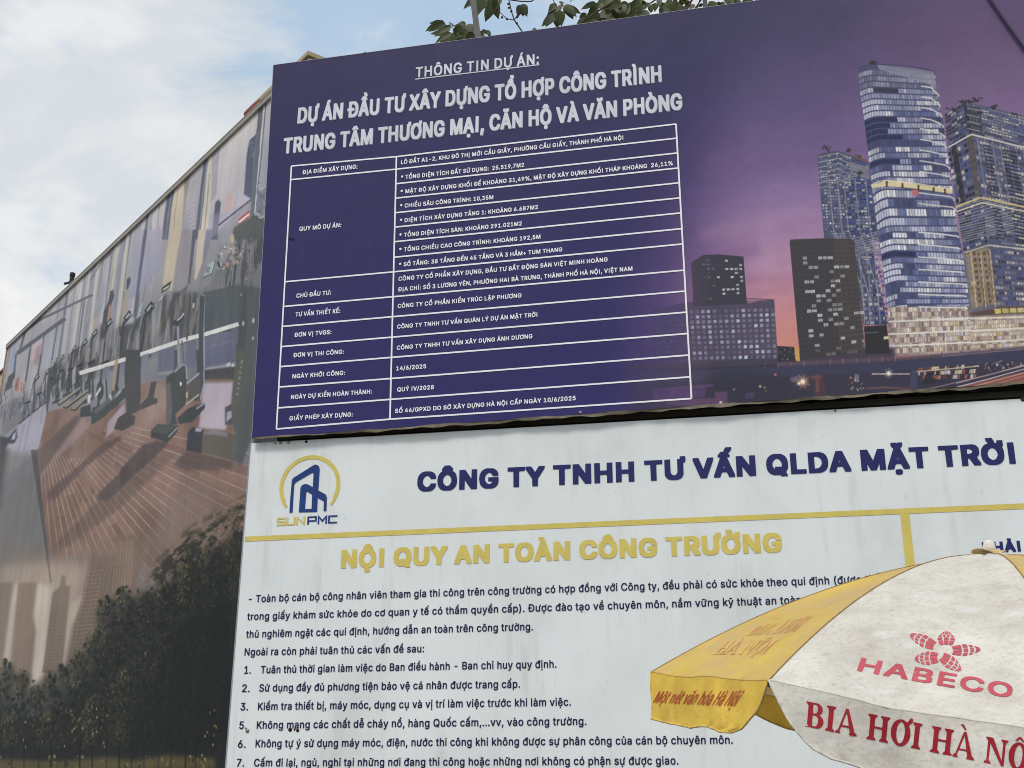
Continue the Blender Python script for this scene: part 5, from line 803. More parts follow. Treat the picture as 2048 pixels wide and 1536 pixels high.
# ---------------------------------------------------------------- artwork: the dusk skyline on the information board
def city_base(x, y):
    """printed background of the board: plain violet-navy on the left, dusk sky on the right"""
    def lerp(a, b, t):
        return a + (b - a) * t[..., None]
    def tri(v, stops):
        out = np.zeros(v.shape + (3,))
        xs = [s_[0] for s_ in stops]
        for k in range(3):
            out[..., k] = np.interp(v, xs, [s_[1][k] for s_ in stops])
        return out
    xx = x - 0.03 * (y - 400)
    yy = y + 0.09 * (x - 1500)
    left = tri(y + 0.1 * (x - 550), [(100, (66, 62, 92)), (350, (62, 58, 98)), (650, (60, 56, 103)), (900, (59, 54, 106))])
    sky = tri(yy, [(-120, (64, 62, 92)), (60, (70, 65, 98)), (200, (92, 80, 120)), (330, (112, 94, 138)), (430, (150, 121, 162)), (530, (178, 138, 168)),
                   (600, (194, 138, 152)), (660, (206, 140, 136)), (720, (210, 138, 124)), (830, (150, 100, 110))])
    right = tri(yy, [(-120, (86, 76, 110)), (110, (100, 82, 116)), (300, (132, 106, 144)), (450, (150, 116, 156)), (700, (150, 105, 130)), (830, (120, 90, 110))])
    warm = np.clip((x - 1330) / 200, 0, 1)[..., None]
    sky = sky * warm + np.minimum(sky, np.array((104, 80, 126.0))) * (1 - warm)
    t2 = np.clip((xx - 1560) / 420, 0, 1)
    t2 = t2 * t2 * (3 - 2 * t2)
    s2 = lerp(sky, right, t2)
    t1 = np.clip((xx - 1235 - np.clip((430 - y) * 0.36, -60, 150)) / 240, 0, 1)
    t1 = t1 * t1 * (3 - 2 * t1)
    return lerp(left * np.array((.90, .90, .98)), s2 * 1.03, t1) / 255.0

def paint_city(cv):
    g = np.random.default_rng(11)
    DK = (64, 62, 72)
    # soft streaks of cloud
    for (p, q, w, c, a) in [((1400, 470), (1640, 420), 26, (176, 140, 172), .28), ((1470, 560), (1600, 556), 12, (150, 100, 132), .35),
                            ((1500, 590), (1600, 574), 8, (140, 98, 128), .4), ((1380, 520), (1520, 500), 26, (108, 80, 130), .3),
                            ((1420, 330), (1640, 300), 40, (120, 92, 140), .25), ((1500, 380), (1640, 350), 14, (150, 120, 165), .25),
                            ((1750, 60), (2040, 40), 40, (110, 86, 120), .2), ((1560, 520), (1600, 516), 10, (178, 128, 150), .35)]:
        cv.line(p, q, w, c, a, 9)
    P, Q, R = Z(1560, 100, 4.043), Z(1560, 450, 4.197), Z(1240, 440, 3.9375)
    TB = [(72, 77, 112), (102, 109, 150), (144, 147, 174), (180, 181, 199), (214, 212, 217)]
    # rear tower on the left
    cv.poly(P((300, 865), (350, 830), (470, 815), (715, 905), (760, 1200), (800, 1536), (360, 1536), (320, 1110)) + Q((880, 830), (700, 840), (600, 100)), (84, 86, 108))
    cv.poly(P((300, 865), (350, 830), (470, 815), (715, 905), (770, 1400)) + Q((760, 100), (900, 840), (700, 840), (610, 110), (380, 110)), (84, 86, 108))
    L1 = P((310, 880), (330, 1100), (352, 1440)) + Q((640, 300), (715, 840))
    R1 = P((470, 830), (500, 1100), (540, 1440)) + Q((760, 300), (800, 840))
    cv.cells(L1, R1, 56, 8, runs(g, 56, 8, TB, [.3, .3, .2, .12, .08], 1, 3), np.full((56, 8), .95), .16, .22)
    L2 = P((470, 830), (500, 1100), (540, 1440)) + Q((760, 300), (800, 840))
    R2 = P((715, 920), (735, 1100), (770, 1440)) + Q((880, 300), (905, 840))
    cv.cells(L2, R2, 56, 9, runs(g, 56, 9, [(46, 52, 100), (56, 78, 150), (120, 126, 160), (196, 194, 200)], [.35, .3, .2, .15], 1, 3), np.full((56, 9), .95), .14, .22)
    cv.poly(P((570, 905), (715, 950), (728, 1040), (570, 1010)), (130, 128, 140), .8)
    for k in range(6):
        cv.path(P((310, 870 + k * 42), (470, 835 + k * 42), (572, 880 + k * 44)), 2.0, (168, 164, 160), .75)
    for x0 in (395, 462, 515, 605, 690):
        cv.path(P((x0, 1040), (x0 + 36, 1440)) + Q(((x0 - 60) * .9 + 330, 560), ((x0 - 60) * .9 + 350, 830)), 2.2, (150, 148, 146), .8)
    cv.path(P((320, 1120), (450, 1075), (560, 1030), (640, 1020), (725, 1045)), 2.2, (130, 128, 130))
    for c in (P((378, 800)), P((545, 818)), P((632, 870)), P((640, 1000))):
        [cv.blob((c[0][0] + g.normal(0, 3.4), c[0][1] + g.normal(-1, 2)), g.uniform(1.4, 3.4), g.uniform(1.2, 2.4), (60, 55, 58), .9) for _ in range(11)]
    cv.poly(P((600, 840), (700, 890), (700, 915), (600, 870)), (120, 84, 78), .8)
    # tall tower on the right
    ER = P((2300, 480),)[0]
    cv.poly(P((1330, 520), (1500, 420), (1960, 530), (2400, 640)) + Q((2900, 690), (1590, 760), (1540, 240)) + P((1400, 1100),), (92, 92, 114))
    L3 = P((1330, 520), (1350, 800), (1430, 1300)) + Q((1545, 240), (1600, 690))
    R3 = P((1500, 425), (1555, 690), (1640, 1210)) + Q((1740, 170), (1800, 680))
    cv.cells(L3, R3, 42, 8, runs(g, 42, 8, [(40, 42, 62), (66, 76, 126), (110, 112, 140), (186, 182, 180)], [.45, .3, .15, .1], 1, 3), np.full((42, 8), .95), .12, .2)
    L4 = R3
    R4 = P((2400, 650), (2430, 930), (2500, 1400)) + Q((2560, 260), (2600, 700))
    cv.cells(L4, R4, 46, 34, runs(g, 46, 34, [(58, 60, 84), (80, 90, 138), (122, 124, 148), (180, 174, 172), (206, 200, 190)], [.22, .26, .26, .16, .10], 1, 4), np.full((46, 34), .95), .13, .24)
    for k, x0 in enumerate(range(1590, 2420, 62)):       # pale vertical fins
        cv.path(P((x0, 700 + (x0 - 1560) * .23), (x0 + 78, 1200 + (x0 - 1560) * .16)) + Q(((x0 - 1560) * 1.04 + 180, 240), ((x0 - 1560) * 1.0 + 240, 680)), 1.7, (156, 154, 154), .75)
    for k in range(26):                                  # dark balcony stacks
        y0 = 770 + k * 30
        for x0 in (1640, 1790, 1850):
            cv.line(P((x0 + k * 4.6, y0 + (x0 - 1640) * .25))[0], P((x0 + 64 + k * 4.6, y0 + 12 + (x0 - 1640) * .25))[0], 2.6, (44, 40, 46), .8)
    cv.poly(P((1380, 760), (1420, 740), (1500, 1230), (1460, 1250)), (46, 44, 54), .8)
    cv.poly(P((1510, 700), (1560, 690), (1620, 1180), (1580, 1190)), (92, 84, 78), .8)
    cv.poly(P((1480, 450), (1620, 470), (1640, 690), (1510, 660)), (46, 46, 56), .6)
    for k in range(4):
        cv.path(P((1510, 470 + k * 55), (1615, 495 + k * 55)), 2.2, (158, 156, 160), .8)
    for w, c, pts in [(3.0, (206, 200, 190), P((1360, 790), (1545, 685), (1970, 790), (2400, 890))), (3.6, (206, 186, 140), P((1420, 1270), (1620, 1195), (1990, 1275), (2400, 1350))),
                      (2.4, (222, 210, 180), P((1425, 1310), (1630, 1235), (1990, 1310), (2400, 1390))), (2.6, (196, 190, 180), Q((1545, 235), (1745, 170), (2060, 205), (2500, 250)))]:
        cv.path(pts, w, c)
    cv.poly(Q((1545, 240), (1745, 175), (1810, 660), (1600, 700)), (196, 168, 122), .55, 3)
    for k in range(9):
        for x0 in (1615, 1660, 1700, 1745):
            cv.poly(Q((x0 + k * 6, 230 + k * 50), (x0 + 22 + k * 6, 224 + k * 50), (x0 + 26 + k * 6, 252 + k * 50), (x0 + 4 + k * 6, 258 + k * 50)), (96, 70, 54), .8)
    for x0 in (1600, 1680, 1760):
        cv.path(Q((x0, 225), (x0 + 48, 690)), 2.4, (226, 202, 150), .7)
    for c, n_ in ((P((1385, 485)), 9), (P((1480, 425)), 12), (P((1575, 412)), 14), (P((1720, 464)), 12), (P((1895, 522)), 9), (P((2100, 562)), 9)):
        for _ in range(n_):
            cv.blob((c[0][0] + g.normal(0, 5), c[0][1] + g.normal(-1, 2.2)), g.uniform(1.5, 4), g.uniform(1.2, 2.6), [(56, 52, 56), (70, 60, 62), (48, 46, 52)][g.integers(3)], .9)
    # podium
    cv.poly(Q((905, 800), (1160, 790), (1600, 760), (2900, 690), (2900, 1040), (1100, 1090), (925, 1080)), (132, 118, 124))
    cv.cells(Q((1160, 790), (1160, 1090)), Q((2700, 730), (2700, 1030)), 9, 96, runs(g, 9, 96, [(124, 98, 92), (192, 172, 164), (226, 214, 202), (206, 184, 142), (134, 114, 120), (196, 194, 208)], [.14, .24, .32, .12, .08, .1], 1, 4),
             np.full((9, 96), .95), .1, .05)
    cv.cells(Q((910, 800), (928, 1080)), Q((1095, 800), (1095, 1085)), 8, 9, runs(g, 8, 9, [(110, 110, 136), (204, 196, 186), (214, 190, 120), (90, 84, 110)], [.3, .3, .2, .2], 1, 3), np.full((8, 9), .9), .1, .12)
    for y0, y1, w in [(795, 755, 3.2), (900, 850, 4.2), (1000, 945, 3.6)]:
        cv.path(Q((1155, y0 + 4), (1600, y0 - 10), (2048, y1 + 15), (2900, y1 - 30)), w, (226, 222, 214))
        cv.path(Q((910, y0 + 16), (1155, y0 + 6)), w * .6, (214, 206, 196))
    cv.poly(Q((1590, 735), (1830, 700), (2900, 640), (2900, 690), (1600, 765)), (70, 54, 56))
    cv.cells(Q((1790, 700), (1800, 750)), Q((2700, 660), (2700, 700)), 1, 14, runs(g, 1, 14, [(222, 206, 150), (210, 196, 120)], [.5, .5], 1, 3), np.full((1, 14), .9), .08, .1)
    cv.path(Q((1810, 690), (2060, 682), (2900, 630)), 2.6, (92, 72, 74))
    cv.poly(Q((1500, 700), (2900, 640), (2900, 1050), (1100, 1090), (1100, 800)), (236, 208, 158), .16, 6)
    # main tower
    Lm = P((632, 150), (640, 300), (690, 640), (720, 900), (745, 1130)) + Q((812, 0), (850, 250), (880, 500), (905, 800), (925, 1075))
    Rm = P((1255, 200), (1268, 330), (1325, 640), (1360, 900), (1398, 1160)) + Q((1482, 0), (1540, 280), (1575, 520), (1592, 770), (1595, 1050))
    top = P((632, 150), (680, 130), (780, 118), (1000, 132), (1180, 156), (1240, 176), (1255, 200))
    cv.poly(top + Rm[1:10] + Lm[9:0:-1], (78, 80, 112))
    ny, nx = 45, 28
    col = runs(g, ny, nx, TB, [.14, .20, .28, .24, .14], 3, 9)
    for j in range(ny):
        if g.random() < .4:
            col[j, :int(g.integers(5, 9))] = np.array((196, 196, 212))
        if 8 <= j <= 11 or j in (15, 28):
            col[j, :int(g.integers(6, 14))] = np.array((44, 48, 86))
    col[2:4, 5:14] = np.array((58, 56, 72))
    col[0:3, :] = runs(g, 3, nx, [(118, 116, 142), (150, 148, 168)], [.5, .5], 4, 9)
    bright = np.interp(np.arange(ny), [0, 20, 44], [.97, 1.0, 1.1])[:, None, None]
    al = np.full((ny, nx), .95)
    ts = [0, .05, .285, .42, .55, .615, .72, .80, .90, 1.0]
    ts = [0] + list(np.interp([300, 640, 900, 1130], [150, 1536], [0, .634])) + list(np.interp([0, 250, 500, 800, 1075], [0, 1075], [.53, 1.0]))
    cv.cells(Lm, Rm, ny, nx, np.clip(col * bright, 0, 255), al, .07, .12, bow=.018, ts=ts)
    lit = Q((905, 690), (1590, 690), (1595, 1050), (1100, 1090), (925, 1080))
    cv.poly(lit, (150, 134, 136), .8, 2)
    cv.cells(Q((905, 690), (925, 1080)), Q((1595, 680), (1600, 1050)), 9, 44, runs(g, 9, 44, [(120, 94, 90), (190, 172, 166), (226, 214, 200), (208, 186, 146), (124, 110, 122), (196, 194, 206)], [.16, .26, .24, .10, .12, .12], 1, 3), np.full((9, 44), .9), .12, .06)
    cv.poly(lit, (238, 210, 160), .14, 4)
    for y0 in (795, 900, 1000):
        cv.path(Q((910, y0 + 16), (1155, y0 + 6), (1600, y0 - 16)), 3.2, (228, 222, 214))
    cv.poly(P((780, 118), (1000, 132), (1240, 176), (1258, 300), (1100, 250), (800, 160)), (140, 138, 162), .55)
    cv.cells(P((790, 122), (800, 158)), P((1245, 180), (1262, 300)), 1, 26, np.full((1, 26, 3), 168.0), np.full((1, 26), .5), .2, .02)
    cv.path(top, 1.6, (60, 58, 84))
    cv.blob(P((750, 106))[0], 8, 4, (56, 52, 60))
    for k in range(12):                                  # pale balcony bands on the right flank
        y0 = 295 + k * 86
        if abs(y0 - 1080) < 50:
            continue
        x0, x1 = 1140 - k * 2, 1285 + k * 12.5
        cv.path(P((x0, y0), (x0 + 80, y0 + 12), (x1 - 30, y0 + 48 - k * 1.5), (x1, y0 + 76 - k * 2), (x1 - 10, y0 + 84 - k * 2)), 2.3, (216, 210, 204))
    for k in range(8):
        y0 = 62 + k * 104
        cv.path(Q((1158, y0), (1330, y0 + 12 - k), (1490 + k * 13, y0 + 34 - k * 4), (1500 + k * 12, y0 + 46 - k * 4)), 2.6, (222, 218, 214))
    cv.poly(P((735, 1095), (860, 1058), (990, 1070), (1120, 1090), (1250, 1110), (1390, 1135), (1395, 1165), (1240, 1142), (1000, 1112), (870, 1102), (745, 1118)), (222, 206, 166))
    for x0 in (862, 988, 1118, 1240, 1332):
        y0 = 1060 + (x0 - 862) * .135
        cv.poly(P((x0 - 8, y0), (x0 + 8, y0), (x0 + 10, y0 + 46), (x0 - 6, y0 + 46)), (86, 62, 54))
    cv.poly(P((1065, 1130), (1115, 1135), (1118, 1182), (1070, 1178)), (196, 110, 120))
    cv.path(P((735, 1095), (790, 1068), (862, 1055), (1130, 1085), (1390, 1130)), 1.6, (236, 226, 196))
    # dark slab block in the middle
    cv.poly([(1225, 728), (1560, 708), (1790, 694), (1790, 740), (1225, 770)], (70, 63, 80), .95, 3)
    cv.poly(Q((80, 140), (95, 122), (350, 112), (600, 115), (620, 130), (715, 1060), (170, 1140)), (70, 67, 72))
    cv.poly(Q((440, 130), (615, 130), (712, 1060), (500, 1080)), (82, 75, 75), .8)
    cols = np.full((24, 13, 3), 205.0) * (.72 + .36 * g.random((24, 13, 1)))
    al = (g.random((24, 13)) < .27) * 1.0
    al[:2] = 0; al[:, :2] = 0; al[:, 11:] *= g.random((24, 2)) < .3
    al[-2:] *= .4
    cv.cells(Q((90, 140), (170, 1130)), Q((650, 140), (740, 1070)), 24, 13, cols, al, .1, .22)
    cv.cells(Q((90, 140), (170, 1130)), Q((650, 140), (740, 1070)), 24, 13, np.full((24, 13, 3), 50.0), np.full((24, 13), .3), .2, .3)
    cv.poly(Q((705, 850), (895, 840), (920, 1075), (720, 1085)), (52, 50, 54))
    cv.poly(Q((870, 935), (910, 932), (912, 955), (872, 960)), (210, 206, 180))
    cv.line(Q((720, 905))[0], Q((830, 900))[0], 3, (84, 90, 104))
    # hotel-like blocks on the left
    F = (74, 71, 92)
    cv.poly(R((255, 700), (560, 645), (980, 640), (1215, 628), (1245, 1110), (265, 1130)), F, .9)
    cv.poly(R((255, 700), (500, 655), (520, 1120), (265, 1130)), (66, 60, 104), .5)
    cv.poly(R((562, 335), (660, 275), (780, 272), (975, 288), (1000, 660), (580, 680)), (64, 62, 76))
    cv.poly(R((1005, 625), (1130, 630), (1010, 660)), (150, 110, 130), .8)
    cv.path(R((1000, 618), (1215, 628)), 1.5, (72, 66, 78))
    cols = np.full((10, 14, 3), 1.0) * np.array((176, 178, 206)) * (.55 + .5 * g.random((10, 14, 1)))
    cols[:, 8:] = np.clip(cols[:, 8:] * 1.12, 0, 225)
    cv.cells(R((540, 705), (570, 1110)), R((1225, 685), (1245, 1095)), 10, 15, np.concatenate([cols, cols[:, :1]], 1), np.clip(g.random((10, 15)) * 1.3, .3, .95), .22, .2)
    cv.cells(R((270, 750), (280, 1150)), R((530, 725), (560, 1120)), 10, 9, np.full((10, 9, 3), 1.0) * np.array((92, 90, 142)), g.random((10, 9)) * .8, .25, .22)
    al = (g.random((10, 9)) < .28) * 1.0
    al[:, :3] *= .25
    cv.cells(R((640, 300), (660, 640)), R((965, 310), (990, 620)), 10, 9, np.full((10, 9, 3), 196.0), al, .18, .26)
    cv.cells(R((640, 300), (660, 640)), R((965, 310), (990, 620)), 10, 9, np.full((10, 9, 3), 96.0), g.random((10, 9)) * .35, .2, .3)
    cv.poly(R((1240, 990), (1380, 1000), (1400, 1115), (1245, 1115)), (58, 54, 62))
    cv.sprinkle(R((1250, 1000), (1375, 1010), (1390, 1100), (1250, 1100)), 14, 1.6, [(190, 186, 190)], seed=4)
    cv.poly(R((1372, 998), (1405, 998), (1418, 1110), (1385, 1110)), (206, 164, 92))
    # foreground: flyover, dark ground, lights
    yb = lambda x: np.interp(x, [1230, 1560, 1800, 2048, 2400], [742, 728, 716, 694, 664])
    xs = np.linspace(1225, 2420, 30)
    cv.poly([(x, yb(x)) for x in xs] + [(2420, 900), (1225, 900)], (60, 58, 76), .97, 1.5)
    cv.poly([(x, yb(x) - 3) for x in xs[8:]] + [(x, yb(x) + 6) for x in xs[8:][::-1]], (112, 90, 98), .6, 1.5)
    cv.poly([(x, yb(x) + 5) for x in xs] + [(x, yb(x) + 26) for x in xs[::-1]], (66, 66, 90), .95, 1)
    cv.path([(x, yb(x) + 4) for x in xs[16:]], 1.4, (150, 136, 150), .8)
    for x in np.arange(1530, 1800, 26):
        cv.line((x, yb(x) - 5), (x + 1, yb(x) + 6), 1.2, (150, 140, 150), .7)
    cv.poly(R((640, 1290), (700, 1220), (860, 1180), (1100, 1190), (1180, 1210), (1500, 1250), (1500, 1500), (640, 1500)), (54, 54, 68), .6, 5)
    cv.poly(R((260, 1330), (730, 1288), (740, 1305), (668, 1320), (670, 1390), (260, 1420)), (98, 74, 118), .75)
    for x0 in (310, 440, 585):
        cv.poly(R((x0, 1345 - (x0 - 310) * .06), (x0 + 72, 1338 - (x0 - 310) * .06), (x0 + 74, 1395), (x0, 1398)), (70, 58, 100), .8)
        for q in range(4):
            cv.line(R((x0 + 12 + q * 16, 1345))[0], R((x0 + 12 + q * 16, 1395))[0], 1.2, (112, 90, 130), .6)
    cv.poly(R((750, 1355), (845, 1348), (848, 1440), (600, 1470), (360, 1450), (360, 1415), (750, 1400)), (104, 76, 110), .75)
    cv.poly(R((985, 1360), (1055, 1352), (1060, 1400), (990, 1405)), (78, 76, 112), .7)
    for (x, y, r, c) in [(795, 1436, 3, (230, 222, 210)), (1225, 1217, 2.4, (220, 140, 130)), (900, 1332, 1.6, (200, 190, 180)), (1105, 1310, 2.6, (196, 190, 130)), (1140, 1318, 1.6, (220, 180, 150)), (1150, 1345, 1.5, (150, 130, 100))]:
        cv.blob(R((x, y))[0], r, r, c, .9, .6)
    cv.poly(R((1510, 1225), (1600, 1215), (1640, 1500), (1550, 1420)), (84, 60, 72), .8)
    cx, cy = R((1440, 1272))[0]
    cv.blob((cx, cy), 13, 10, (160, 110, 100), .5, 5)
    for k in range(17):
        t = k * 2 * math.pi / 17 + .1
        r = 12 + 5 * (k % 2)
        cv.line((cx, cy), (cx + r * math.cos(t), cy + r * math.sin(t)), 2.0, (236, 190, 160), .8, 0, .4)
    cv.blob((cx, cy), 4, 4, (250, 236, 214), 1, .5)
    cv.blob(R((1410, 1285))[0], 3, 3, (246, 226, 196), 1, .5)
    cv.poly(R((1340, 1240), (1410, 1225), (1400, 1275), (1350, 1275)), (128, 118, 136), .7, 1)
    cx, cy = Q((912, 1245))[0]
    cv.line((cx - 34, cy + 1), (cx + 42, cy + 1), 2.6, (212, 200, 186), .8)
    for k in range(12):
        t = k * 2 * math.pi / 12
        cv.line((cx, cy), (cx + 11 * math.cos(t), cy + 11 * math.sin(t)), 1.8, (232, 220, 200), .7, 0, .4)
    cv.blob((cx, cy), 4, 4, (250, 240, 224), 1, .5)
    cv.sprinkle(Q((570, 1270), (720, 1290), (700, 1390), (560, 1380)), 20, 1.8, [(226, 200, 160), (216, 150, 120), (240, 230, 210)], (.5, 1), seed=6)
    cv.poly(Q((625, 1250), (662, 1250), (662, 1305), (625, 1305)), (120, 124, 140), .8)
    cv.cells(Q((1160, 1195), (1160, 1300)), Q((1660, 1160), (1640, 1290)), 3, 40, runs(g, 3, 40, [(226, 206, 170), (160, 92, 76), (90, 66, 70), (214, 214, 226), (60, 54, 64)], [.22, .22, .2, .1, .26], 1, 4), np.full((3, 40), .9), .1, .1)
    cv.path(Q((1100, 1235), (1670, 1182)), 2.2, (196, 176, 164))
    cv.poly(Q((1190, 1310), (1250, 1230), (1310, 1300), (1310, 1330), (1190, 1330)), (48, 50, 58), .95)
    cv.sprinkle(Q((1690, 1150), (2040, 1120), (2040, 1190), (1720, 1230)), 30, 2.4, [(206, 190, 176), (120, 100, 110), (220, 200, 150)], (.4, .9), seed=8)
    cv.poly(Q((1490, 1355), (2048, 1230), (2500, 1130), (2500, 1420), (1500, 1420)), (160, 100, 92), .75, 1)
    for dy, c in ((0, (226, 216, 210)), (-34, (206, 190, 186)), (30, (214, 160, 140)), (58, (196, 128, 110))):
        cv.path(Q((1480, 1360 + dy), (1760, 1288 + dy), (2060, 1205 + dy), (2500, 1090 + dy)), 1.7, c, .9)
    cv.path(Q((1200, 1385), (1500, 1315), (2060, 1180), (2500, 1080)), 1.6, (170, 140, 140), .9)
    cv.path(Q((720, 1370), (900, 1362), (1090, 1375)), 2.2, (150, 100, 90), .8, 1)
    cv.poly(Q((260, 1265), (350, 1258), (350, 1285), (330, 1290), (330, 1400), (300, 1400), (300, 1290), (262, 1285)), (120, 80, 80), .8)
    cv.poly(Q((1090, 1240), (1150, 1200), (1150, 1370), (1095, 1380)), (74, 74, 100), .9)

# ---------------------------------------------------------------- artwork: the fitness room on the big banner of the side wall
def mural_base(x, y):
    top = 178 + (545 - x) * 0.955
    t = np.clip((y - top) / 420, 0, 1)[..., None]
    a, b = np.array((176, 173, 176.0)), np.array((120, 121, 128.0))
    return (a * (1 - t) + b * t) / 255.0

def paint_mural(cv):
    g = np.random.default_rng(5)
    A, B, Cc, D, E, G, H = Z(300, 160, 4.8), Z(300, 460, 5.12), Z(120, 460, 5.12), Z(0, 700, 5.12), Z(240, 700, 5.12), Z(0, 900, 2.414), Z(0, 640, 7.68)
    V = lambda x, y0, y1: [(x, y0), (x + (x - 1049) / (y0 + 6194) * (y1 - y0), y1)]
    def stripe(x, w, y0, y1, c, a=.85, bl=0.6, w2=None):
        p, q = V(x, y0, y1)
        cv.poly([p, (p[0] + w, p[1]), (q[0] + (w2 or w), q[1]), q], c, a, bl)
    # glazing: panes, mullions, curtains from right to left
    cv.poly(A((500, 720), (1060, 190), (1180, 60), (1130, 900), (960, 1160), (560, 1536), (430, 1536)), (204, 199, 196), 1, 0, (184, 178, 188))
    cv.poly(A((1110, 150), (1180, 70), (1130, 1290), (1030, 1290)), (188, 184, 186), 1, 1, (150, 148, 164))
    cv.poly(A((700, 560), (1050, 210), (1040, 240), (690, 600)), (170, 160, 178), .5, 2)
    cv.poly(A((960, 580), (1000, 545), (1030, 510), (1005, 700), (980, 1150), (905, 1100), (930, 745), (945, 640)), (92, 98, 118), .95, .6)
    cv.sprinkle(A((945, 600), (1020, 540), (1000, 740), (940, 700)), 16, 3.0, [(170, 172, 180), (120, 122, 136)], seed=2)
    cv.poly(A((630, 1180), (660, 1150), (685, 1180), (650, 1536), (590, 1536)), (96, 98, 112), .95, .6)
    cv.poly(A((735, 1110), (770, 1075), (805, 1120), (790, 1260), (720, 1290)), (206, 168, 164), .75, 1.5)
    cv.poly(A((560, 1300), (700, 1280), (960, 1180), (960, 1300), (560, 1536)), (164, 160, 178), .5, 3)
    cv.line(A((660, 1400))[0], A((975, 1150))[0], 3.4, (98, 98, 110))
    cv.poly(A((850, 1340), (960, 1250), (950, 1330), (850, 1400)), (178, 84, 84), .9, .5)
    cv.line(A((855, 1372))[0], A((955, 1290))[0], 4.5, (216, 200, 198))
    cv.poly(A((1055, 200), (1100, 165), (1060, 600), (1020, 1320), (965, 1320), (1010, 640)), (112, 116, 124))
    cv.path(A((1112, 150), (1050, 800), (1010, 1290)), 2.4, (196, 194, 206))
    cv.path(A((1125, 140), (1065, 800), (1030, 1100)), 2.6, (112, 114, 132))
    cv.poly(A((1040, 1090), (1120, 1030), (1120, 1300), (1030, 1290)), (120, 122, 134), .9, 1)
    cv.sprinkle(A((1045, 1000), (1120, 940), (1115, 1280), (1040, 1280)), 24, 3, [(160, 160, 172), (96, 98, 110), (178, 176, 186)], seed=3)
    # curtains
    cv.poly(A((600, 650), (690, 560), (660, 800), (640, 1100), (585, 1180)), (164, 158, 172), .8, 1)
    cv.poly(A((580, 670), (600, 650), (590, 1100), (540, 1536), (480, 1536), (540, 1000)), (204, 196, 178), 1, .6)
    cv.path(A((575, 900), (525, 1500)), 2, (150, 142, 132), .8)
    cv.poly(A((525, 725), (580, 680), (545, 900), (480, 1536), (430, 1536), (490, 1000)), (104, 106, 120), 1, .5)
    cv.path(A((560, 740), (510, 1100), (470, 1536)), 2.4, (148, 148, 164), .8)
    cv.poly(A((410, 830), (525, 735), (490, 1000), (430, 1536), (310, 1536), (350, 1150)), (176, 170, 176), .95, .8, (150, 146, 160))
    for k in range(9):
        cv.line(A((350 + k * 3, 1120 + k * 42))[0], A((440, 1060 + k * 45))[0], 3, (196, 190, 186), .45, 1)
    cv.poly(A((325, 910), (405, 850), (380, 1000), (345, 1150), (320, 1400), (300, 1536), (330, 1100)), (150, 142, 132), .9, 1)
    cv.poly(A((250, 980), (325, 915), (330, 1100), (300, 1536), (180, 1536), (215, 1200)), (206, 194, 174), 1, .6, (186, 172, 156))
    cv.path(A((290, 950), (240, 1300), (225, 1536)), 1.8, (166, 152, 134), .8, .5)
    cv.poly(A((175, 1070), (250, 990), (205, 1250), (175, 1536), (110, 1536), (140, 1300)), (108, 110, 124), 1, .5)
    cv.path(A((225, 1010), (180, 1280), (150, 1536)), 2, (146, 148, 162), .8)
    cv.poly(A((0, 1210), (175, 1060), (140, 1300), (110, 1536), (0, 1536)), (196, 191, 194), 1, .5, (188, 177, 184))
    # lower continuation of the right curtain bay
    cv.poly(B((215, 0), (330, 0), (290, 220), (230, 640), (130, 580), (175, 200)), (190, 176, 156), 1, .6)
    cv.poly(B((330, 0), (440, 0), (395, 560), (225, 660), (290, 220)), (148, 142, 148), 1, 1)
    cv.poly(B((235, 690), (395, 560), (385, 620), (230, 730)), (110, 106, 112), .9, .5)
    cv.poly(B((230, 720), (385, 620), (370, 900), (90, 1100), (110, 900)), (126, 116, 114), 1, 1)
    cv.poly(B((100, 900), (140, 860), (110, 1080), (90, 1080)), (168, 140, 122), .7, 2)
    cv.poly(B((440, 0), (480, 0), (440, 330), (410, 560), (390, 560)), (98, 100, 112))
    cv.poly(B((500, 0), (575, 0), (540, 330), (475, 520), (455, 500)), (196, 184, 168), 1, .5)
    cv.poly(B((575, 0), (640, 0), (610, 180), (560, 330), (545, 300)), (132, 132, 146), 1, 1)
    # left half: alternating mullions and curtains, denser with distance
    xs = [296, 286, 277, 262, 254, 246, 232, 226, 220, 206, 199, 190, 176, 170, 163, 150, 144, 136, 126, 120, 113]
    cs = [(102, 104, 118), (182, 178, 188), (178, 174, 182), (112, 112, 124), (196, 190, 178), (138, 138, 150), (200, 192, 176), (108, 110, 120), (180, 178, 188),
          (112, 112, 124), (190, 186, 180), (122, 124, 136), (184, 182, 186), (110, 112, 124), (190, 188, 184), (120, 122, 132), (178, 176, 180), (112, 114, 126), (170, 168, 174), (118, 120, 130), (176, 174, 176)]
    for x, c in zip(xs, cs):
        t = 178 + (545 - x) * .955
        stripe(x - 2, 6 if sum(c) < 420 else 10, t, t + 270 - (300 - x) * .3, c, .85, .8)
    for k in range(80):
        x = g.uniform(70, 330)
        t = 178 + (545 - x) * .955 + g.uniform(0, 90)
        c = g.choice([96, 110, 130, 190, 204, 212])
        stripe(x, g.uniform(.8, 2.4), t, t + g.uniform(90, 240), (c, c - 2, c + g.integers(-4, 8)), g.uniform(.2, .6), .4)
    cv.poly(Cc((880, 0), (1060, 0), (1020, 380), (820, 640), (800, 700)), (178, 172, 184), .9, 1, (150, 150, 172))
    cv.poly(Cc((770, 0), (870, 0), (830, 330), (780, 680), (700, 720), (720, 400)), (172, 168, 180), .8, 1, (150, 150, 172))
    cv.poly(Cc((862, 0), (900, 0), (800, 690), (770, 900), (750, 900)), (102, 104, 118), .95, .5)
    cv.poly(Cc((450, 250), (520, 165), (505, 260), (440, 320)), (168, 176, 190), .5, 1)
    cv.poly(Cc((400, 600), (480, 540), (440, 800), (360, 900)), (150, 154, 168), .5, 1)
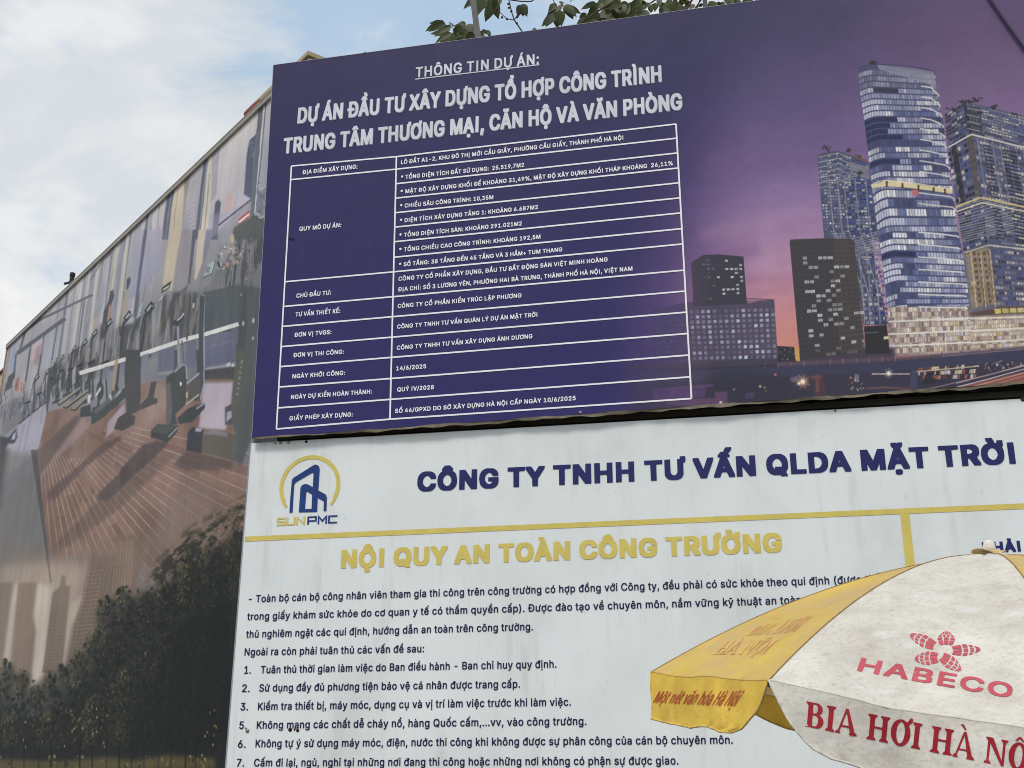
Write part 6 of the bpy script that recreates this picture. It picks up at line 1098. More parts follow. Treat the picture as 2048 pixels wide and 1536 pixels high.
    cv.poly(Cc((340, 920), (410, 890), (390, 1060), (330, 1080)), (186, 160, 150), .5, 1)
    cv.path(Cc((310, 520), (440, 320), (530, 240)), 2.4, (112, 112, 124), .8)
    # left end wall with its big dark frames
    cv.poly(H((340, 190), (1000, -60), (1000, 20), (280, 520)), (164, 160, 166), .8, 1)
    cv.line(H((330, 215))[0], H((640, -10))[0], 5, (104, 104, 116), .95)
    cv.line(H((640, -10))[0], (186, 590), 5, (108, 108, 118), .9)
    cv.line(H((265, 520))[0], H((1010, -20))[0], 8, (98, 99, 112), .95)
    for x0, y0, x1, y1 in [(480, 400, 395, 960), (680, 250, 580, 900), (880, 90, 800, 620), (250, 520, 150, 1536), (390, 190, 310, 460)]:
        cv.line(H((x0, y0))[0], H((x1, y1))[0], 3.6, (96, 98, 110), .95)
    cv.poly(H((490, 390), (670, 265), (640, 520), (470, 640)), (196, 176, 180), .8, 2)
    cv.poly(H((560, 430), (640, 370), (600, 700), (520, 700)), (150, 120, 126), .6, 2)
    cv.poly(H((690, 250), (870, 110), (800, 600), (640, 800)), (168, 168, 182), .8, 1)
    cv.poly(H((215, 270), (270, 200), (215, 760), (140, 820)), (150, 164, 190), .8, .6)
    cv.poly(H((130, 870), (240, 790), (215, 1030), (80, 1100)), (92, 88, 96), .95, .6)
    cv.poly(H((165, 300), (205, 260), (30, 1300), (0, 1330), (0, 1260)), (150, 140, 140), .9, .5)
    cv.path(H((225, 900), (130, 1536)), 1.6, (200, 184, 160), .8)
    cv.poly(H((245, 920), (300, 860), (300, 1090), (240, 1090)), (150, 84, 88), .6, 1)
    cv.poly(H((300, 950), (370, 930), (350, 1120), (280, 1120)), (196, 150, 132), .8, 1)
    cv.poly(D((20, 560), (200, 480), (470, 350), (480, 520), (200, 760), (20, 900)), (108, 108, 116), .55, 4)
    for k in range(60):
        p = D((g.uniform(20, 480), g.uniform(300, 640)))[0]
        cv.line(p, (p[0] - g.uniform(1, 5), p[1] + g.uniform(8, 34)), g.uniform(1, 3), [(70, 72, 80), (90, 92, 100), (176, 174, 184), (150, 150, 166)][g.integers(4)], .6)
    # dark band of machines and people
    band = Cc((0, 1380), (60, 1300), (300, 1130), (420, 960), (560, 1010), (760, 950), (1000, 720), (1126, 640)) + B((400, 640), (560, 640), (640, 420), (760, 400), (880, 60), (960, 10), (1180, 60), (1110, 1300), (1080, 1536), (900, 1536), (860, 1090), (560, 1120), (380, 1150), (90, 1240)) + \
        Cc((1000, 1300), (830, 1330), (600, 1400), (440, 1480), (200, 1600), (0, 1640))
    cv.poly(band, (100, 101, 104), .42, 6)
    cv.texture(band, (72, 74, 78), .75, 41, 5, 40, .46, .60, 2)
    cv.texture(band, (160, 158, 160), .7, 42, 6, 90, .55, .72, 2)
    cv.texture(band, (132, 120, 112), .5, 43, 5, 30, .58, .75, 3)
    cv.poly(A((810, 1420), (960, 1330), (1010, 1290), (1100, 1330), (1110, 1536), (780, 1536)) + [], (92, 96, 96), .95, 1)
    cv.path(A((1010, 1300), (1040, 1285), (1060, 1330), (1100, 1310)), 3, (190, 192, 196), .8, .5)
    cv.poly(B((560, 640), (900, 560), (1180, 600), (1110, 1300), (920, 1200), (900, 960), (570, 1060)), (88, 94, 98), .9, 1.5)
    cv.sprinkle(B((690, 180), (840, 120), (980, 220), (900, 360), (690, 400)), 80, 3.2, [(190, 188, 186), (190, 150, 132), (70, 72, 74), (112, 112, 110), (206, 204, 200)], (.4, .9), seed=12)
    cv.blob(B((846, 90))[0], 4, 10, (190, 168, 142), .95, .5)
    cv.sprinkle(B((900, 60), (1150, 60), (1120, 700), (960, 700)), 40, 3, [(128, 128, 128), (74, 78, 80), (104, 106, 104)], (.3, .7), seed=13)
    for x0, w in ((1040, 2.4), (1062, 2.0)):
        cv.line(B((x0, 150))[0], B((x0 - 6, 420))[0], w, (140, 136, 136), .8)
    cv.poly(B((950, 760), (990, 540), (1000, 900), (940, 1536), (880, 1536), (920, 1000)), (82, 86, 88), .9, 1)
    for p, r in ((B((935, 665)), 1.6), (B((958, 960)), 3.2), (B((1062, 930)), 3.5), (B((1060, 1110)), 2.5), (B((990, 500)), 1.8)):
        cv.blob(p[0], r * .7, r * 1.6, (192, 190, 192), .9, .4)
    cv.poly(B((900, 1300), (1000, 1180), (990, 1536), (880, 1536)), (104, 98, 92), .7, 2)
    # screens
    cv.poly(B((545, 480), (600, 350), (680, 310), (640, 440)), (160, 178, 178), 1, .4)
    cv.path(B((540, 500), (640, 450), (680, 300)), 2, (96, 112, 96))
    for k in range(3):
        cv.line(B((590 + k * 14, 380))[0], B((575 + k * 14, 440))[0], 2, (110, 104, 110), .8)
    cv.poly(B((520, 560), (640, 500), (620, 560), (530, 600)), (140, 142, 146), .6, 1)
    cv.poly(B((130, 590), (225, 520), (200, 600), (120, 650)), (66, 70, 70), 1, .4)
    cv.poly(B((140, 605), (205, 560), (190, 595), (135, 628)), (190, 192, 188), .9, .3)
    cv.poly(B((90, 720), (145, 660), (130, 700), (100, 730)), (190, 182, 184), .9, .3)
    cv.poly(Cc((790, 870), (830, 770), (860, 740), (830, 840)), (168, 178, 196), .95, .4)
    cv.poly(Cc((775, 905), (830, 855), (825, 875), (780, 905)), (206, 204, 202), .95, .3)
    cv.poly(B((230, 940), (300, 900), (350, 850), (350, 900), (280, 980), (235, 980)), (70, 72, 78), 1, .4)
    cv.path(B((280, 930), (320, 900), (350, 855)), 3, (170, 178, 196))
    # figures
    cv.poly(Cc((520, 630), (545, 610), (560, 680), (530, 760), (510, 960), (480, 1000), (440, 960), (450, 840), (500, 730)), (84, 84, 90), .95, .8)
    cv.poly(Cc((505, 760), (525, 790), (515, 940), (480, 960)), (186, 144, 122), .9, .8)
    cv.poly(Cc((690, 500), (725, 485), (725, 530), (700, 610), (680, 610)), (80, 82, 90), .95, .6)
    cv.poly(Cc((680, 620), (710, 600), (690, 760), (680, 940), (620, 960), (640, 740)), (160, 150, 138), .85, 1)
    cv.poly(D((500, 200), (580, 140), (600, 200), (560, 300), (640, 270), (600, 330), (540, 380), (500, 560), (470, 640), (480, 400)), (84, 85, 90), .95, 1)
    cv.poly(D((720, 100), (745, 90), (740, 200), (730, 330), (690, 350), (700, 200)), (84, 86, 90), .9, .8)
    cv.poly(D((750, 190), (780, 180), (775, 340), (735, 350)), (196, 190, 186), .6, .8)
    for k in range(40):
        p = D((g.uniform(560, 1000), g.uniform(20, 380)))[0]
        cv.line(p, (p[0] - g.uniform(0, 3), p[1] + g.uniform(8, 40)), g.uniform(1, 3.2), [(74, 76, 80), (84, 86, 90), (66, 68, 72), (176, 174, 178)][g.choice(4, p=[.35, .3, .2, .15])], .7, .4)
    def bike(bx, by, tx, ty, k, c=(74, 77, 80)):
        H_ = by - ty
        cv.line((bx, by), (tx, ty), 7 * k, c, .95, .4, 5 * k)
        cv.line((bx - 16 * k, by + 3 * k), (bx + 26 * k, by - 16 * k), 10 * k, c, .95, .4)
        cv.blob((bx + 8 * k, by - H_ * .22), 12 * k, 30 * k, c, .95, .6)
        cv.blob((bx + 6 * k, by - H_ * .24), 5 * k, 14 * k, (104, 106, 110), .6, 1)
        cv.line((bx - 14 * k, by - H_ * .12), (bx - 20 * k, by - H_ * .55), 4.5 * k, c, .95, .3)
        cv.poly([(bx - 34 * k, by - H_ * .55), (bx - 10 * k, by - H_ * .60), (bx - 8 * k, by - H_ * .56), (bx - 30 * k, by - H_ * .52)], (64, 66, 70), .95, .3)
        cv.line((tx, ty + 10 * k), (tx + 20 * k, ty - 14 * k), 4 * k, c, .95, .3)
        cv.line((tx - 3 * k, ty + 4 * k), (tx - 12 * k, ty + 44 * k), 3.4 * k, c, .9, .3)
        cv.poly([(tx - 4 * k, ty - 4 * k), (tx + 12 * k, ty - 26 * k), (tx + 18 * k, ty - 20 * k), (tx + 4 * k, ty + 4 * k)], (66, 70, 72), .95)
        cv.poly([(tx + 1 * k, ty - 5 * k), (tx + 11 * k, ty - 19 * k), (tx + 14 * k, ty - 16 * k), (tx + 5 * k, ty - 2 * k)], (176, 184, 188), .85)
    for q in ((88, 838, 92, 748, .45), (66, 862, 70, 760, .5), (112, 806, 122, 720, .42), (133, 792, 146, 702, .45), (152, 800, 166, 690, .5), (172, 806, 186, 672, .55), (196, 818, 214, 652, .62), (226, 836, 250, 640, .75), (268, 846, 292, 626, .9)):
        bike(*q)
    # white ledge and dark glass under the windows
    led = B((910, 965), (570, 1070), (390, 1115), (90, 1215), (20, 1240)) + Cc((760, 1300), (610, 1345), (450, 1395), (200, 1470))
    cv.path(led, 8.2, (214, 212, 208))
    glass = (112, 114, 132)
    cv.poly(B((570, 1100), (905, 1015), (870, 1350), (565, 1395)), glass, 1, .4, (98, 102, 122))
    cv.poly(B((380, 1150), (475, 1125), (470, 1410), (370, 1410)), glass, 1, .4)
    cv.poly(B((90, 1240), (250, 1195), (245, 1430), (85, 1450)), glass, 1, .4)
    cv.line(B((600, 1200))[0], B((880, 1130))[0], 2, (128, 130, 148), .7, 1)
    for q in (Cc((615, 1370), (670, 1350), (665, 1480), (620, 1500)), Cc((725, 1330), (770, 1310), (775, 1440), (715, 1480)), Cc((835, 1290), (910, 1260), (895, 1480), (835, 1490)), Cc((440, 1420), (500, 1390), (505, 1536), (440, 1536))):
        cv.poly(q, (126, 128, 142), .9, .5)
    cv.line(B((570, 1425))[0], B((870, 1380))[0], 3.4, (150, 156, 168), .9)
    cv.line(B((80, 1480))[0], B((240, 1455))[0], 3.4, (150, 152, 160), .9)
    cv.sprinkle(B((770, 1375), (870, 1370), (870, 1405), (770, 1410)), 8, 3, [(210, 210, 220)], seed=21)
    cv.poly(B((560, 1440), (900, 1400), (890, 1536), (560, 1536)), (82, 80, 84), 1, .6)
    # floor
    floor = E((1160, 300), (870, 310), (380, 325), (220, 350), (60, 520)) + D((1290, 520), (940, 760), (830, 600), (720, 580), (480, 640), (420, 900), (370, 1050), (400, 1536)) + \
        G((205, 260), (240, 560), (420, 480), (700, 560), (1180, 640), (1200, 100)) + E((1330, 1200), (1200, 1100), (1150, 560))
    cv.poly(floor, (134, 108, 96), 1, 1)
    cv.texture(floor, (178, 156, 150), .6, 44, 3, 5, .45, .75, 6)
    cv.texture(floor, (104, 82, 76), .6, 45, 4, 6, .5, .75, 6)
    cv.poly(E((0, 900), (700, 800), (1330, 1250), (1300, 1536), (0, 1536)), (134, 106, 98), .40, 12)
    vp = (78, 812)
    for k in range(26):                                  # board joints fanning out from the far corner
        ang = math.radians(88 - k * 2.9 - max(0, k - 14) * .25)
        d = np.array([math.cos(ang), math.sin(ang)])
        r0, r1 = 70 + 5 * k, 330 + 8 * k
        p, q = np.array(vp) + d * r0, np.array(vp) + d * r1
        cv.line(p, q, 1.0, (204, 182, 168), .7 if k > 2 else .45, 0, 2.0)
    for k in range(60):
        i = g.integers(3, 25)
        ang = math.radians(88 - i * 2.9)
        d = np.array([math.cos(ang), math.sin(ang)])
        d2 = np.array([math.cos(ang - .05), math.sin(ang - .05)])
        r = g.uniform(110, 420)
        dr = g.uniform(30, 70)
        o = np.array(vp)
        c = [(120, 92, 84), (156, 126, 114), (128, 104, 98), (150, 116, 100)][g.integers(4)]
        cv.poly([o + d * r, o + d * (r + dr), o + d2 * (r + dr), o + d2 * r], c, .45, .5)
        cv.line(o + d * r, o + d2 * r, 1, (186, 160, 148), .5)
    # reflections and long dark bars across the boards
    cv.poly(E((860, 340), (1165, 330), (1140, 560), (1090, 820), (810, 800), (840, 520)), (184, 174, 188), .92, 2)
    cv.poly(D((1110, 740), (1280, 540), (1290, 680), (1200, 800), (1090, 900)), (180, 166, 182), .8, 2)
    cv.poly(D((820, 690), (950, 760), (800, 900), (600, 1100), (540, 1080)), (170, 150, 152), .5, 3)
    cv.poly(D((400, 1010), (800, 660), (830, 720), (620, 1000), (400, 1300), (380, 1100)), (106, 94, 92), .75, 3)
    cv.poly(D((500, 1440), (760, 1230), (1050, 960), (1240, 880), (1240, 920), (900, 1180), (560, 1536), (480, 1536)), (98, 84, 84), .7, 2.5)
    cv.poly(D((1000, 1480), (1331, 1160), (1331, 1330), (1120, 1536), (1000, 1536)), (88, 82, 84), .75, 2)
    cv.poly(E((0, 1230), (250, 960), (430, 930), (500, 960), (250, 1200), (0, 1400)), (88, 80, 82), .8, 2)
    cv.poly(E((540, 1180), (680, 1040), (850, 1060), (1160, 1140), (1160, 1220), (700, 1240)), (96, 84, 82), .8, 3)
    cv.poly(G((90, 700), (230, 490), (700, 20), (860, 20), (560, 300), (300, 480), (120, 720)), (96, 84, 82), .45, 4)
    cv.poly(G((640, 520), (900, 120), (1050, 150), (1060, 400)), (130, 116, 108), .5, 10)
    # pale floor strip along the left wall, glass partition edge
    cv.poly(D((200, 760), (470, 530), (480, 640), (400, 1000), (360, 1060), (0, 1420), (40, 1150), (100, 960)), (170, 166, 180), 1, 1.5)
    cv.poly(D((0, 1360), (240, 1160), (370, 1050), (380, 1250), (60, 1536), (0, 1536)), (140, 140, 166), .85, 4)
    cv.line(D((195, 760))[0], D((480, 530))[0], 2.6, (84, 84, 92))
    for x0, y0, x1, y1 in [(330, 640, 245, 1040), (250, 760, 180, 1100), (450, 560, 420, 760), (110, 1000, 80, 1300)]:
        cv.line(D((x0, y0))[0], D((x1, y1))[0], 3, (136, 132, 150), .6, 1)
    cv.poly(D((0, 880), (90, 900), (170, 800), (180, 900), (150, 960), (80, 960), (0, 1200)), (78, 78, 84), .95, 1)
    cv.poly(D((130, 880), (165, 830), (155, 920), (120, 920)), (180, 184, 206), .9, .6)
    # machines
    def solid(q, c=(80, 82, 84), a=1, bl=.5, c2=None):
        cv.poly(q, c, a, bl, c2)
    for q in (D((590, 540), (820, 380), (840, 400), (610, 570)), D((650, 580), (900, 400), (920, 420), (680, 600)), D((725, 610), (900, 440), (930, 470), (770, 620))):
        solid(q, (150, 144, 132)); cv.path([q[0], q[3], q[2]], 3, (78, 80, 80))
    solid(D((830, 590), (930, 560), (940, 680), (820, 690)))
    solid(D((935, 640), (1290, 380), (1310, 470), (1050, 700), (940, 770)), (82, 84, 84))
    cv.poly(D((960, 620), (1180, 450), (1190, 490), (980, 660)), (108, 108, 108), .8, 1)
    cv.poly(D((1180, 480), (1220, 410), (1255, 410), (1240, 440), (1180, 500)), (160, 166, 190), .9, 1)
    for q in (D((895, 500), (915, 450), (935, 470), (925, 550), (900, 540)), D((975, 470), (1030, 380), (1040, 400), (990, 480)), D((1120, 460), (1135, 450), (1150, 510), (1135, 510))):
        solid(q, (206, 204, 204))
    cv.poly(D((1150, 420), (1180, 120), (1225, 60), (1190, 250), (1175, 420)), (176, 146, 122), .9, .6)
    solid(E((60, 0), (210, 0), (215, 480), (200, 620), (70, 690), (65, 360)), (84, 84, 86))
    solid(E((65, 640), (160, 680), (150, 760), (30, 830), (-60, 810), (-20, 700)), (84, 82, 82))
    solid(E((320, 330), (380, 320), (350, 490), (390, 500), (385, 545), (200, 620), (200, 570), (290, 480)), (86, 86, 88))
    solid(E((560, 0), (620, 0), (600, 160), (550, 220)), (90, 92, 98))
    solid(E((780, 0), (860, 0), (862, 360), (825, 520), (760, 520), (800, 380)), (84, 86, 90))
    cv.path(E((862, 0), (864, 340), (825, 510)), 2, (160, 164, 176))
    cv.path(B((555, 670), (552, 1100), (560, 1400)), 3.4, (150, 156, 172))
    cv.path(B((540, 680), (525, 1100), (530, 1450)), 9, (82, 86, 92))
    cv.path(B((420, 680), (380, 1130)), 3.5, (84, 88, 92))
    cv.poly(B((440, 750), (460, 750), (458, 800), (436, 800)), (190, 184, 168), .9, .3)
    cv.path(B((290, 990), (300, 1390)), 5, (146, 148, 156))
    cv.path(B((330, 1130), (350, 1380)), 3, (104, 106, 114))
    solid(E((475, 280), (560, 220), (650, 150), (685, 160), (690, 440), (675, 560), (570, 660), (590, 760), (485, 770)), (82, 84, 84))
    solid(E((480, 350), (520, 330), (540, 600), (520, 760), (486, 765)), (104, 106, 108))
    cv.path(E((560, 230), (650, 150), (680, 165), (688, 300)), 2.4, (156, 160, 168))
    solid(E((690, 330), (815, 235), (830, 400), (810, 460), (700, 550)), (98, 96, 94))
    cv.path(E((690, 345), (815, 240)), 3.4, (160, 162, 178))
    cv.path(E((680, 560), (815, 455)), 3, (176, 172, 160))
    cv.blob(E((626, 350))[0], 2, 4.5, (206, 206, 206)); cv.blob(E((690, 460))[0], 2.4, 7, (186, 172, 130), .9)
    solid(E((590, 700), (700, 600), (870, 540), (875, 595), (740, 740), (610, 760)), (76, 78, 82))
    cv.path(E((785, 605), (870, 545)), 3.4, (150, 152, 168))
    solid(E((320, 830), (390, 760), (600, 775), (590, 840), (480, 960), (440, 930), (320, 900)), (76, 78, 78))
    cv.poly(E((380, 765), (590, 780), (480, 860), (330, 840)), (92, 94, 94), .9, .5)
    cv.path(E((500, 890), (595, 795)), 2.4, (148, 150, 158))
    solid(E((700, 850), (740, 790), (860, 810), (840, 1060), (680, 1030)), (72, 74, 80))
    cv.poly(E((780, 795), (850, 810), (830, 840), (775, 835)), (170, 172, 186), .9, .5)
    solid(E((850, 860), (1000, 820), (1190, 870), (1240, 880), (1180, 940), (1150, 1130), (840, 1050)), (104, 98, 92))
    cv.poly(E((850, 860), (960, 810), (1110, 850), (1100, 890), (980, 870)), (134, 128, 132), .9, .5)
    solid(E((1200, 0), (1420, 0), (1350, 900), (1250, 1180), (1150, 1130), (1190, 880), (1140, 700), (1160, 400)), (92, 95, 96), .96, 1)
    cv.poly(E((1200, 0), (1290, 0), (1260, 300), (1220, 700), (1150, 700), (1170, 320)), (100, 96, 88), .6, 2)
    solid(E((1080, 590), (1150, 550), (1150, 760), (1080, 770)), (84, 84, 88), .9)
    cv.poly(E((1100, 640), (1145, 620), (1150, 690), (1090, 740)), (172, 170, 182), .9, .4)
    k = 0
    for ch in 'EVERGYM':                                  # faint lettering running up the machine's side
        adv, gl, tr = GLYPH['B', ch] if ('B', ch) in GLYPH else GLYPH['B', 'N']
        o, up = np.array(E((1190 + k * 8, 462 - k * 54))[0]), np.array(E((1190 + k * 8 + 7.5, 462 - k * 54 - 40))[0])
        dx = (up - o)
        dy = np.array([dx[1], -dx[0]]) * -.55
        for t in tr:
            cv.poly([o + dx * gl[i][0] * 1.5 - dy * gl[i][1] * -1.0 for i in t], (176, 170, 150), .75)
        k += 1
    # lower quarter: trees and a hazy skyline dissolving into the floor
    cv.poly(G((-60, 380), (240, 500), (700, 420), (1000, 260), (1240, 200), (1240, 900), (-60, 1200)), (130, 110, 100), .62, 16)
    cv.poly(G((0, 0), (170, 20), (240, 560), (0, 640)), (120, 117, 114), .7, 6)
    cv.poly(G((0, 560), (240, 540), (430, 560), (400, 760), (310, 1060), (200, 1120), (-40, 1180)), (178, 162, 150), .75, 10)
    cv.poly(G((160, 640), (250, 660), (212, 1080), (140, 1160), (170, 900)), (206, 196, 186), .75, 4)
    cv.poly(G((62, 640), (92, 650), (40, 1060), (0, 1180), (10, 1010)), (200, 190, 180), .7, 3)
    cv.poly(G((345, 740), (400, 700), (330, 1000), (300, 1070)), (200, 186, 174), .65, 4)
    cv.poly(G((150, 0), (180, 0), (250, 640), (244, 640)), (78, 76, 76), .7, .5)
    cv.poly(G((0, 0), (40, 0), (0, 300), (-40, 300)), (84, 86, 84), .8, 4)
    cv.poly(G((92, 640), (182, 640), (160, 800), (175, 870), (150, 1140), (44, 1140)), (126, 110, 101), .78, 2, (108, 94, 86))
    cv.poly(G((-40, 640), (66, 640), (18, 1020), (-40, 1060)), (124, 110, 102), .75, 2)
    cv.poly(G((256, 690), (290, 660), (300, 605), (316, 605), (320, 655), (342, 655), (300, 1075), (205, 1075)), (116, 104, 96), .85, 1, (94, 86, 80))
    cv.poly(G((440, 520), (600, 500), (565, 700), (480, 900), (420, 1010), (310, 1070), (350, 850), (400, 740)), (116, 100, 91), .78, 3, (94, 83, 75))
    cv.poly(G((560, 420), (700, 400), (650, 690), (560, 710)), (118, 101, 91), .6, 4)
    for k in range(22):
        cv.line(G((412 - k * 4.6, 590 + k * 20))[0], G((505 - k * 4, 580 + k * 20))[0], 1.6, (166, 146, 132), .45, .3)
        cv.line(G((258 - k * 2.3, 712 + k * 16.5))[0], G((332 - k * 2, 706 + k * 16.5))[0], 1.2, (140, 124, 114), .5, .3)
        cv.line(G((92 - k * 2, 660 + k * 21))[0], G((172 - k * 1.2, 650 + k * 21))[0], 1.1, (142, 122, 112), .4, .3)
    for k in range(7):
        cv.line(G((100 + k * 12, 650))[0], G((56 + k * 14, 1120))[0], 1.4, (150, 128, 116), .4, .3)
        cv.line(G((560 + k * 14, 440))[0], G((545 + k * 14, 690))[0], 1.6, (176, 150, 134), .5, .4)
        cv.line(G((430 + k * 20, 560))[0], G((330 + k * 18, 1040))[0], 1.2, (72, 62, 58), .4, .3)
    cv.poly(G((-60, 520), (700, 440), (640, 800), (400, 1060), (200, 1200), (-60, 1250)), (168, 144, 122), .22, 16)
    dark = [(40, 43, 43), (34, 37, 38), (50, 53, 49), (44, 46, 42)]
    glow = [(102, 99, 68), (124, 117, 78), (84, 86, 62), (150, 140, 100), (72, 78, 60)]
    def crown(cx, ty, w, by, warm):
        """one printed tree: a ragged spire of dark leaf dabs with lit flecks on its left"""
        cv.poly([(cx - w * .2, ty + 10), (cx + w * .2, ty + 10), (cx + w * .45, ty + w * .6), (cx + w * .55, by), (cx - w * .55, by), (cx - w * .45, ty + w * .6)], (46, 48, 45), .72, 6)
        n = int(7 + w * (by - ty) / 80)
        for _ in range(n):
            t = g.random() ** .8
            hw = w * (.26 + .40 * min(1, t * 3.2))
            x, y = cx + g.uniform(-1, 1) * hw, ty + t * (by - ty)
            cv.blob((x, y), g.uniform(2, 5), g.uniform(2.5, 7), dark[g.integers(4)], g.uniform(.5, .9), .4)
        for _ in range(int(n * 2.2)):
            t = g.random()
            hw = w * (.28 + .42 * min(1, t * 3.2))
            x = cx - hw + abs(g.normal(0, .55)) * hw
            y = ty + t * (by - ty)
            d = g.uniform(1.0, 2.4)
            cv.poly([(x - d, y + d), (x, y - d * 1.8), (x + d * .8, y - d * .4), (x, y + d * 1.6)], glow[g.choice(5, p=[.3, .2, .25, .08, .17])], g.uniform(.25, .75) * warm)
    cv.poly(G((1240, 430), (1000, 540), (820, 640), (640, 740), (520, 930), (400, 1130), (200, 1290), (-60, 1330), (-60, 1900), (1240, 1900)), (38, 40, 41), .92, 12)
    cv.texture(G((1250, 180), (1100, 260), (900, 380), (760, 520), (700, 660), (1240, 640)), (84, 76, 64), .8, 61, 26, 20, .46, .62, 4)
    cv.texture(G((1250, 200), (1100, 300), (900, 420), (760, 560), (700, 700), (1240, 700)), (52, 53, 48), .85, 62, 22, 18, .46, .60, 4)
    cv.texture(G((1250, 180), (1100, 260), (900, 400), (860, 560), (1240, 600)), (140, 120, 104), .6, 63, 50, 40, .58, .70, 3)
    for q in ((470, 1060, 70, 1470, .55), (500, 1110, 60, 1480, .4), (425, 1085, 66, 1470, .7), (380, 1105, 60, 1480, .8), (335, 1160, 58, 1480, .9), (292, 1175, 52, 1490, .9), (250, 1172, 46, 1490, 1), (215, 1190, 44, 1490, 1), (186, 1265, 38, 1490, 1),
              (158, 1300, 34, 1490, 1), (128, 1325, 32, 1490, 1), (100, 1338, 30, 1490, 1), (74, 1360, 28, 1490, 1), (46, 1335, 30, 1490, 1), (14, 1320, 34, 1490, 1), (-14, 1340, 30, 1490, 1), (350, 1290, 80, 1490, .5), (430, 1270, 90, 1490, .35), (260, 1330, 60, 1490, .7), (200, 1390, 50, 1495, .8), (110, 1420, 50, 1495, .8), (40, 1420, 46, 1495, .8)):
        crown(*q)
    cv.poly(G((800, 900), (1150, 700), (1120, 1450), (600, 1460)), (33, 35, 37), .6, 14)
    for (x, w) in [(440, 30), (500, 20), (1000, 60), (330, 20), (120, 16), (1040, 8), (370, 30)]:
        for k in range(4):
            cv.blob(G((x + g.uniform(-w, w), 1290 + g.uniform(-60, 150)))[0], 1.4, 3, [(168, 152, 96), (190, 176, 116), (140, 126, 76)][g.integers(3)], .6)
    cv.poly(G((-60, 1490), (300, 1500), (520, 1480), (640, 1500), (800, 1470), (1040, 1490), (1040, 1540), (-60, 1560)), (112, 102, 64), .7, 4)
    cv.sprinkle(G((-60, 1480), (1080, 1470), (1080, 1560), (-60, 1570)), 140, 3.0, [(150, 136, 78), (96, 92, 58), (44, 44, 40), (176, 160, 100), (36, 36, 34)], (.3, .8), (.6, 1.6), 35)
    for x in (60, 120, 190, 250, 320, 390, 450, 520, 580, 640, 700, 770, 830, 900, 950):
        cv.line(G((x, 1400))[0], G((x - 4, 1555))[0], g.uniform(1.5, 3.4), (34, 34, 34), .85, .6)
    cv.poly(G((-60, 1560), (1200, 1560), (1200, 1900), (-60, 1900)), (62, 62, 46), .8, 6)
# ---------------------------------------------------------------- planes of the site
YAW = math.radians(11.57)
UD = np.array([math.cos(YAW), -math.sin(YAW), 0.0])             # along the boards, to the right
ND = np.array([-math.sin(YAW), -math.cos(YAW), 0.0])            # out of the boards, towards the street
_d = ray(1024, 1100)
P0 = EYE + _d * (9.5 / _d[1])
WHITE = Plane(P0, UD, ND)
NAVY = Plane(P0 + ND * 0.07, UD, ND)
MPSI = math.radians(52.7)
MD = np.array([-math.cos(MPSI), math.sin(MPSI), 0.0])           # along the side wall, away from the boards
MN = np.array([-MD[1], MD[0], 0.0])
MN = MN if MN @ (EYE - P0) > 0 else -MN
J = P0 + UD * (-2.235) - ND * 0.05
MURAL = Plane(np.array([J[0], J[1], 0.0]), -MD, MN)

def rays(x, y):
    x, y = np.asarray(x, float), np.asarray(y, float)
    return CR * ((x - 1024) / FPX)[..., None] - CU * ((y - 768) / FPX)[..., None] + _f
def hits(pl, x, y, off=0.0):
    d = rays(x, y)
    return EYE + d * (((pl.o + pl.n * off - EYE) @ pl.n) / (d @ pl.n))[..., None]

# ---------------------------------------------------------------- ground
mat_ground = mat('worn_concrete_paving', C(120, 118, 114), .9, .2, var=.25, vscale=1.5, bump=.3, bscale=14, stain=[(C(70, 68, 66), .7, .5, .75, .6, (1, 1, 1))])
g_ = MB()
g_.add([(-600, -600, 0), (600, -600, 0), (600, 900, 0), (-600, 900, 0)], [(0, 1, 2, 3)])
tag(g_.build('ground', mat_ground), 'grey concrete forecourt in front of the hoarding', kind='structure')

# ---------------------------------------------------------------- shared materials
PRINT = 1.04
mat_print_navy = mat('printed_banner', None, .55, .15, var=.05, vscale=3.0, attr='print', bump=.10, bscale=2.2, stain=[(C(96, 92, 112), 9, .58, .85, .18, (1, 1, .4))])
mat_print_mural = mat('printed_mesh_banner', None, .65, .10, var=.07, vscale=2.0, attr='print', bump=.12, bscale=3.0, stain=[(C(150, 148, 150), 5, .62, .9, .12, (1, 1, .3))])
mat_navy_ink = mat('navy_ink', C(38, 42, 104, .9), .5, .25, var=.08)
mat_text_ink = mat('dark_blue_ink', C(26, 30, 78, .8), .5, .25, var=.08)
mat_gold = mat('gold_ink', C(216, 197, 104, 1.0), .5, .25, var=.08, vscale=9)
mat_logo_blue = mat('logo_blue_ink', C(36, 66, 132, .85), .5, .25, var=.08)
mat_white_ink = mat('white_ink', C(249, 247, 252, 1.0), .5, .25, var=.04)
mat_silver = mat('silver_ink', C(216, 216, 226, 1.0), .5, .25, var=.10, vscale=2.5)
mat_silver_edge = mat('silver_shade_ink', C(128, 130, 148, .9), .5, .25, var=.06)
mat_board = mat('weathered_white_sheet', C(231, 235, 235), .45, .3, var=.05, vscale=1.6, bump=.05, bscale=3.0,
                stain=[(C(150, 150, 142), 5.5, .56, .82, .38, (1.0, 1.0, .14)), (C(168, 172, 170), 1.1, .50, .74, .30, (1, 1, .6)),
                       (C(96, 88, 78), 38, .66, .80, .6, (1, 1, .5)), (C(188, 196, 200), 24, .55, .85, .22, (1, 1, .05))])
mat_steel = mat('galvanised_steel', C(88, 86, 88), .5, .4, .4, var=.2, vscale=8)
mat_dark_steel = mat('dark_steel', C(84, 82, 72), .7, .3, .2, var=.3, vscale=5, bump=.1, bscale=20)
mat_trim = mat('aluminium_trim', C(158, 150, 140), .5, .4, .3, var=.12, vscale=4)
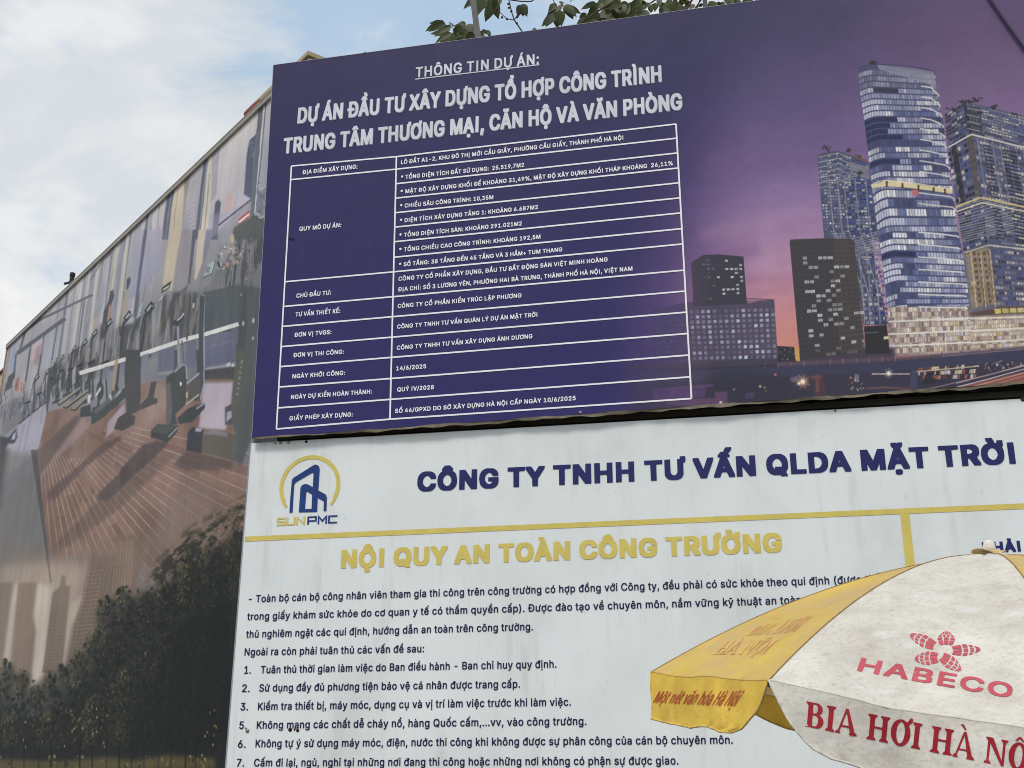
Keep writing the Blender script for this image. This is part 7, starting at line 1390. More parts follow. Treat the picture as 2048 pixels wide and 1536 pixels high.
mat_hem = mat('torn_banner_edge', C(122, 114, 98), .8, .2, var=.35, vscale=14)
mat_screw = mat('screw_steel', C(150, 148, 140), .35, .5, .8, var=.2, vscale=60)
mat_rust = mat('rusty_hole', C(58, 40, 32), .9, .1, var=.3, vscale=80)
mat_black = mat('black_plastic', C(28, 26, 28), .5, .4, var=.2, vscale=20)

def dot_screw(pl, x, y, r, off, material, parent):
    p = pl.hit(x, y, off)
    m = MB()
    m.lathe(p, [(r * 1.5, 0), (r * 1.5, .002), (r, .0035), (r, .008), (r * .6, .011)], 12, axis=pl.n)
    return m.build('screw', material, parent, origin=p)

# ---------------------------------------------------------------- information board (violet-navy)
tl, bl = NAVY.hit(547.5, 131), NAVY.hit(504.4, 876.5)
UMAX = 4.75
def u_of(p):
    return (p - P0) @ UD
def along(a, b, u):                               # the point of line a-b whose board coordinate is u
    t = (u - u_of(a)) / (u_of(b) - u_of(a))
    return a + (b - a) * t
t2 = NAVY.hit(1528, 0)
b1, b2 = NAVY.hit(1248, 821.8), NAVY.hit(2048, 764.5)
tr, br = along(tl, t2, UMAX), along(b1, b2, UMAX)
def navy_uv(p):                                   # board fractions (a to the right, b downwards) of points in its plane
    p = np.asarray(p)
    U, W = (p - P0) @ UD, p[..., 2]
    q = [np.array([u_of(k), k[2]]) for k in (tl, tr, br, bl)]
    a, b = np.full(U.shape, .5), np.full(U.shape, .5)
    A, B, D, E_ = q[0], q[1] - q[0], q[3] - q[0], q[0] - q[1] + q[2] - q[3]
    for _ in range(5):
        fx = A[0] + B[0] * a + D[0] * b + E_[0] * a * b - U
        fy = A[1] + B[1] * a + D[1] * b + E_[1] * a * b - W
        m11, m12, m21, m22 = B[0] + E_[0] * b, D[0] + E_[0] * a, B[1] + E_[1] * b, D[1] + E_[1] * a
        det = m11 * m22 - m12 * m21
        a, b = a - (m22 * fx - m12 * fy) / det, b - (m11 * fy - m21 * fx) / det
    return a, b
def navy_pt(a, b, off=0.0):
    a, b = np.asarray(a)[..., None], np.asarray(b)[..., None]
    return tl + (tr - tl) * a + (bl - tl) * b + (tl - tr + br - bl) * a * b + ND * off

info = thing('information_board', 'large violet-navy project information board with white table and printed dusk towers', 'sign', np.array([*(P0 + UD * 1.2 + ND * .07)[:2], tl[2] - 3.65]))
def build_info():
    a0 = float(navy_uv(NAVY.hit(1240, 400))[0])
    NR, NF, NC = 680, 690, 90
    A = np.concatenate([np.linspace(0, a0, NC, endpoint=False), np.linspace(a0, 1, NF)])
    Bv = np.linspace(0, 1, NR)
    aa, bb = np.meshgrid(A, Bv)
    Pn = navy_pt(aa, bb)
    px = proj(Pn)
    colr = city_base(px[..., 0], px[..., 1])
    fine = np.repeat(np.repeat(colr[:, NC:], 2, 0), 2, 1)
    fine = box_blur(fine, 2)
    def tocv(pts):
        pts = np.asarray(pts, float)
        a, b = navy_uv(hits(NAVY, pts[..., 0], pts[..., 1]))
        return np.stack([(a - a0) / (1 - a0) * 2 * NF, b * 2 * NR], -1)
    cv = Canvas(fine, tocv, 2 * NF / ((1 - a0) * 1700))
    paint_city(cv)
    colr[:, NC:] = cv.half()
    # the printed navy veil deepens again towards the table
    x, y = px[..., 0], px[..., 1]
    veil = np.clip(1 - (x - 1240) / 190, 0, 1)[..., None] * .70
    base = city_base(x, y)
    colr = colr * (1 - veil) + base * veil
    colr = colr * (1 + .05 * (vnoise(*colr.shape[:2], 60, 60, 3, 2)[..., None] - .5))
    alb = lin(np.clip(colr, 0, 1) * 255) * PRINT
    grid_sheet('printed_picture', navy_pt(aa, bb, .004), alb, mat_print_navy, info)
    m = MB()
    V = [navy_pt(a, b, o) for o in (.002, -.028) for a, b in ((0, 0), (1, 0), (1, 1), (0, 1))]
    m.add(V, [(0, 1, 2, 3), (7, 6, 5, 4), (0, 4, 5, 1), (1, 5, 6, 2), (2, 6, 7, 3), (3, 7, 4, 0)])
    m.build('backing_panel', mat_dark_steel, info)
    # torn hem along the lower edge
    m = MB()
    n = 90
    top_, bot_ = [], []
    for i in range(n + 1):
        a = i / n
        w = .014 + .012 * (.5 + .5 * math.sin(a * 23 + 1) * math.sin(a * 71)) + .006 * math.sin(a * 171)
        w *= .35 + .65 * min(1, a * 5)
        top_.append(navy_pt(a, .9985, .003 + .004 * math.sin(a * 60)))
        bot_.append(navy_pt(a, 1.0, .001 + .008 * math.sin(a * 37)) - np.array([0, 0, max(w, .004)]))
    m.add(top_ + bot_, [(i, n + 1 + i, n + 2 + i, i + 1) for i in range(n)])
    m.build('lower_hem', mat_hem, info)
    # thin bright edge strips
    m = MB()
    def strip(a, b, w, d0, d1):
        m.box(a - ND * d0, b - a, np.array([0, 0, w]), ND * (d0 + d1))
    m.box(navy_pt(0, 0) + ND * -.03, navy_pt(1, 0) - navy_pt(0, 0), np.array([0, 0, .004]), ND * .036)
    m.box(navy_pt(0, 1) + ND * -.03 - UD * .004, navy_pt(0, 0) - navy_pt(0, 1), UD * .004, ND * .036)
    m.build('edge_trim', mat('pale_edge_trim', C(150, 150, 160), .5, .3, .1), info)
    # ruling of the table
    m = MB()
    def rule(p, q, w=.0125):
        p, q = NAVY.hit(*p, .0075), NAVY.hit(*q, .0075)
        d = (q - p) / np.linalg.norm(q - p)
        nn = np.cross(ND, d)
        n = 8
        V = []
        for i in range(n + 1):
            c = p + (q - p) * i / n
            V += [c + nn * w / 2, c - nn * w / 2]
        return V, [(2 * i, 2 * i + 1, 2 * i + 3, 2 * i + 2) for i in range(n)]
    segs = [((583, 332), (793, 313.2)), ((793, 313.2), (1352, 248)), ((553, 858), (780, 838.3)), ((780, 838.3), (1383, 797))]
    cols = [((583, 332), (553, 858)), ((793, 313.2), (780, 838.3)), ((1352, 248), (1383, 797))]
    full = [((580.9, 359.4), (792.5, 338.3), (1353.6, 276.3)), ((571, 563.4), (787.5, 543.6), (1364.8, 488)), ((568.7, 612.8), (786.2, 593.4), (1367, 540.4)),
            ((566, 652.7), (784.8, 633.4), (1369.7, 582.2)), ((563.3, 693.2), (783.9, 674.3), (1371.5, 624.4)), ((561.5, 733.2), (783, 714.7), (1374.2, 667.1)),
            ((558.8, 774), (782.1, 757), (1376.5, 710.2)), ((556.2, 815.8), (780.8, 798.7), (1379.2, 753.8))]
    halfr = [((791.6, 367.5), (1354.2, 306)), ((791, 396.3), (1355.8, 336)), ((790.2, 425.5), (1357, 365.7)), ((789.8, 454.2), (1359, 395.8)), ((789.3, 483.4), (1360.7, 425.9)), ((788.9, 514.4), (1362.5, 457.4))]
    for a, b, c in full:
        segs += [(a, b), (b, c)]
    segs += halfr
    for k, (p, q) in enumerate(segs + cols):
        V, F = rule(p, q, .0135)
        lift = .0 if k < len(segs) else .0015
        m.add([v + ND * lift for v in V], F)
    m.build('table_ruling', mat_white_ink, info)
    # underline of the heading
    V, F = rule((830.6, 158.4), (1078.6, 129.3), .010)
    MB().add(V, F).build('heading_underline', mat_silver, info)
    for line in LINES_INFO:
        W, F, h = letters(NAVY, line, .0085)
        if line[1] == 'H':
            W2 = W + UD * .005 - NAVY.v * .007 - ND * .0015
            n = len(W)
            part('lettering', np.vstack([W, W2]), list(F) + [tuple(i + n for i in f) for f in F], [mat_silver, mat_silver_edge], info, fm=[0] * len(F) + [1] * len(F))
        else:
            part('lettering', W, F, mat_silver if line[4] > 15 else mat_white_ink, info)
    hk = NAVY.hit(730, 108.5, -.01)                      # little tie hook on the upper edge
    MB().tube([hk - UD * .03 - NAVY.v * .01, hk + NAVY.v * .022, hk + UD * .03 - NAVY.v * .01], .007, 6).build('tie_hook', mat_black, info)
    for x, y in ((581, 477), (586.5, 479)):
        dot_screw(NAVY, x, y, .006, .006, mat_black, info)
    dot_screw(NAVY, 1160.5, 825, .008, .006, mat_screw, info)
build_info()

# steel frame carrying the upper board
frame = thing('scaffold', 'steel scaffold posts with a dark sheet added for the shade in the gap between the two boards', 'scaffold', np.array([*(P0 + UD * 1.2 - ND * .25)[:2], 0]))
def build_frame():
    base = np.array([P0[0], P0[1], 0])
    m = MB()
    m.box(base + UD * -2.10 - ND * .30 + np.array([0, 0, .3]), UD * 6.8, np.array([0, 0, 7.75]), -ND * .02)
    m.build('back_sheet', mat_dark_steel, frame)  # dark sheet added to stand in for the shade behind the gap
    for k, u in enumerate((-2.0, -.6, .8, 2.2, 2.86, 3.55, 4.5)):
        m = MB()
        m.box(base + UD * u - ND * .22, UD * .07, np.array([0, 0, 8.1]), ND * .07)
        m.build('post', mat('olive_post', C(92, 94, 84), .6, .3, .2) if k == 0 else bpy.data.materials['olive_post'], frame)
    for z in (4.63, 6.4, 8.05):
        m = MB()
        m.box(base + UD * -2.05 - ND * .135 + np.array([0, 0, z]), UD * 6.7, np.array([0, 0, .05]), ND * .05)
        m.build('rail', mat_dark_steel, frame)
build_frame()

# ---------------------------------------------------------------- rules board (white)
rules = thing('rules_board', 'weathered white site safety rules board with gold lines and blue writing under the navy board', 'sign', np.array([*(P0 + UD * 1.2)[:2], 0]))
def build_rules():
    base = np.array([P0[0], P0[1], 0.0])
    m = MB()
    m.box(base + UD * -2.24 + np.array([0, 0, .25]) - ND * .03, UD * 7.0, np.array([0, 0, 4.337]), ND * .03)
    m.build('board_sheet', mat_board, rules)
    m = MB()
    m.box(base + UD * -2.249 + np.array([0, 0, .25]) - ND * .032, UD * .009, np.array([0, 0, 4.34]), ND * .036)
    m.build('edge_trim', bpy.data.materials['pale_edge_trim'], rules)
    def wp(x, y):
        return WHITE.hit(x, y, .003)
    m = MB()
    a, b = wp(490, 1078), wp(2048, 1012)
    b = a + (b - a) * 1.12
    m.add([a + WHITE.v * .0205, a - WHITE.v * .0205, b - WHITE.v * .0205, b + WHITE.v * .0205], [(0, 1, 2, 3)])
    m.build('gold_line', mat_gold, rules)
    m = MB()
    a = wp(1809.5, 1027.2)
    a[2] = wp(1809.5, 1022)[2] - .0215
    m.add([a - UD * .032, a + UD * .032, a + UD * .032 - WHITE.v * 2.9, a - UD * .032 - WHITE.v * 2.9], [(0, 3, 2, 1)])
    m.build('gold_line', mat_gold, rules)
    for line in LINES_NAVY:
        W, F, h = letters(WHITE, line, .004)
        part('lettering', W, F, mat_text_ink if line[1] == 'T' else mat_navy_ink, rules)
    for line in LINES_GOLD:
        W, F, h = letters(WHITE, line, .004)
        part('lettering', W, F, mat_gold, rules)
    # emblem
    K = Z(440, 830, 6.4)
    def flat(name, loops, material):
        V = [WHITE.hit(x, y, .004) for l in loops for x, y in l]
        T = tessellate_polygon([[Vector((x, y, 0)) for x, y in l] for l in loops])
        return part(name, V, [tuple(t) for t in T], material, emblem)
    ec = WHITE.hit(618.9, 990, .004)
    emblem = bpy.data.objects.new('emblem', None)
    link(emblem, rules)
    emblem.location = Vector((ec - WLOC[rules.name]).tolist())
    WLOC['emblem'] = ec
    emblem['label'] = 'gold ring emblem with blue tower blocks'
    o = K((888, 1252), (900, 1050), (918, 850), (926, 820), (945, 800), (1060, 728), (1180, 652), (1203, 638), (1225, 633), (1252, 643), (1270, 664), (1276, 700), (1258, 965), (1335, 1006), (1356, 1020), (1367, 1050),
          (1362, 1230), (1325, 1229), (1328, 1105), (1250, 1062), (1243, 1241), (1008, 1246), (1028, 945), (1036, 915), (1058, 893), (1092, 882), (1125, 888), (1187, 922), (1197, 752), (1190, 740), (1176, 742),
          (980, 856), (956, 878), (948, 905), (928, 1250))
    i = K((1088, 1204), (1097, 1080), (1104, 988), (1118, 981), (1178, 1018), (1172, 1200))
    flat('tower_mark', [o, i], mat_logo_blue)
    c = WHITE.hit(*K((1147, 908))[0], .0035)
    rr = np.linalg.norm(WHITE.hit(*K((1537, 900))[0], .0035) - c)
    V, F = [], []
    n = 56
    for k in range(n + 1):
        t = math.radians(-41 + (222 + 41) * k / n)
        d = UD * math.cos(t) + WHITE.v * math.sin(t)
        w = .033 if 2 < k < n - 2 else .020
        V += [c + d * rr, c + d * (rr - w)]
    F = [(2 * k, 2 * k + 1, 2 * k + 3, 2 * k + 2) for k in range(n)]
    part('ring', V, F, mat_gold, emblem)
    def stroke(pts, w):
        pts = [np.array(p, float) for p in pts]
        L, R_ = [], []
        for k, p in enumerate(pts):
            ds = []
            if k > 0:
                e = p - pts[k - 1]; ds.append(e / np.hypot(*e))
            if k < len(pts) - 1:
                e = pts[k + 1] - p; ds.append(e / np.hypot(*e))
            nn = [np.array([-e[1], e[0]]) for e in ds]
            mt = sum(nn); mt = mt / np.hypot(*mt)
            mt = mt * min(1 / max(mt @ nn[0], .3), 2.2) * w / 2
            L.append(p + mt); R_.append(p - mt)
        return L, R_
    LT = {'S': [(1, .9), (.08, .9), (.08, .5), (.92, .5), (.92, .1), (0, .1)], 'U': [(.08, 1), (.08, .1), (.92, .1), (.92, 1)], 'N': [(.08, 0), (.08, .93), (.92, .07), (.92, 1)],
          'P': [(.08, 0), (.08, .9), (.92, .9), (.92, .42), (.16, .42)], 'M': [(.08, 0), (.08, .93), (.5, .35), (.92, .93), (.92, 0)], 'C': [(1, .9), (.08, .9), (.08, .1), (1, .1)]}
    for word, x0, x1, y0, y1, mt_ in (('SUN', 725, 1098, 1420, 1400, mat_gold), ('PMC', 1116, 1514, 1402, 1384, mat_logo_blue)):
        V, F = [], []
        wd = (x1 - x0) / 3.0
        for k, ch in enumerate(word):
            lw = wd * .88
            L, R_ = stroke(LT[ch], .19)
            n0 = len(V)
            for (x, y) in [q for pr in zip(L, R_) for q in pr]:
                bx = x0 + k * wd + x * lw + y * 6
                by = y0 + (y1 - y0) * (bx - x0) / (x1 - x0) - y * 104
                V.append(WHITE.hit(*K((bx, by))[0], .004))
            F += [(n0 + 2 * q, n0 + 2 * q + 1, n0 + 2 * q + 3, n0 + 2 * q + 2) for q in range(len(L) - 1)]
        part('lettering', V, F, mt_, emblem)
    for x, y, r, mt_ in ((550.5, 887, .004, mat_rust), (561, 885.3, .010, mat_screw), (577, 885, .009, mat_screw), (612.5, 883.3, .008, mat_rust), (495, 1461.5, .011, mat_screw), (2046, 798.5, .012, mat_black),
                         (1670.5, 821.5, .005, mat_rust)):
        dot_screw(WHITE, x, y, r, .001, mt_, rules)
    for x, y, r in ((580.5, 1459.5, .011), (589.5, 1459, .006), (595.5, 1461, .009)):
        dot_screw(WHITE, x, y, r, -.0015, mat_rust, rules)
build_rules()

# ---------------------------------------------------------------- banner wall on the left
mural = thing('banner_wall', 'long banner hoarding printed with a fitness room above trees, running away on the left', 'hoarding', np.array([*(J + MD * 4.2)[:2], 0]))
ZT, SL = 8.10, 8.50
def build_mural():
    o = MURAL.o
    NCm, NRm = 420, 1000
    zmin = 1.15
    # columns closer together where the wall is nearer, so that every part of the print is equally crisp
    xs = np.linspace(572, 14, 4000)
    s_of = ((hits(MURAL, xs, np.full_like(xs, 700.0)) - o) @ MD)
    sc_ = np.interp(np.linspace(0, 1, NCm), np.linspace(0, 1, 4000), s_of)
    sc_ = (sc_ - sc_[0]) / (sc_[-1] - sc_[0]) * SL
    zc = np.linspace(ZT - .05, zmin, NRm)
    S, Zz = np.meshgrid(sc_, zc)
    Pn = o + S[..., None] * MD + Zz[..., None] * np.array([0, 0, 1.0])
    px = proj(Pn)
    colr = mural_base(px[..., 0], px[..., 1])
    fine = np.repeat(np.repeat(colr, 2, 0), 2, 1)
    idx = np.arange(NCm) * 2.0 + 1
    def tocv(pts):
        pts = np.asarray(pts, float)
        h = hits(MURAL, np.minimum(pts[..., 0], 620), pts[..., 1]) - o
        s = h @ MD
        c = np.interp(s, sc_, idx)
        c = np.where(s < 0, s / (sc_[1]) * 2, c)
        c = np.where(s > SL, idx[-1] + (s - SL) / (sc_[-1] - sc_[-2]) * 2, c)
        return np.stack([c, (zc[0] - h[..., 2]) / (zc[0] - zmin) * 2 * NRm], -1)
    cv = Canvas(fine, tocv, 2 * NCm / 545.0)
    paint_mural(cv)
    colr = cv.half()
    n = vnoise(NRm, NCm, 14, 8, 9, 5)[..., None] - .5
    st = vnoise(NRm, NCm, 8, 120, 17, 2)[..., None] - .5
    colr = colr * (1 + .10 * n + .07 * st)
    grey = colr.mean(-1, keepdims=True)
    colr = grey + (colr - grey) * .92
    colr = .46 + (colr - .46) * 1.08
    haze = np.array((150, 150, 154.0)) / 255
    colr = colr * .985 + haze * .015
    alb = lin(np.clip(colr, 0, 1) * 255) * PRINT_M
    grid_sheet('printed_picture', Pn + MN * .004, alb, mat_print_mural, mural)
    m = MB()
    m.box(o + np.array([0, 0, .0]) - MN * .06, MD * SL, np.array([0, 0, ZT]), MN * .06)
    m.build('wall_panel', mat('grey_hoarding_sheet', C(120, 122, 122), .6, .3, var=.1), mural)
    m = MB()
    m.box(o + np.array([0, 0, ZT - .05]) + MN * .001, MD * (SL + .02), np.array([0, 0, .05]), MN * .03)
    m.build('top_trim', mat_trim, mural)
    m = MB()
    m.box(o + np.array([0, 0, ZT]) - MN * .07, MD * (SL + .02), np.array([0, 0, .010]), MN * .105)
    m.build('cap_flashing', mat('pale_flashing', C(176, 172, 164), .5, .4, .2, var=.1), mural)
    m = MB()
    m.box(o + MD * SL - MN * .06, MD * .05, np.array([0, 0, ZT - .01]), MN * .075)
    m.build('end_trim', mat('pinkish_end_trim', C(150, 132, 124), .6, .3, var=.1), mural)
    m = MB()
    m.box(o + MD * .02 + MN * .006, MD * 8.4, np.array([0, 0, 1.14]), MN * .02)
    m.build('base_board', mat('dark_base_board', C(58, 60, 52), .7, .2, var=.2), mural)
PRINT_M = 1.14
build_mural()

beige = thing('beige_wall', 'plain beige metal wall beyond the far left end of the banner wall', 'wall', np.array([*(J + MD * 10.5 - MN * .35)[:2], 0]))
def build_beige():
    o = MURAL.o - MN * .30 + MD * (SL + .02)
    m = MB()
    m.box(o - MN * .05, MD * 5.0, np.array([0, 0, 8.14]), MN * .05)
    m.build('sheet', mat('beige_coated_sheet', C(204, 186, 136, .95), .6, .3, var=.08, vscale=2, stretch=(1, 1, .1)), beige)
    m = MB()
    m.box(o - MN * .07 + np.array([0, 0, 8.14]), MD * 5.0, np.array([0, 0, .035]), MN * .10)
    m.build('top_flashing', mat('maroon_flashing', C(112, 72, 66), .5, .3, var=.1), beige)
build_beige()

# small things along the top of the banner wall
def build_pipe():
    p = MURAL.hit(142, 566) - MN * .25
    b = np.array([p[0], p[1], 0])
    t = thing('vent_pipe', 'short black vent pipe with bracket sticking up behind the banner wall', 'pipe', b)
    zt = at(145.5, 546, p[1])[2]
    xy = at(145.5, 546, p[1])
    q = np.array([xy[0], xy[1], 0])
    m = MB()
    m.lathe(q, [(.030, 0), (.030, zt - .05), (.036, zt - .05), (.036, zt - .004), (.028, zt)], 14)
    m.build('pipe', mat_black, t)
    m = MB()
    k0, k1 = at(140, 563.5, p[1]), at(127.5, 566.5, p[1])
    m.box(k1 - np.array([0, 0, .012]), k0 - k1, np.array([0, .03, 0]), np.array([0, 0, .022]))
    m.build('bracket', mat_black, t)
build_pipe()
def build_flag():
    p = [at(487, 227, 10.75), at(503, 210.5, 10.6), at(519, 198, 10.5), at(520, 203, 10.5), at(504, 217, 10.6), at(489, 231, 10.75)]
    t = thing('red_sheet', 'dark red folded sheet lying along the top of the banner wall near the navy board', 'sheet', p[1])
    m = MB()
    V = p + [q - MN * .05 for q in p]
    m.add(V, [(0, 1, 4, 5), (1, 2, 3, 4), (6, 11, 10, 7), (7, 10, 9, 8), (0, 6, 7, 1), (1, 7, 8, 2), (2, 8, 9, 3), (3, 9, 10, 4), (4, 10, 11, 5), (5, 11, 6, 0)])
    m.build('sheet', mat('red_sheet_metal', C(150, 70, 60), .6, .3, var=.25, vscale=20), t)
build_flag()

# parapet corner of the shed behind
def build_shed():
    c = at(615.5, 101, 12.3)
    L_, R_ = MD, np.array([math.sin(MPSI) * 1.0, math.cos(MPSI), 0.0])
    R_ = np.array([MD[1], -MD[0], 0.0])
    t = thing('site_shed', 'white panel shed with beige roof edge peeking over the navy board corner', 'building', np.array([c[0], c[1], 0]))
    b = np.array([c[0], c[1], 0])
    z = c[2]
    m = MB()
    m.box(b + L_ * .05 + R_ * .05, L_ * 1.55, R_ * 2.6, np.array([0, 0, z - .20]))
    m.build('wall', mat('white_shed_panel', C(200, 204, 204), .5, .3, var=.06), t)
    bt = mat('beige_roof_edge', C(176, 160, 122), .5, .35, .1, var=.12, vscale=5)
    for d, e, ln in ((L_, R_, 1.68), (R_, L_, 2.7)):
        m = MB()
        m.box(b + d * (.055 if d is R_ else 0) + np.array([0, 0, z - .055]), d * ln, e * .055, np.array([0, 0, .055]))
        m.build('roof_edge', bt, t)
    m = MB()
    m.box(b + L_ * .07 + R_ * .07 + np.array([0, 0, z - .20]), L_ * 1.50, R_ * 2.55, np.array([0, 0, .15]))
    m.build('fascia', mat_dark_steel, t)
    m = MB()
    m.box(b + L_ * .035 + R_ * .035 + np.array([0, 0, z - .34]), L_ * 1.55, R_ * .02, np.array([0, 0, .272]))
    m.box(b + L_ * .056 + R_ * .035 + np.array([0, 0, z - .34]), R_ * 2.6, L_ * .02, np.array([0, 0, .272]))
    m.build('panel_band', mat('white_panel_band', C(206, 210, 210), .5, .3, var=.05), t)
    for k in (.18, .5):
        m = MB()
        m.lathe(b + R_ * k + L_ * .052 + np.array([0, 0, z - .10]), [(.010, 0), (.010, .012), (.004, .016)], 10, axis=-L_)
        m.build('bolt', mat_screw, t)
build_shed()

# steel poles behind the board
def build_pole(x0, y0, x1, y1, depth, w, label):
    a, b_ = at(x1, y1, depth), at(x0, y0, depth)
    d = b_ - a
    foot = a - d / d[2] * a[2]
    top = a + d / d[2] * (12.0 - a[2])
    t = thing('steel_pole', label, 'pole', foot)
    m = MB()
    s = np.array([w, 0, 0])
    m.box(foot - s / 2, s, np.array([0, w, 0]), top - foot)
    m.build('shaft', mat_steel, t)
    m = MB()
    m.box(top - np.array([w * .7, w * .2, 0]), np.array([w * 1.4, 0, 0]), np.array([0, w * 1.4, 0]), np.array([0, 0, .02]))
    m.build('cap', mat_steel, t)
    m = MB()
    m.box(foot - np.array([.12, .12, 0]), np.array([.24, 0, 0]), np.array([0, .24, 0]), np.array([0, 0, .015]))
    m.build('base_plate', mat_steel, t)
build_pole(946.5, 0, 957.5, 84, 11.0, .060, 'leaning square steel pole among the leftmost leaves above the navy board')
build_pole(1410.5, 0, 1412, 28, 10.9, .042, 'thin upright steel pole behind the middle of the navy board')

# dark cable hanging in front of the board
def build_cable():
    p, q = NAVY.hit(1984, 0, .03), NAVY.hit(2048, 92, .03)
    d = q - p
    pts = []
    for k in range(25):
        t = -.55 + 1.9 * k / 24
        pts.append(p + d * t - np.array([0, 0, .03 * (1 - ((t - .4) / 1.0) ** 2)]))
    o = thing('cable', 'dark purple cable slung across the top right corner of the navy board', 'cable', pts[12])
    MB().tube(pts, .0105, 8).build('cord', mat('dark_cable', C(52, 42, 74), .5, .4, var=.1), o, smooth=True)
    MB().lathe(pts[0], [(.02, 0), (.02, .05), (.012, .06)], 10).build('clip', mat_steel, o)
build_cable()
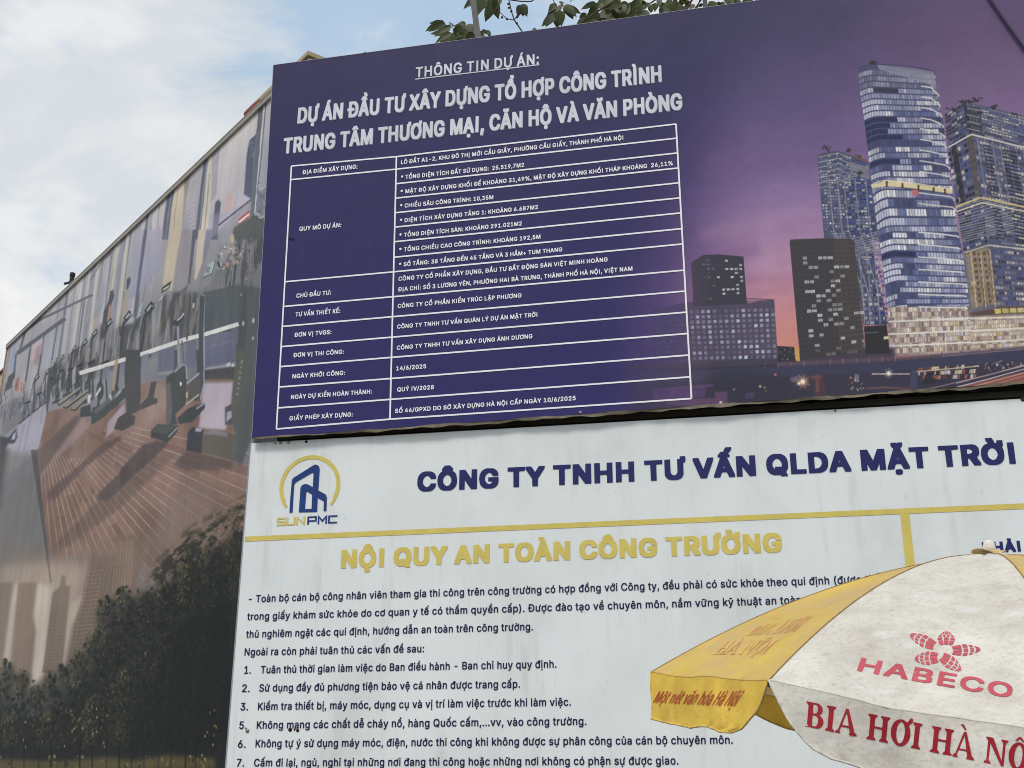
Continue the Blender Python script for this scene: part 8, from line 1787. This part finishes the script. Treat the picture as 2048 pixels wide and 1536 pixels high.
# ---------------------------------------------------------------- parasol
def build_parasol():
    xc, yc, zr, za, ph, tx, ty = 1.5648, 4.1661, 1.9385, 2.4498, 3.8165, .0894, -.1064
    R = 1.1
    cen = np.array([xc, yc, zr])
    def model(k, r, h):
        a = ph + k * math.pi / 4
        v = np.array([r * math.cos(a), r * math.sin(a), h - zr])
        return cen + v + np.array([tx * v[2], ty * v[2], -tx * v[0] - ty * v[1]])
    ap = model(0, 0, za)
    ap = at(1978, 1113, ap[1])
    rim = [model(k, R, zr) for k in range(8)]            # 0 = B (front left corner), 7 = A (far left), 1 = C (right)
    rim[0] = at(1538, 1361, rim[0][1])
    rim[7] = at(1303, 1344, rim[7][1])
    rim[1] = at(2208, 1486, rim[1][1])
    rim[2] = rim[2] + np.array([0, 0, .02])
    axis = np.array([tx, ty, 1.0]); axis /= np.linalg.norm(axis)
    foot = np.array([ap[0] - axis[0] / axis[2] * ap[2], ap[1] - axis[1] / axis[2] * ap[2], 0])
    root = thing('parasol', 'dirty white and yellow beer garden parasol with red lettering in front of the rules board', 'parasol', foot)
    KP = 1.75
    def rib(k, t):
        e = rim[k % 8]
        p = ap + (e - ap) * t
        return np.array([p[0], p[1], ap[2] - (ap[2] - e[2]) * t ** KP])
    def surf(k, s, t):
        a, b = rib(k, t), rib(k + 1, t)
        p = a + (b - a) * s
        sag = .034 * math.sin(math.pi * s) * t * (1.25 - t)
        p = p - axis * sag
        wob = .0045 * math.sin(9 * s + 7 * t + k * 2.1) * math.sin(math.pi * s) - .004 * math.exp(-((s - .28 - .1 * t) / .035) ** 2) * t - .004 * math.exp(-((s - .78 + .12 * t) / .04) ** 2) * t * (1 - .5 * t) + .003 * math.sin(23 * t + 5 * s * t + k) * math.sin(math.pi * s)
        return p + axis * wob
    white = mat('dirty_white_canvas', C(231, 226, 216), .8, .15, var=.12, vscale=3.5, bump=.6, bscale=7,
                stain=[(C(176, 164, 150), 3.2, .40, .72, .44, (1, 1, 1)), (C(168, 162, 152), 11, .46, .78, .34, (1, 1, 2.0)), (C(140, 130, 116), 34, .54, .80, .34, (1, 1, 1.6)), (C(150, 142, 130), 80, .52, .72, .40, (1, 1, 1.4)), (C(236, 238, 238), 7, .56, .70, .6, (1, 1, 3))], trans=.12)
    yellow = mat('faded_yellow_canvas', C(238, 204, 100), .8, .15, var=.12, vscale=5, bump=.28, bscale=9,
                 stain=[(C(222, 192, 134), 2.6, .36, .56, .95, (1, 1, 1)), (C(150, 118, 60), 14, .60, .80, .55, (1, 1, 1)), (C(120, 98, 62), 40, .66, .82, .5, (1, 1, 1))], trans=.26)
    yellow_v = mat('bright_yellow_canvas', C(255, 215, 98), .8, .15, var=.14, vscale=8, bump=.30, bscale=16,
                   stain=[(C(224, 180, 92), 7, .50, .72, .5, (1, 1, 1)), (C(140, 112, 60), 22, .62, .82, .45, (1, 1, .5))], trans=.15)
    seam_m = mat('brown_seam_binding', C(150, 120, 74), .8, .2, var=.3, vscale=40)
    red = mat('faded_red_print', C(196, 88, 100), .7, .2, var=.14, vscale=14, stain=[(C(222, 186, 184), 22, .58, .78, .6, (1, 1, 1))])
    deep = mat('deep_red_print', C(158, 36, 48), .7, .2, var=.16, vscale=12, stain=[(C(206, 140, 138), 26, .64, .8, .5, (1, 1, 1))])
    worn = mat('worn_red_print', C(204, 150, 98), .7, .2, var=.2, vscale=20, stain=[(C(224, 184, 108), 16, .42, .60, .95, (1, 1, 1))])
    script = mat('script_red_print', C(196, 96, 60), .7, .2, var=.15, vscale=25, stain=[(C(226, 176, 70), 30, .58, .74, .8, (1, 1, 1))])
    hem_w = mat('white_stitched_hem', C(206, 200, 188), .8, .2, var=.3, vscale=60)
    hem_y = mat('yellow_stitched_hem', C(214, 184, 104), .8, .2, var=.3, vscale=60)
    bvhs = {}
    panels, valances = {}, {}
    NS, NT = 44, 30
    for k in range(8):
        cloth = white if k % 2 == 0 else yellow
        V = [surf(k, i / NS, .02 + .98 * j / NT) for j in range(NT + 1) for i in range(NS + 1)]
        F = [(j * (NS + 1) + i, j * (NS + 1) + i + 1, (j + 1) * (NS + 1) + i + 1, (j + 1) * (NS + 1) + i) for j in range(NT) for i in range(NS)]
        panels[k] = part('canopy_panel', V, F, cloth, root, smooth=True)
        bvhs['p', k] = BVHTree.FromPolygons([Vector(v.tolist()) for v in V], F)
        # valance: hangs from the rim, corners cut back and rounded
        il, ir, hgt = (.105, .12, .172) if k % 2 == 0 else (.02, .24, .150)
        if k in (5, 6):
            hgt = .115
        a, b = rib(k, 1), rib(k + 1, 1)
        e = b - a
        out = np.cross(e, [0, 0, 1.0]); out /= np.linalg.norm(out)
        if out @ (a - ap) < 0:
            out = -out
        m_, n_ = 26, 10
        V, F = [], []
        for j in range(n_ + 1):
            q = j / n_
            f = .45 * q + .55 * (1 - math.sqrt(max(0, 1 - q * q)))
            s0, s1 = il * f * 1.9, 1 - ir * f * 1.15
            for i in range(m_ + 1):
                s = s0 + (s1 - s0) * i / m_
                amp = 1.0 if k % 2 == 0 else .45
                wv = amp * .014 * math.sin(s * 13 + k * 1.7) * q + .008 * amp * math.sin(s * 31 + k) * q + .004 * math.sin(s * 70 + 5 * q) * q
                p = surf(k, s, 1) + out * (.010 * q + wv + .002) - np.array([0, 0, 1.0]) * (hgt * q + .004 * amp * math.sin(s * 21) * q)
                V.append(p)
        F = [(j * (m_ + 1) + i, j * (m_ + 1) + i + 1, (j + 1) * (m_ + 1) + i + 1, (j + 1) * (m_ + 1) + i) for j in range(n_) for i in range(m_)]
        valances[k] = part('valance', V, F, white if k % 2 == 0 else yellow_v, root, smooth=True)
        bvhs['v', k] = BVHTree.FromPolygons([Vector(v.tolist()) for v in V], F)
        # piped hem round the valance
        W = m_ + 1
        edge = [V[j * W] for j in range(n_ + 1)] + [V[n_ * W + i] for i in range(1, W)] + [V[j * W + m_] for j in range(n_ - 1, -1, -1)]
        hm = MB().tube(edge, .0035, 6, caps=True)
        o = part('hem_piping', hm.V, hm.F, hem_w if k % 2 == 0 else hem_y, valances[k], smooth=True)
        # fold line along the rim
        hm = MB().tube([surf(k, i / 20, 1) + axis * .0015 for i in range(21)], .0030, 6)
        part('rim_fold', hm.V, hm.F, cloth, panels[k], smooth=True)
        # seam over the rib
        hm = MB().tube([rib(k, .03 + .97 * j / 24) + axis * .0005 for j in range(25)], .0022, 6)
        part('rib_seam', hm.V, hm.F, seam_m, root, smooth=True)
        hm = MB().tube([rib(k, .03 + .97 * j / 12) - axis * .014 for j in range(13)], .006, 6)
        part('rib', hm.V, hm.F, bpy.data.materials['galvanised_steel'], root, smooth=True)
        hm = MB().lathe(rib(k, 1) - np.array([0, 0, .004]), [(.002, -.008), (.005, -.004), (.005, .003), (.002, .006)], 10)
        hm.build('rib_tip', mat_black, root, smooth=True)
    # lettering
    def put(key, owner, text, st, p0, p1, up0, up1, material, lift=.0016, squeeze=False):
        V, F = layout(text, st)
        x0, x1 = V[:, 0].min(), V[:, 0].max()
        if squeeze:
            x1 = squeeze * (x1 - x0) + x0
        V = np.c_[(V[:, 0] - x0) / (x1 - x0), V[:, 1]]
        bm = bmesh.new()
        vs = [bm.verts.new((x, y, 0)) for x, y in V]
        for f in F:
            try:
                bm.faces.new([vs[i] for i in f])
            except ValueError:
                pass
        asp = np.hypot(p1[0] - p0[0], p1[1] - p0[1]) / np.hypot(*up0)
        for _ in range(3):
            es = [e for e in bm.edges if math.hypot((e.verts[0].co.x - e.verts[1].co.x) * asp, e.verts[0].co.y - e.verts[1].co.y) > .34]
            if not es:
                break
            bmesh.ops.subdivide_edges(bm, edges=es, cuts=1, use_grid_fill=False)
            bmesh.ops.triangulate(bm, faces=[f for f in bm.faces if len(f.verts) > 3])
        bm.verts.ensure_lookup_table()
        bm.verts.index_update()
        V2 = [(v.co.x, v.co.y) for v in bm.verts]
        F2 = [[v.index for v in f.verts] for f in bm.faces]
        bm.free()
        d, keep = [], {}
        out = []
        for i, (x, y) in enumerate(V2):
            w = on_surface(bvhs[key], [(x, y)], p0, p1, up0, up1, lift)
            if w is not None:
                keep[i] = len(out)
                out.append(w[0])
        F3 = [tuple(keep[i] for i in f) for f in F2 if all(i in keep for i in f)]
        return part('lettering', out, F3, material, owner)
    put(('p', 0), panels[0], 'HABECO', 'B', (1713.5, 1342), (2023, 1397.5), (9.5, -26.5), (4.5, -29), red)
    put(('v', 0), valances[0], 'BIA HƠI HÀ NỘI', 'S', (1609.5, 1452.5), (2075, 1547), (4.0, -50), (6.0, -53), deep)
    put(('p', 7), panels[7], 'BIA HƠI', 'S', (1493, 1271.5), (1589, 1264), (20, -18), (36, -31), worn)
    put(('p', 7), panels[7], 'HÀ NỘI', 'S', (1426, 1310), (1528, 1308.5), (24, -27), (30, -29), worn)
    put(('v', 7), valances[7], 'Một nét văn hóa Hà Nội', 'T', (1306, 1405.5), (1470, 1412.5), (13, -23), (20, -31), script)
    # five hop cones
    Kz = Z(1250, 1050, 2.566)
    cones = [((1648, 617), (1650, 545), 52), ((1588, 622), (1458, 562), 36), ((1606, 682), (1482, 690), 40), ((1626, 676), (1728, 750), 38), ((1680, 646), (1830, 640), 34)]
    V, F = [], []
    for (b0, tip, hw) in cones:
        b0, tip = np.array(b0, float), np.array(tip, float)
        ax = tip - b0
        nx_ = np.array([-ax[1], ax[0]]) / np.hypot(*ax)
        prof = lambda t: hw * (math.sin(math.pi * min(1, (t * .74 + .20))) ** .8)
        rows = [0, .36, .58, .78, 1.0]
        for r in range(4):
            nc = (3, 3, 4, 3)[r]
            for c in range(nc):
                t0, t1 = rows[r] + .03, rows[r + 1] - .03
                u0, u1 = -1 + 2 * c / nc + .09, -1 + 2 * (c + 1) / nc - .09
                if r == 0:
                    u0, u1 = (-.9 + c * .6) + .05, (-.9 + (c + 1) * .6) - .05
                quad = []
                for (t, u) in ((t0, u0), (t0, u1), ((t0 + t1) / 2, u1), (t1, u1), (t1, u0), ((t0 + t1) / 2, u0)):
                    tt = t - .07 * (u * u)
                    quad.append(b0 + ax * tt + nx_ * u * prof(max(0, min(1, t))) * .95)
                n = len(V)
                V += [Kz(tuple(q))[0] for q in quad]
                F.append(tuple(range(n, n + 6)))
    W = []
    for x, y in V:
        w = on_surface(bvhs['p', 0], [(0, 0)], (x, y), (x + 1, y), (0, -1), (0, -1), .0016)
        W.append(w[0])
    part('hop_emblem', W, F, red, panels[0])
    # vent flap and knob on top
    m = MB()
    n = 20
    for i in range(n):
        a = 2 * math.pi * i / n
        r = .052 + .012 * math.sin(2 * a + .6) + .006 * math.sin(5 * a)
        m.V.append(tuple(ap + axis * (.012 + .010 * math.sin(2 * a + 1)) + np.array([math.cos(a) * r * 1.0, math.sin(a) * r, 0])))
    for i in range(n):
        a = 2 * math.pi * i / n
        m.V.append(tuple(ap + axis * .024 + np.array([math.cos(a) * .018, math.sin(a) * .018, 0])))
    m.F = [(i, (i + 1) % n, n + (i + 1) % n, n + i) for i in range(n)]
    m.M = [0] * n
    m.build('vent_flap', mat('tan_flap_cloth', C(212, 186, 140), .8, .2, var=.2, vscale=30, trans=.2), root, smooth=True)
    m = MB()
    m.lathe(ap + axis * .018, [(.022, 0), (.0215, .012), (.0175, .028), (.012, .035), (.004, .037)], 18, axis=axis)
    m.build('top_knob', mat('chalky_white_plastic', C(226, 222, 214), .7, .3, var=.12, vscale=40), root, smooth=True)
    m = MB()
    m.tube([foot + np.array([0, 0, .05]), ap + axis * .018], .019, 14)
    m.build('pole', mat('white_painted_steel', C(200, 200, 196), .4, .4, .2, var=.1), root, smooth=True)
    hub = ap - axis * .34
    MB().lathe(hub, [(.020, 0), (.036, .005), (.036, .06), (.020, .065)], 16, axis=axis).build('runner', mat_black, root, smooth=True)
    for k in range(8):
        hm = MB().tube([hub + axis * .03, rib(k, .55) - axis * .016], .0045, 6)
        hm.build('stay', bpy.data.materials['galvanised_steel'], root, smooth=True)
    m = MB()
    m.lathe(foot, [(.26, 0), (.27, .02), (.25, .07), (.12, .11), (.05, .13), (.03, .22)], 28)
    m.build('base', mat('concrete_base', C(130, 128, 122), .9, .2, var=.2), root, smooth=True)
build_parasol()

# ---------------------------------------------------------------- tree behind the board
def build_tree():
    depth = 12.0
    trunk_p = at(1518, 6, depth)
    t = thing('tree', 'broad leafed fig tree with dark fruit rising behind the top of the navy board', 'tree', np.array([trunk_p[0], trunk_p[1], 0]))
    g = np.random.default_rng(23)
    bark = mat('grey_brown_bark', C(86, 74, 62), .9, .2, var=.3, vscale=9, bump=.5, bscale=25)
    leafm = mat('fig_leaf', C(66, 74, 36), .5, .35, var=.45, vscale=3.0, trans=.14, stain=[(C(116, 104, 50), 2.5, .58, .75, .6, (1, 1, 1))])
    twigm = mat('reddish_twig', C(88, 60, 52), .8, .2, var=.2, vscale=12)
    top = trunk_p + np.array([.15, .1, 3.4])
    m = MB()
    pts = [np.array([trunk_p[0] - .25, trunk_p[1] + .1, 0]), np.array([trunk_p[0] - .18, trunk_p[1], 3.0]), np.array([trunk_p[0] - .05, trunk_p[1], 6.5]), trunk_p, trunk_p + np.array([.03, .05, 1.5]), top]
    m.tube(pts, [.17, .13, .095, .045, .038, .015], 12)
    m.build('trunk', bark, t, smooth=True)
    c1, c2 = Z(840, 0, 5.12), Z(1240, 0, 5.12)
    A = lambda q, dz=0: at(q[0], q[1], depth + dz)
    br = MB()
    def twig(q, r0, r1, dz=0, mi=0):
        P = [A(p, dz) for p in q]
        br.tube(P, list(np.linspace(r0, r1, len(P))), 7, mi)
    twig(c1((1100, 440), (1080, 375), (1020, 285), (965, 205), (940, 130), (910, 0), (880, -90)), .010, .006)
    twig(c1((965, 205), (935, 200), (890, 195), (835, 140), (785, 95)), .006, .004)
    twig(c1((965, 205), (1000, 150), (1045, 85), (1050, 55)), .006, .004)
    twig(c1((900, -30), (930, 0), (1040, 15), (1140, 15), (1200, -30)), .008, .007)
    twig(c1((1500, 400), (1560, 320), (1680, 210), (1830, 110), (1960, 30), (2100, -60)), .010, .013)
    twig(c1((250, 280), (330, 240), (345, 330)), .005, .004)
    twig(c1((300, 230), (400, 300), (520, 370), (600, 430)), .006, .009)
    twig(c1((1340, -40), (1380, 30), (1400, 80)), .006, .004)
    twig(c2((250, 180), (300, 175), (360, 182), (420, 195), (600, 200)), .007, .010)
    twig(c2((560, 260), (630, 165), (690, 80), (740, -10), (800, -120)), .016, .012)
    twig(c2((690, 230), (735, 155), (780, 80), (830, -10), (880, -120)), .020, .016, 0, 1)
    twig(c2((860, 145), (830, 100), (785, 80)), .005, .005)
    twig(c2((1020, 60), (1060, 75), (1110, 100), (1180, 150)), .008, .010)
    twig(c2((250, 90), (300, 40), (360, 0), (420, -60)), .010, .008)
    for (sx, sy, ex, ey) in ((1518, 150, 1375, 60), (1518, 200, 1100, 100), (1520, -60, 1250, -120), (1520, -120, 1700, -200), (1520, -200, 1380, -330), (1515, 160, 1090, 84)):
        P = [A((sx + (ex - sx) * k / 6, sy + (ey - sy) * k / 6 - 18 * math.sin(math.pi * k / 6)), .25) for k in range(7)]
        br.tube(P, list(np.linspace(.03, .009, 7)), 7)
    br.build('branches', [bark, twigm], t, smooth=True)
    lv = MB()
    def leaf(q0, q1, wpx, dz=None):
        dz = g.uniform(-.22, .28) if dz is None else dz
        a, b = A(q0, dz), A(q1, dz + g.uniform(-.06, .06))
        L_ = b - a
        ln = np.linalg.norm(L_)
        side = np.cross(L_ / ln, np.array([g.uniform(-.25, .25), -1.0, g.uniform(-.3, .3)]))
        side /= np.linalg.norm(side)
        nrm = np.cross(side, L_ / ln)
        w = wpx / FPX * depth * .70
        cup = g.uniform(.05, .3)
        V = []
        prof = [(0, .0), (.06, .42), (.2, .86), (.38, 1.0), (.56, .88), (.74, .58), (.88, .24), (1.0, 0)]
        for s, p in prof:
            c = a + L_ * s - nrm * (ln * .16 * s * s)
            V += [c - side * w * p + nrm * w * p * cup, c, c + side * w * p * g.uniform(.88, 1.08) + nrm * w * p * cup]
        F = []
        for k in range(len(prof) - 1):
            i = 3 * k
            F += [(i, i + 1, i + 4, i + 3), (i + 1, i + 2, i + 5, i + 4)]
        lv.add(V, F)
    L1 = [((245, 240), (85, 315), 62), ((325, 265), (168, 335), 66), ((325, 335), (150, 425), 62), ((400, 350), (325, 480), 120), ((400, 240), (420, 320), 90), ((480, 250), (565, 325), 84), ((430, 330), (395, 385), 80), ((560, 345), (465, 425), 90),
          ((630, 310), (695, 340), 44), ((690, 345), (732, 378), 22), ((635, 365), (665, 430), 60), ((530, -10), (458, 62), 44), ((620, -30), (585, 142), 118), ((745, -20), (715, 165), 92), ((778, -20), (748, 112), 50), ((1050, 52), (1097, 162), 64),
          ((1395, 35), (1312, 120), 66), ((1392, 108), (1294, 258), 92), ((1430, 105), (1436, 244), 92), ((1475, 60), (1607, 152), 90), ((1178, 285), (1160, 372), 40), ((1182, 310), (1232, 342), 24), ((1330, 355), (1250, 345), 60),
          ((1385, 345), (1330, 320), 50), ((1480, 345), (1395, 325), 50), ((1700, 135), (1622, 185), 46), ((1690, 175), (1588, 255), 44), ((1840, 145), (1640, 295), 96), ((1840, 35), (1712, 150), 70), ((1905, 20), (1835, 100), 66), ((1990, 110), (1875, 215), 120),
          ((2010, 190), (1860, 280), 110), ((2060, 20), (1940, 85), 80), ((1950, -30), (1890, 60), 90), ((2040, 90), (2000, 200), 90), ((1580, 0), (1570, 18), 14), ((420, 260), (360, 370), 80), ((520, 300), (430, 400), 96), ((560, 400), (500, 460), 80),
          ((380, 390), (440, 470), 80), ((1420, 20), (1485, 30), 22), ((1800, 200), (1760, 290), 70), ((1940, 230), (1920, 300), 90), ((2048, 40), (2048, 140), 100)]
    for a, b, w in L1:
        leaf(c1(a)[0], c1(b)[0], w / 5.12)
    L2 = [((50, 10), (42, 125), 84), ((200, 0), (100, 108), 84), ((235, 50), (175, 140), 62), ((262, 100), (228, 216), 96), ((130, 190), (0, 250), 90), ((180, 200), (80, 260), 90), ((60, 140), (20, 230), 100), ((365, 30), (357, 110), 56), ((400, -20), (408, 70), 50),
          ((505, 40), (436, 118), 86), ((565, 10), (538, 186), 120), ((615, 50), (655, 156), 84), ((655, -10), (682, 50), 70), ((530, 0), (470, 40), 60), ((765, 45), (705, 85), 44), ((850, 45), (795, 66), 34), ((950, 10), (948, 118), 92), ((1010, 15), (1002, 112), 56),
          ((1100, -20), (1140, 62), 46), ((1205, 10), (1190, 82), 66), ((1262, 20), (1285, 76), 66), ((1565, 25), (1528, 52), 44), ((1605, 15), (1645, 44), 44), ((1770, -10), (1690, 22), 40), ((1230, 0), (1170, 50), 60), ((1330, -10), (1310, 70), 80), ((1380, 20), (1330, 60), 70),
          ((120, 60), (60, 120), 80), ((170, 130), (110, 200), 84), ((0, 60), (60, 110), 90), ((1830, -10), (1860, 10), 40), ((300, 30), (255, 80), 50)]
    for a, b, w in L2:
        leaf(c2(a)[0], c2(b)[0], w / 5.12)
    near = [(c1, q) for q in L1] + [(c2, q) for q in L2]
    for cz, (a, b, w) in near:                 # a second layer of leaves close behind the first
        for _ in range(2):
            o = (g.uniform(-60, 60), g.uniform(-20, 50))
            an = g.uniform(-.6, .6)
            d = (b[0] - a[0], b[1] - a[1])
            d = (d[0] * math.cos(an) - d[1] * math.sin(an), d[0] * math.sin(an) + d[1] * math.cos(an))
            p = (a[0] + o[0], a[1] + o[1])
            leaf(cz(p)[0], cz((p[0] + d[0], p[1] + d[1]))[0], w / 5.12 * g.uniform(.8, 1.25), g.uniform(.1, .5))
    for _ in range(150):                       # the crown above the frame and behind the board
        x, y = g.uniform(860, 1760), g.choice([g.uniform(-420, -25), g.uniform(-300, -30)])
        an = g.uniform(0, 6.28)
        ln = g.uniform(16, 30)
        leaf((x, y), (x + ln * math.cos(an), y + abs(ln * math.sin(an))), g.uniform(12, 20), g.uniform(-.7, .9))
    lv.build('foliage', leafm, t, smooth=True)
    fr = MB()
    for q in c1((905, 40), (910, 80), (935, 115), (1025, 135), (995, 175), (990, 238), (890, 195), (840, 178), (790, 97)):
        p = A(q)
        fr.lathe(p - np.array([0, 0, .014]), [(.004, 0), (.012, .005), (.015, .013), (.013, .022), (.005, .028)], 10)
    fr.build('fruit', mat('dark_fig_fruit', C(70, 42, 52), .6, .3, var=.3, vscale=30), t, smooth=True)
build_tree()
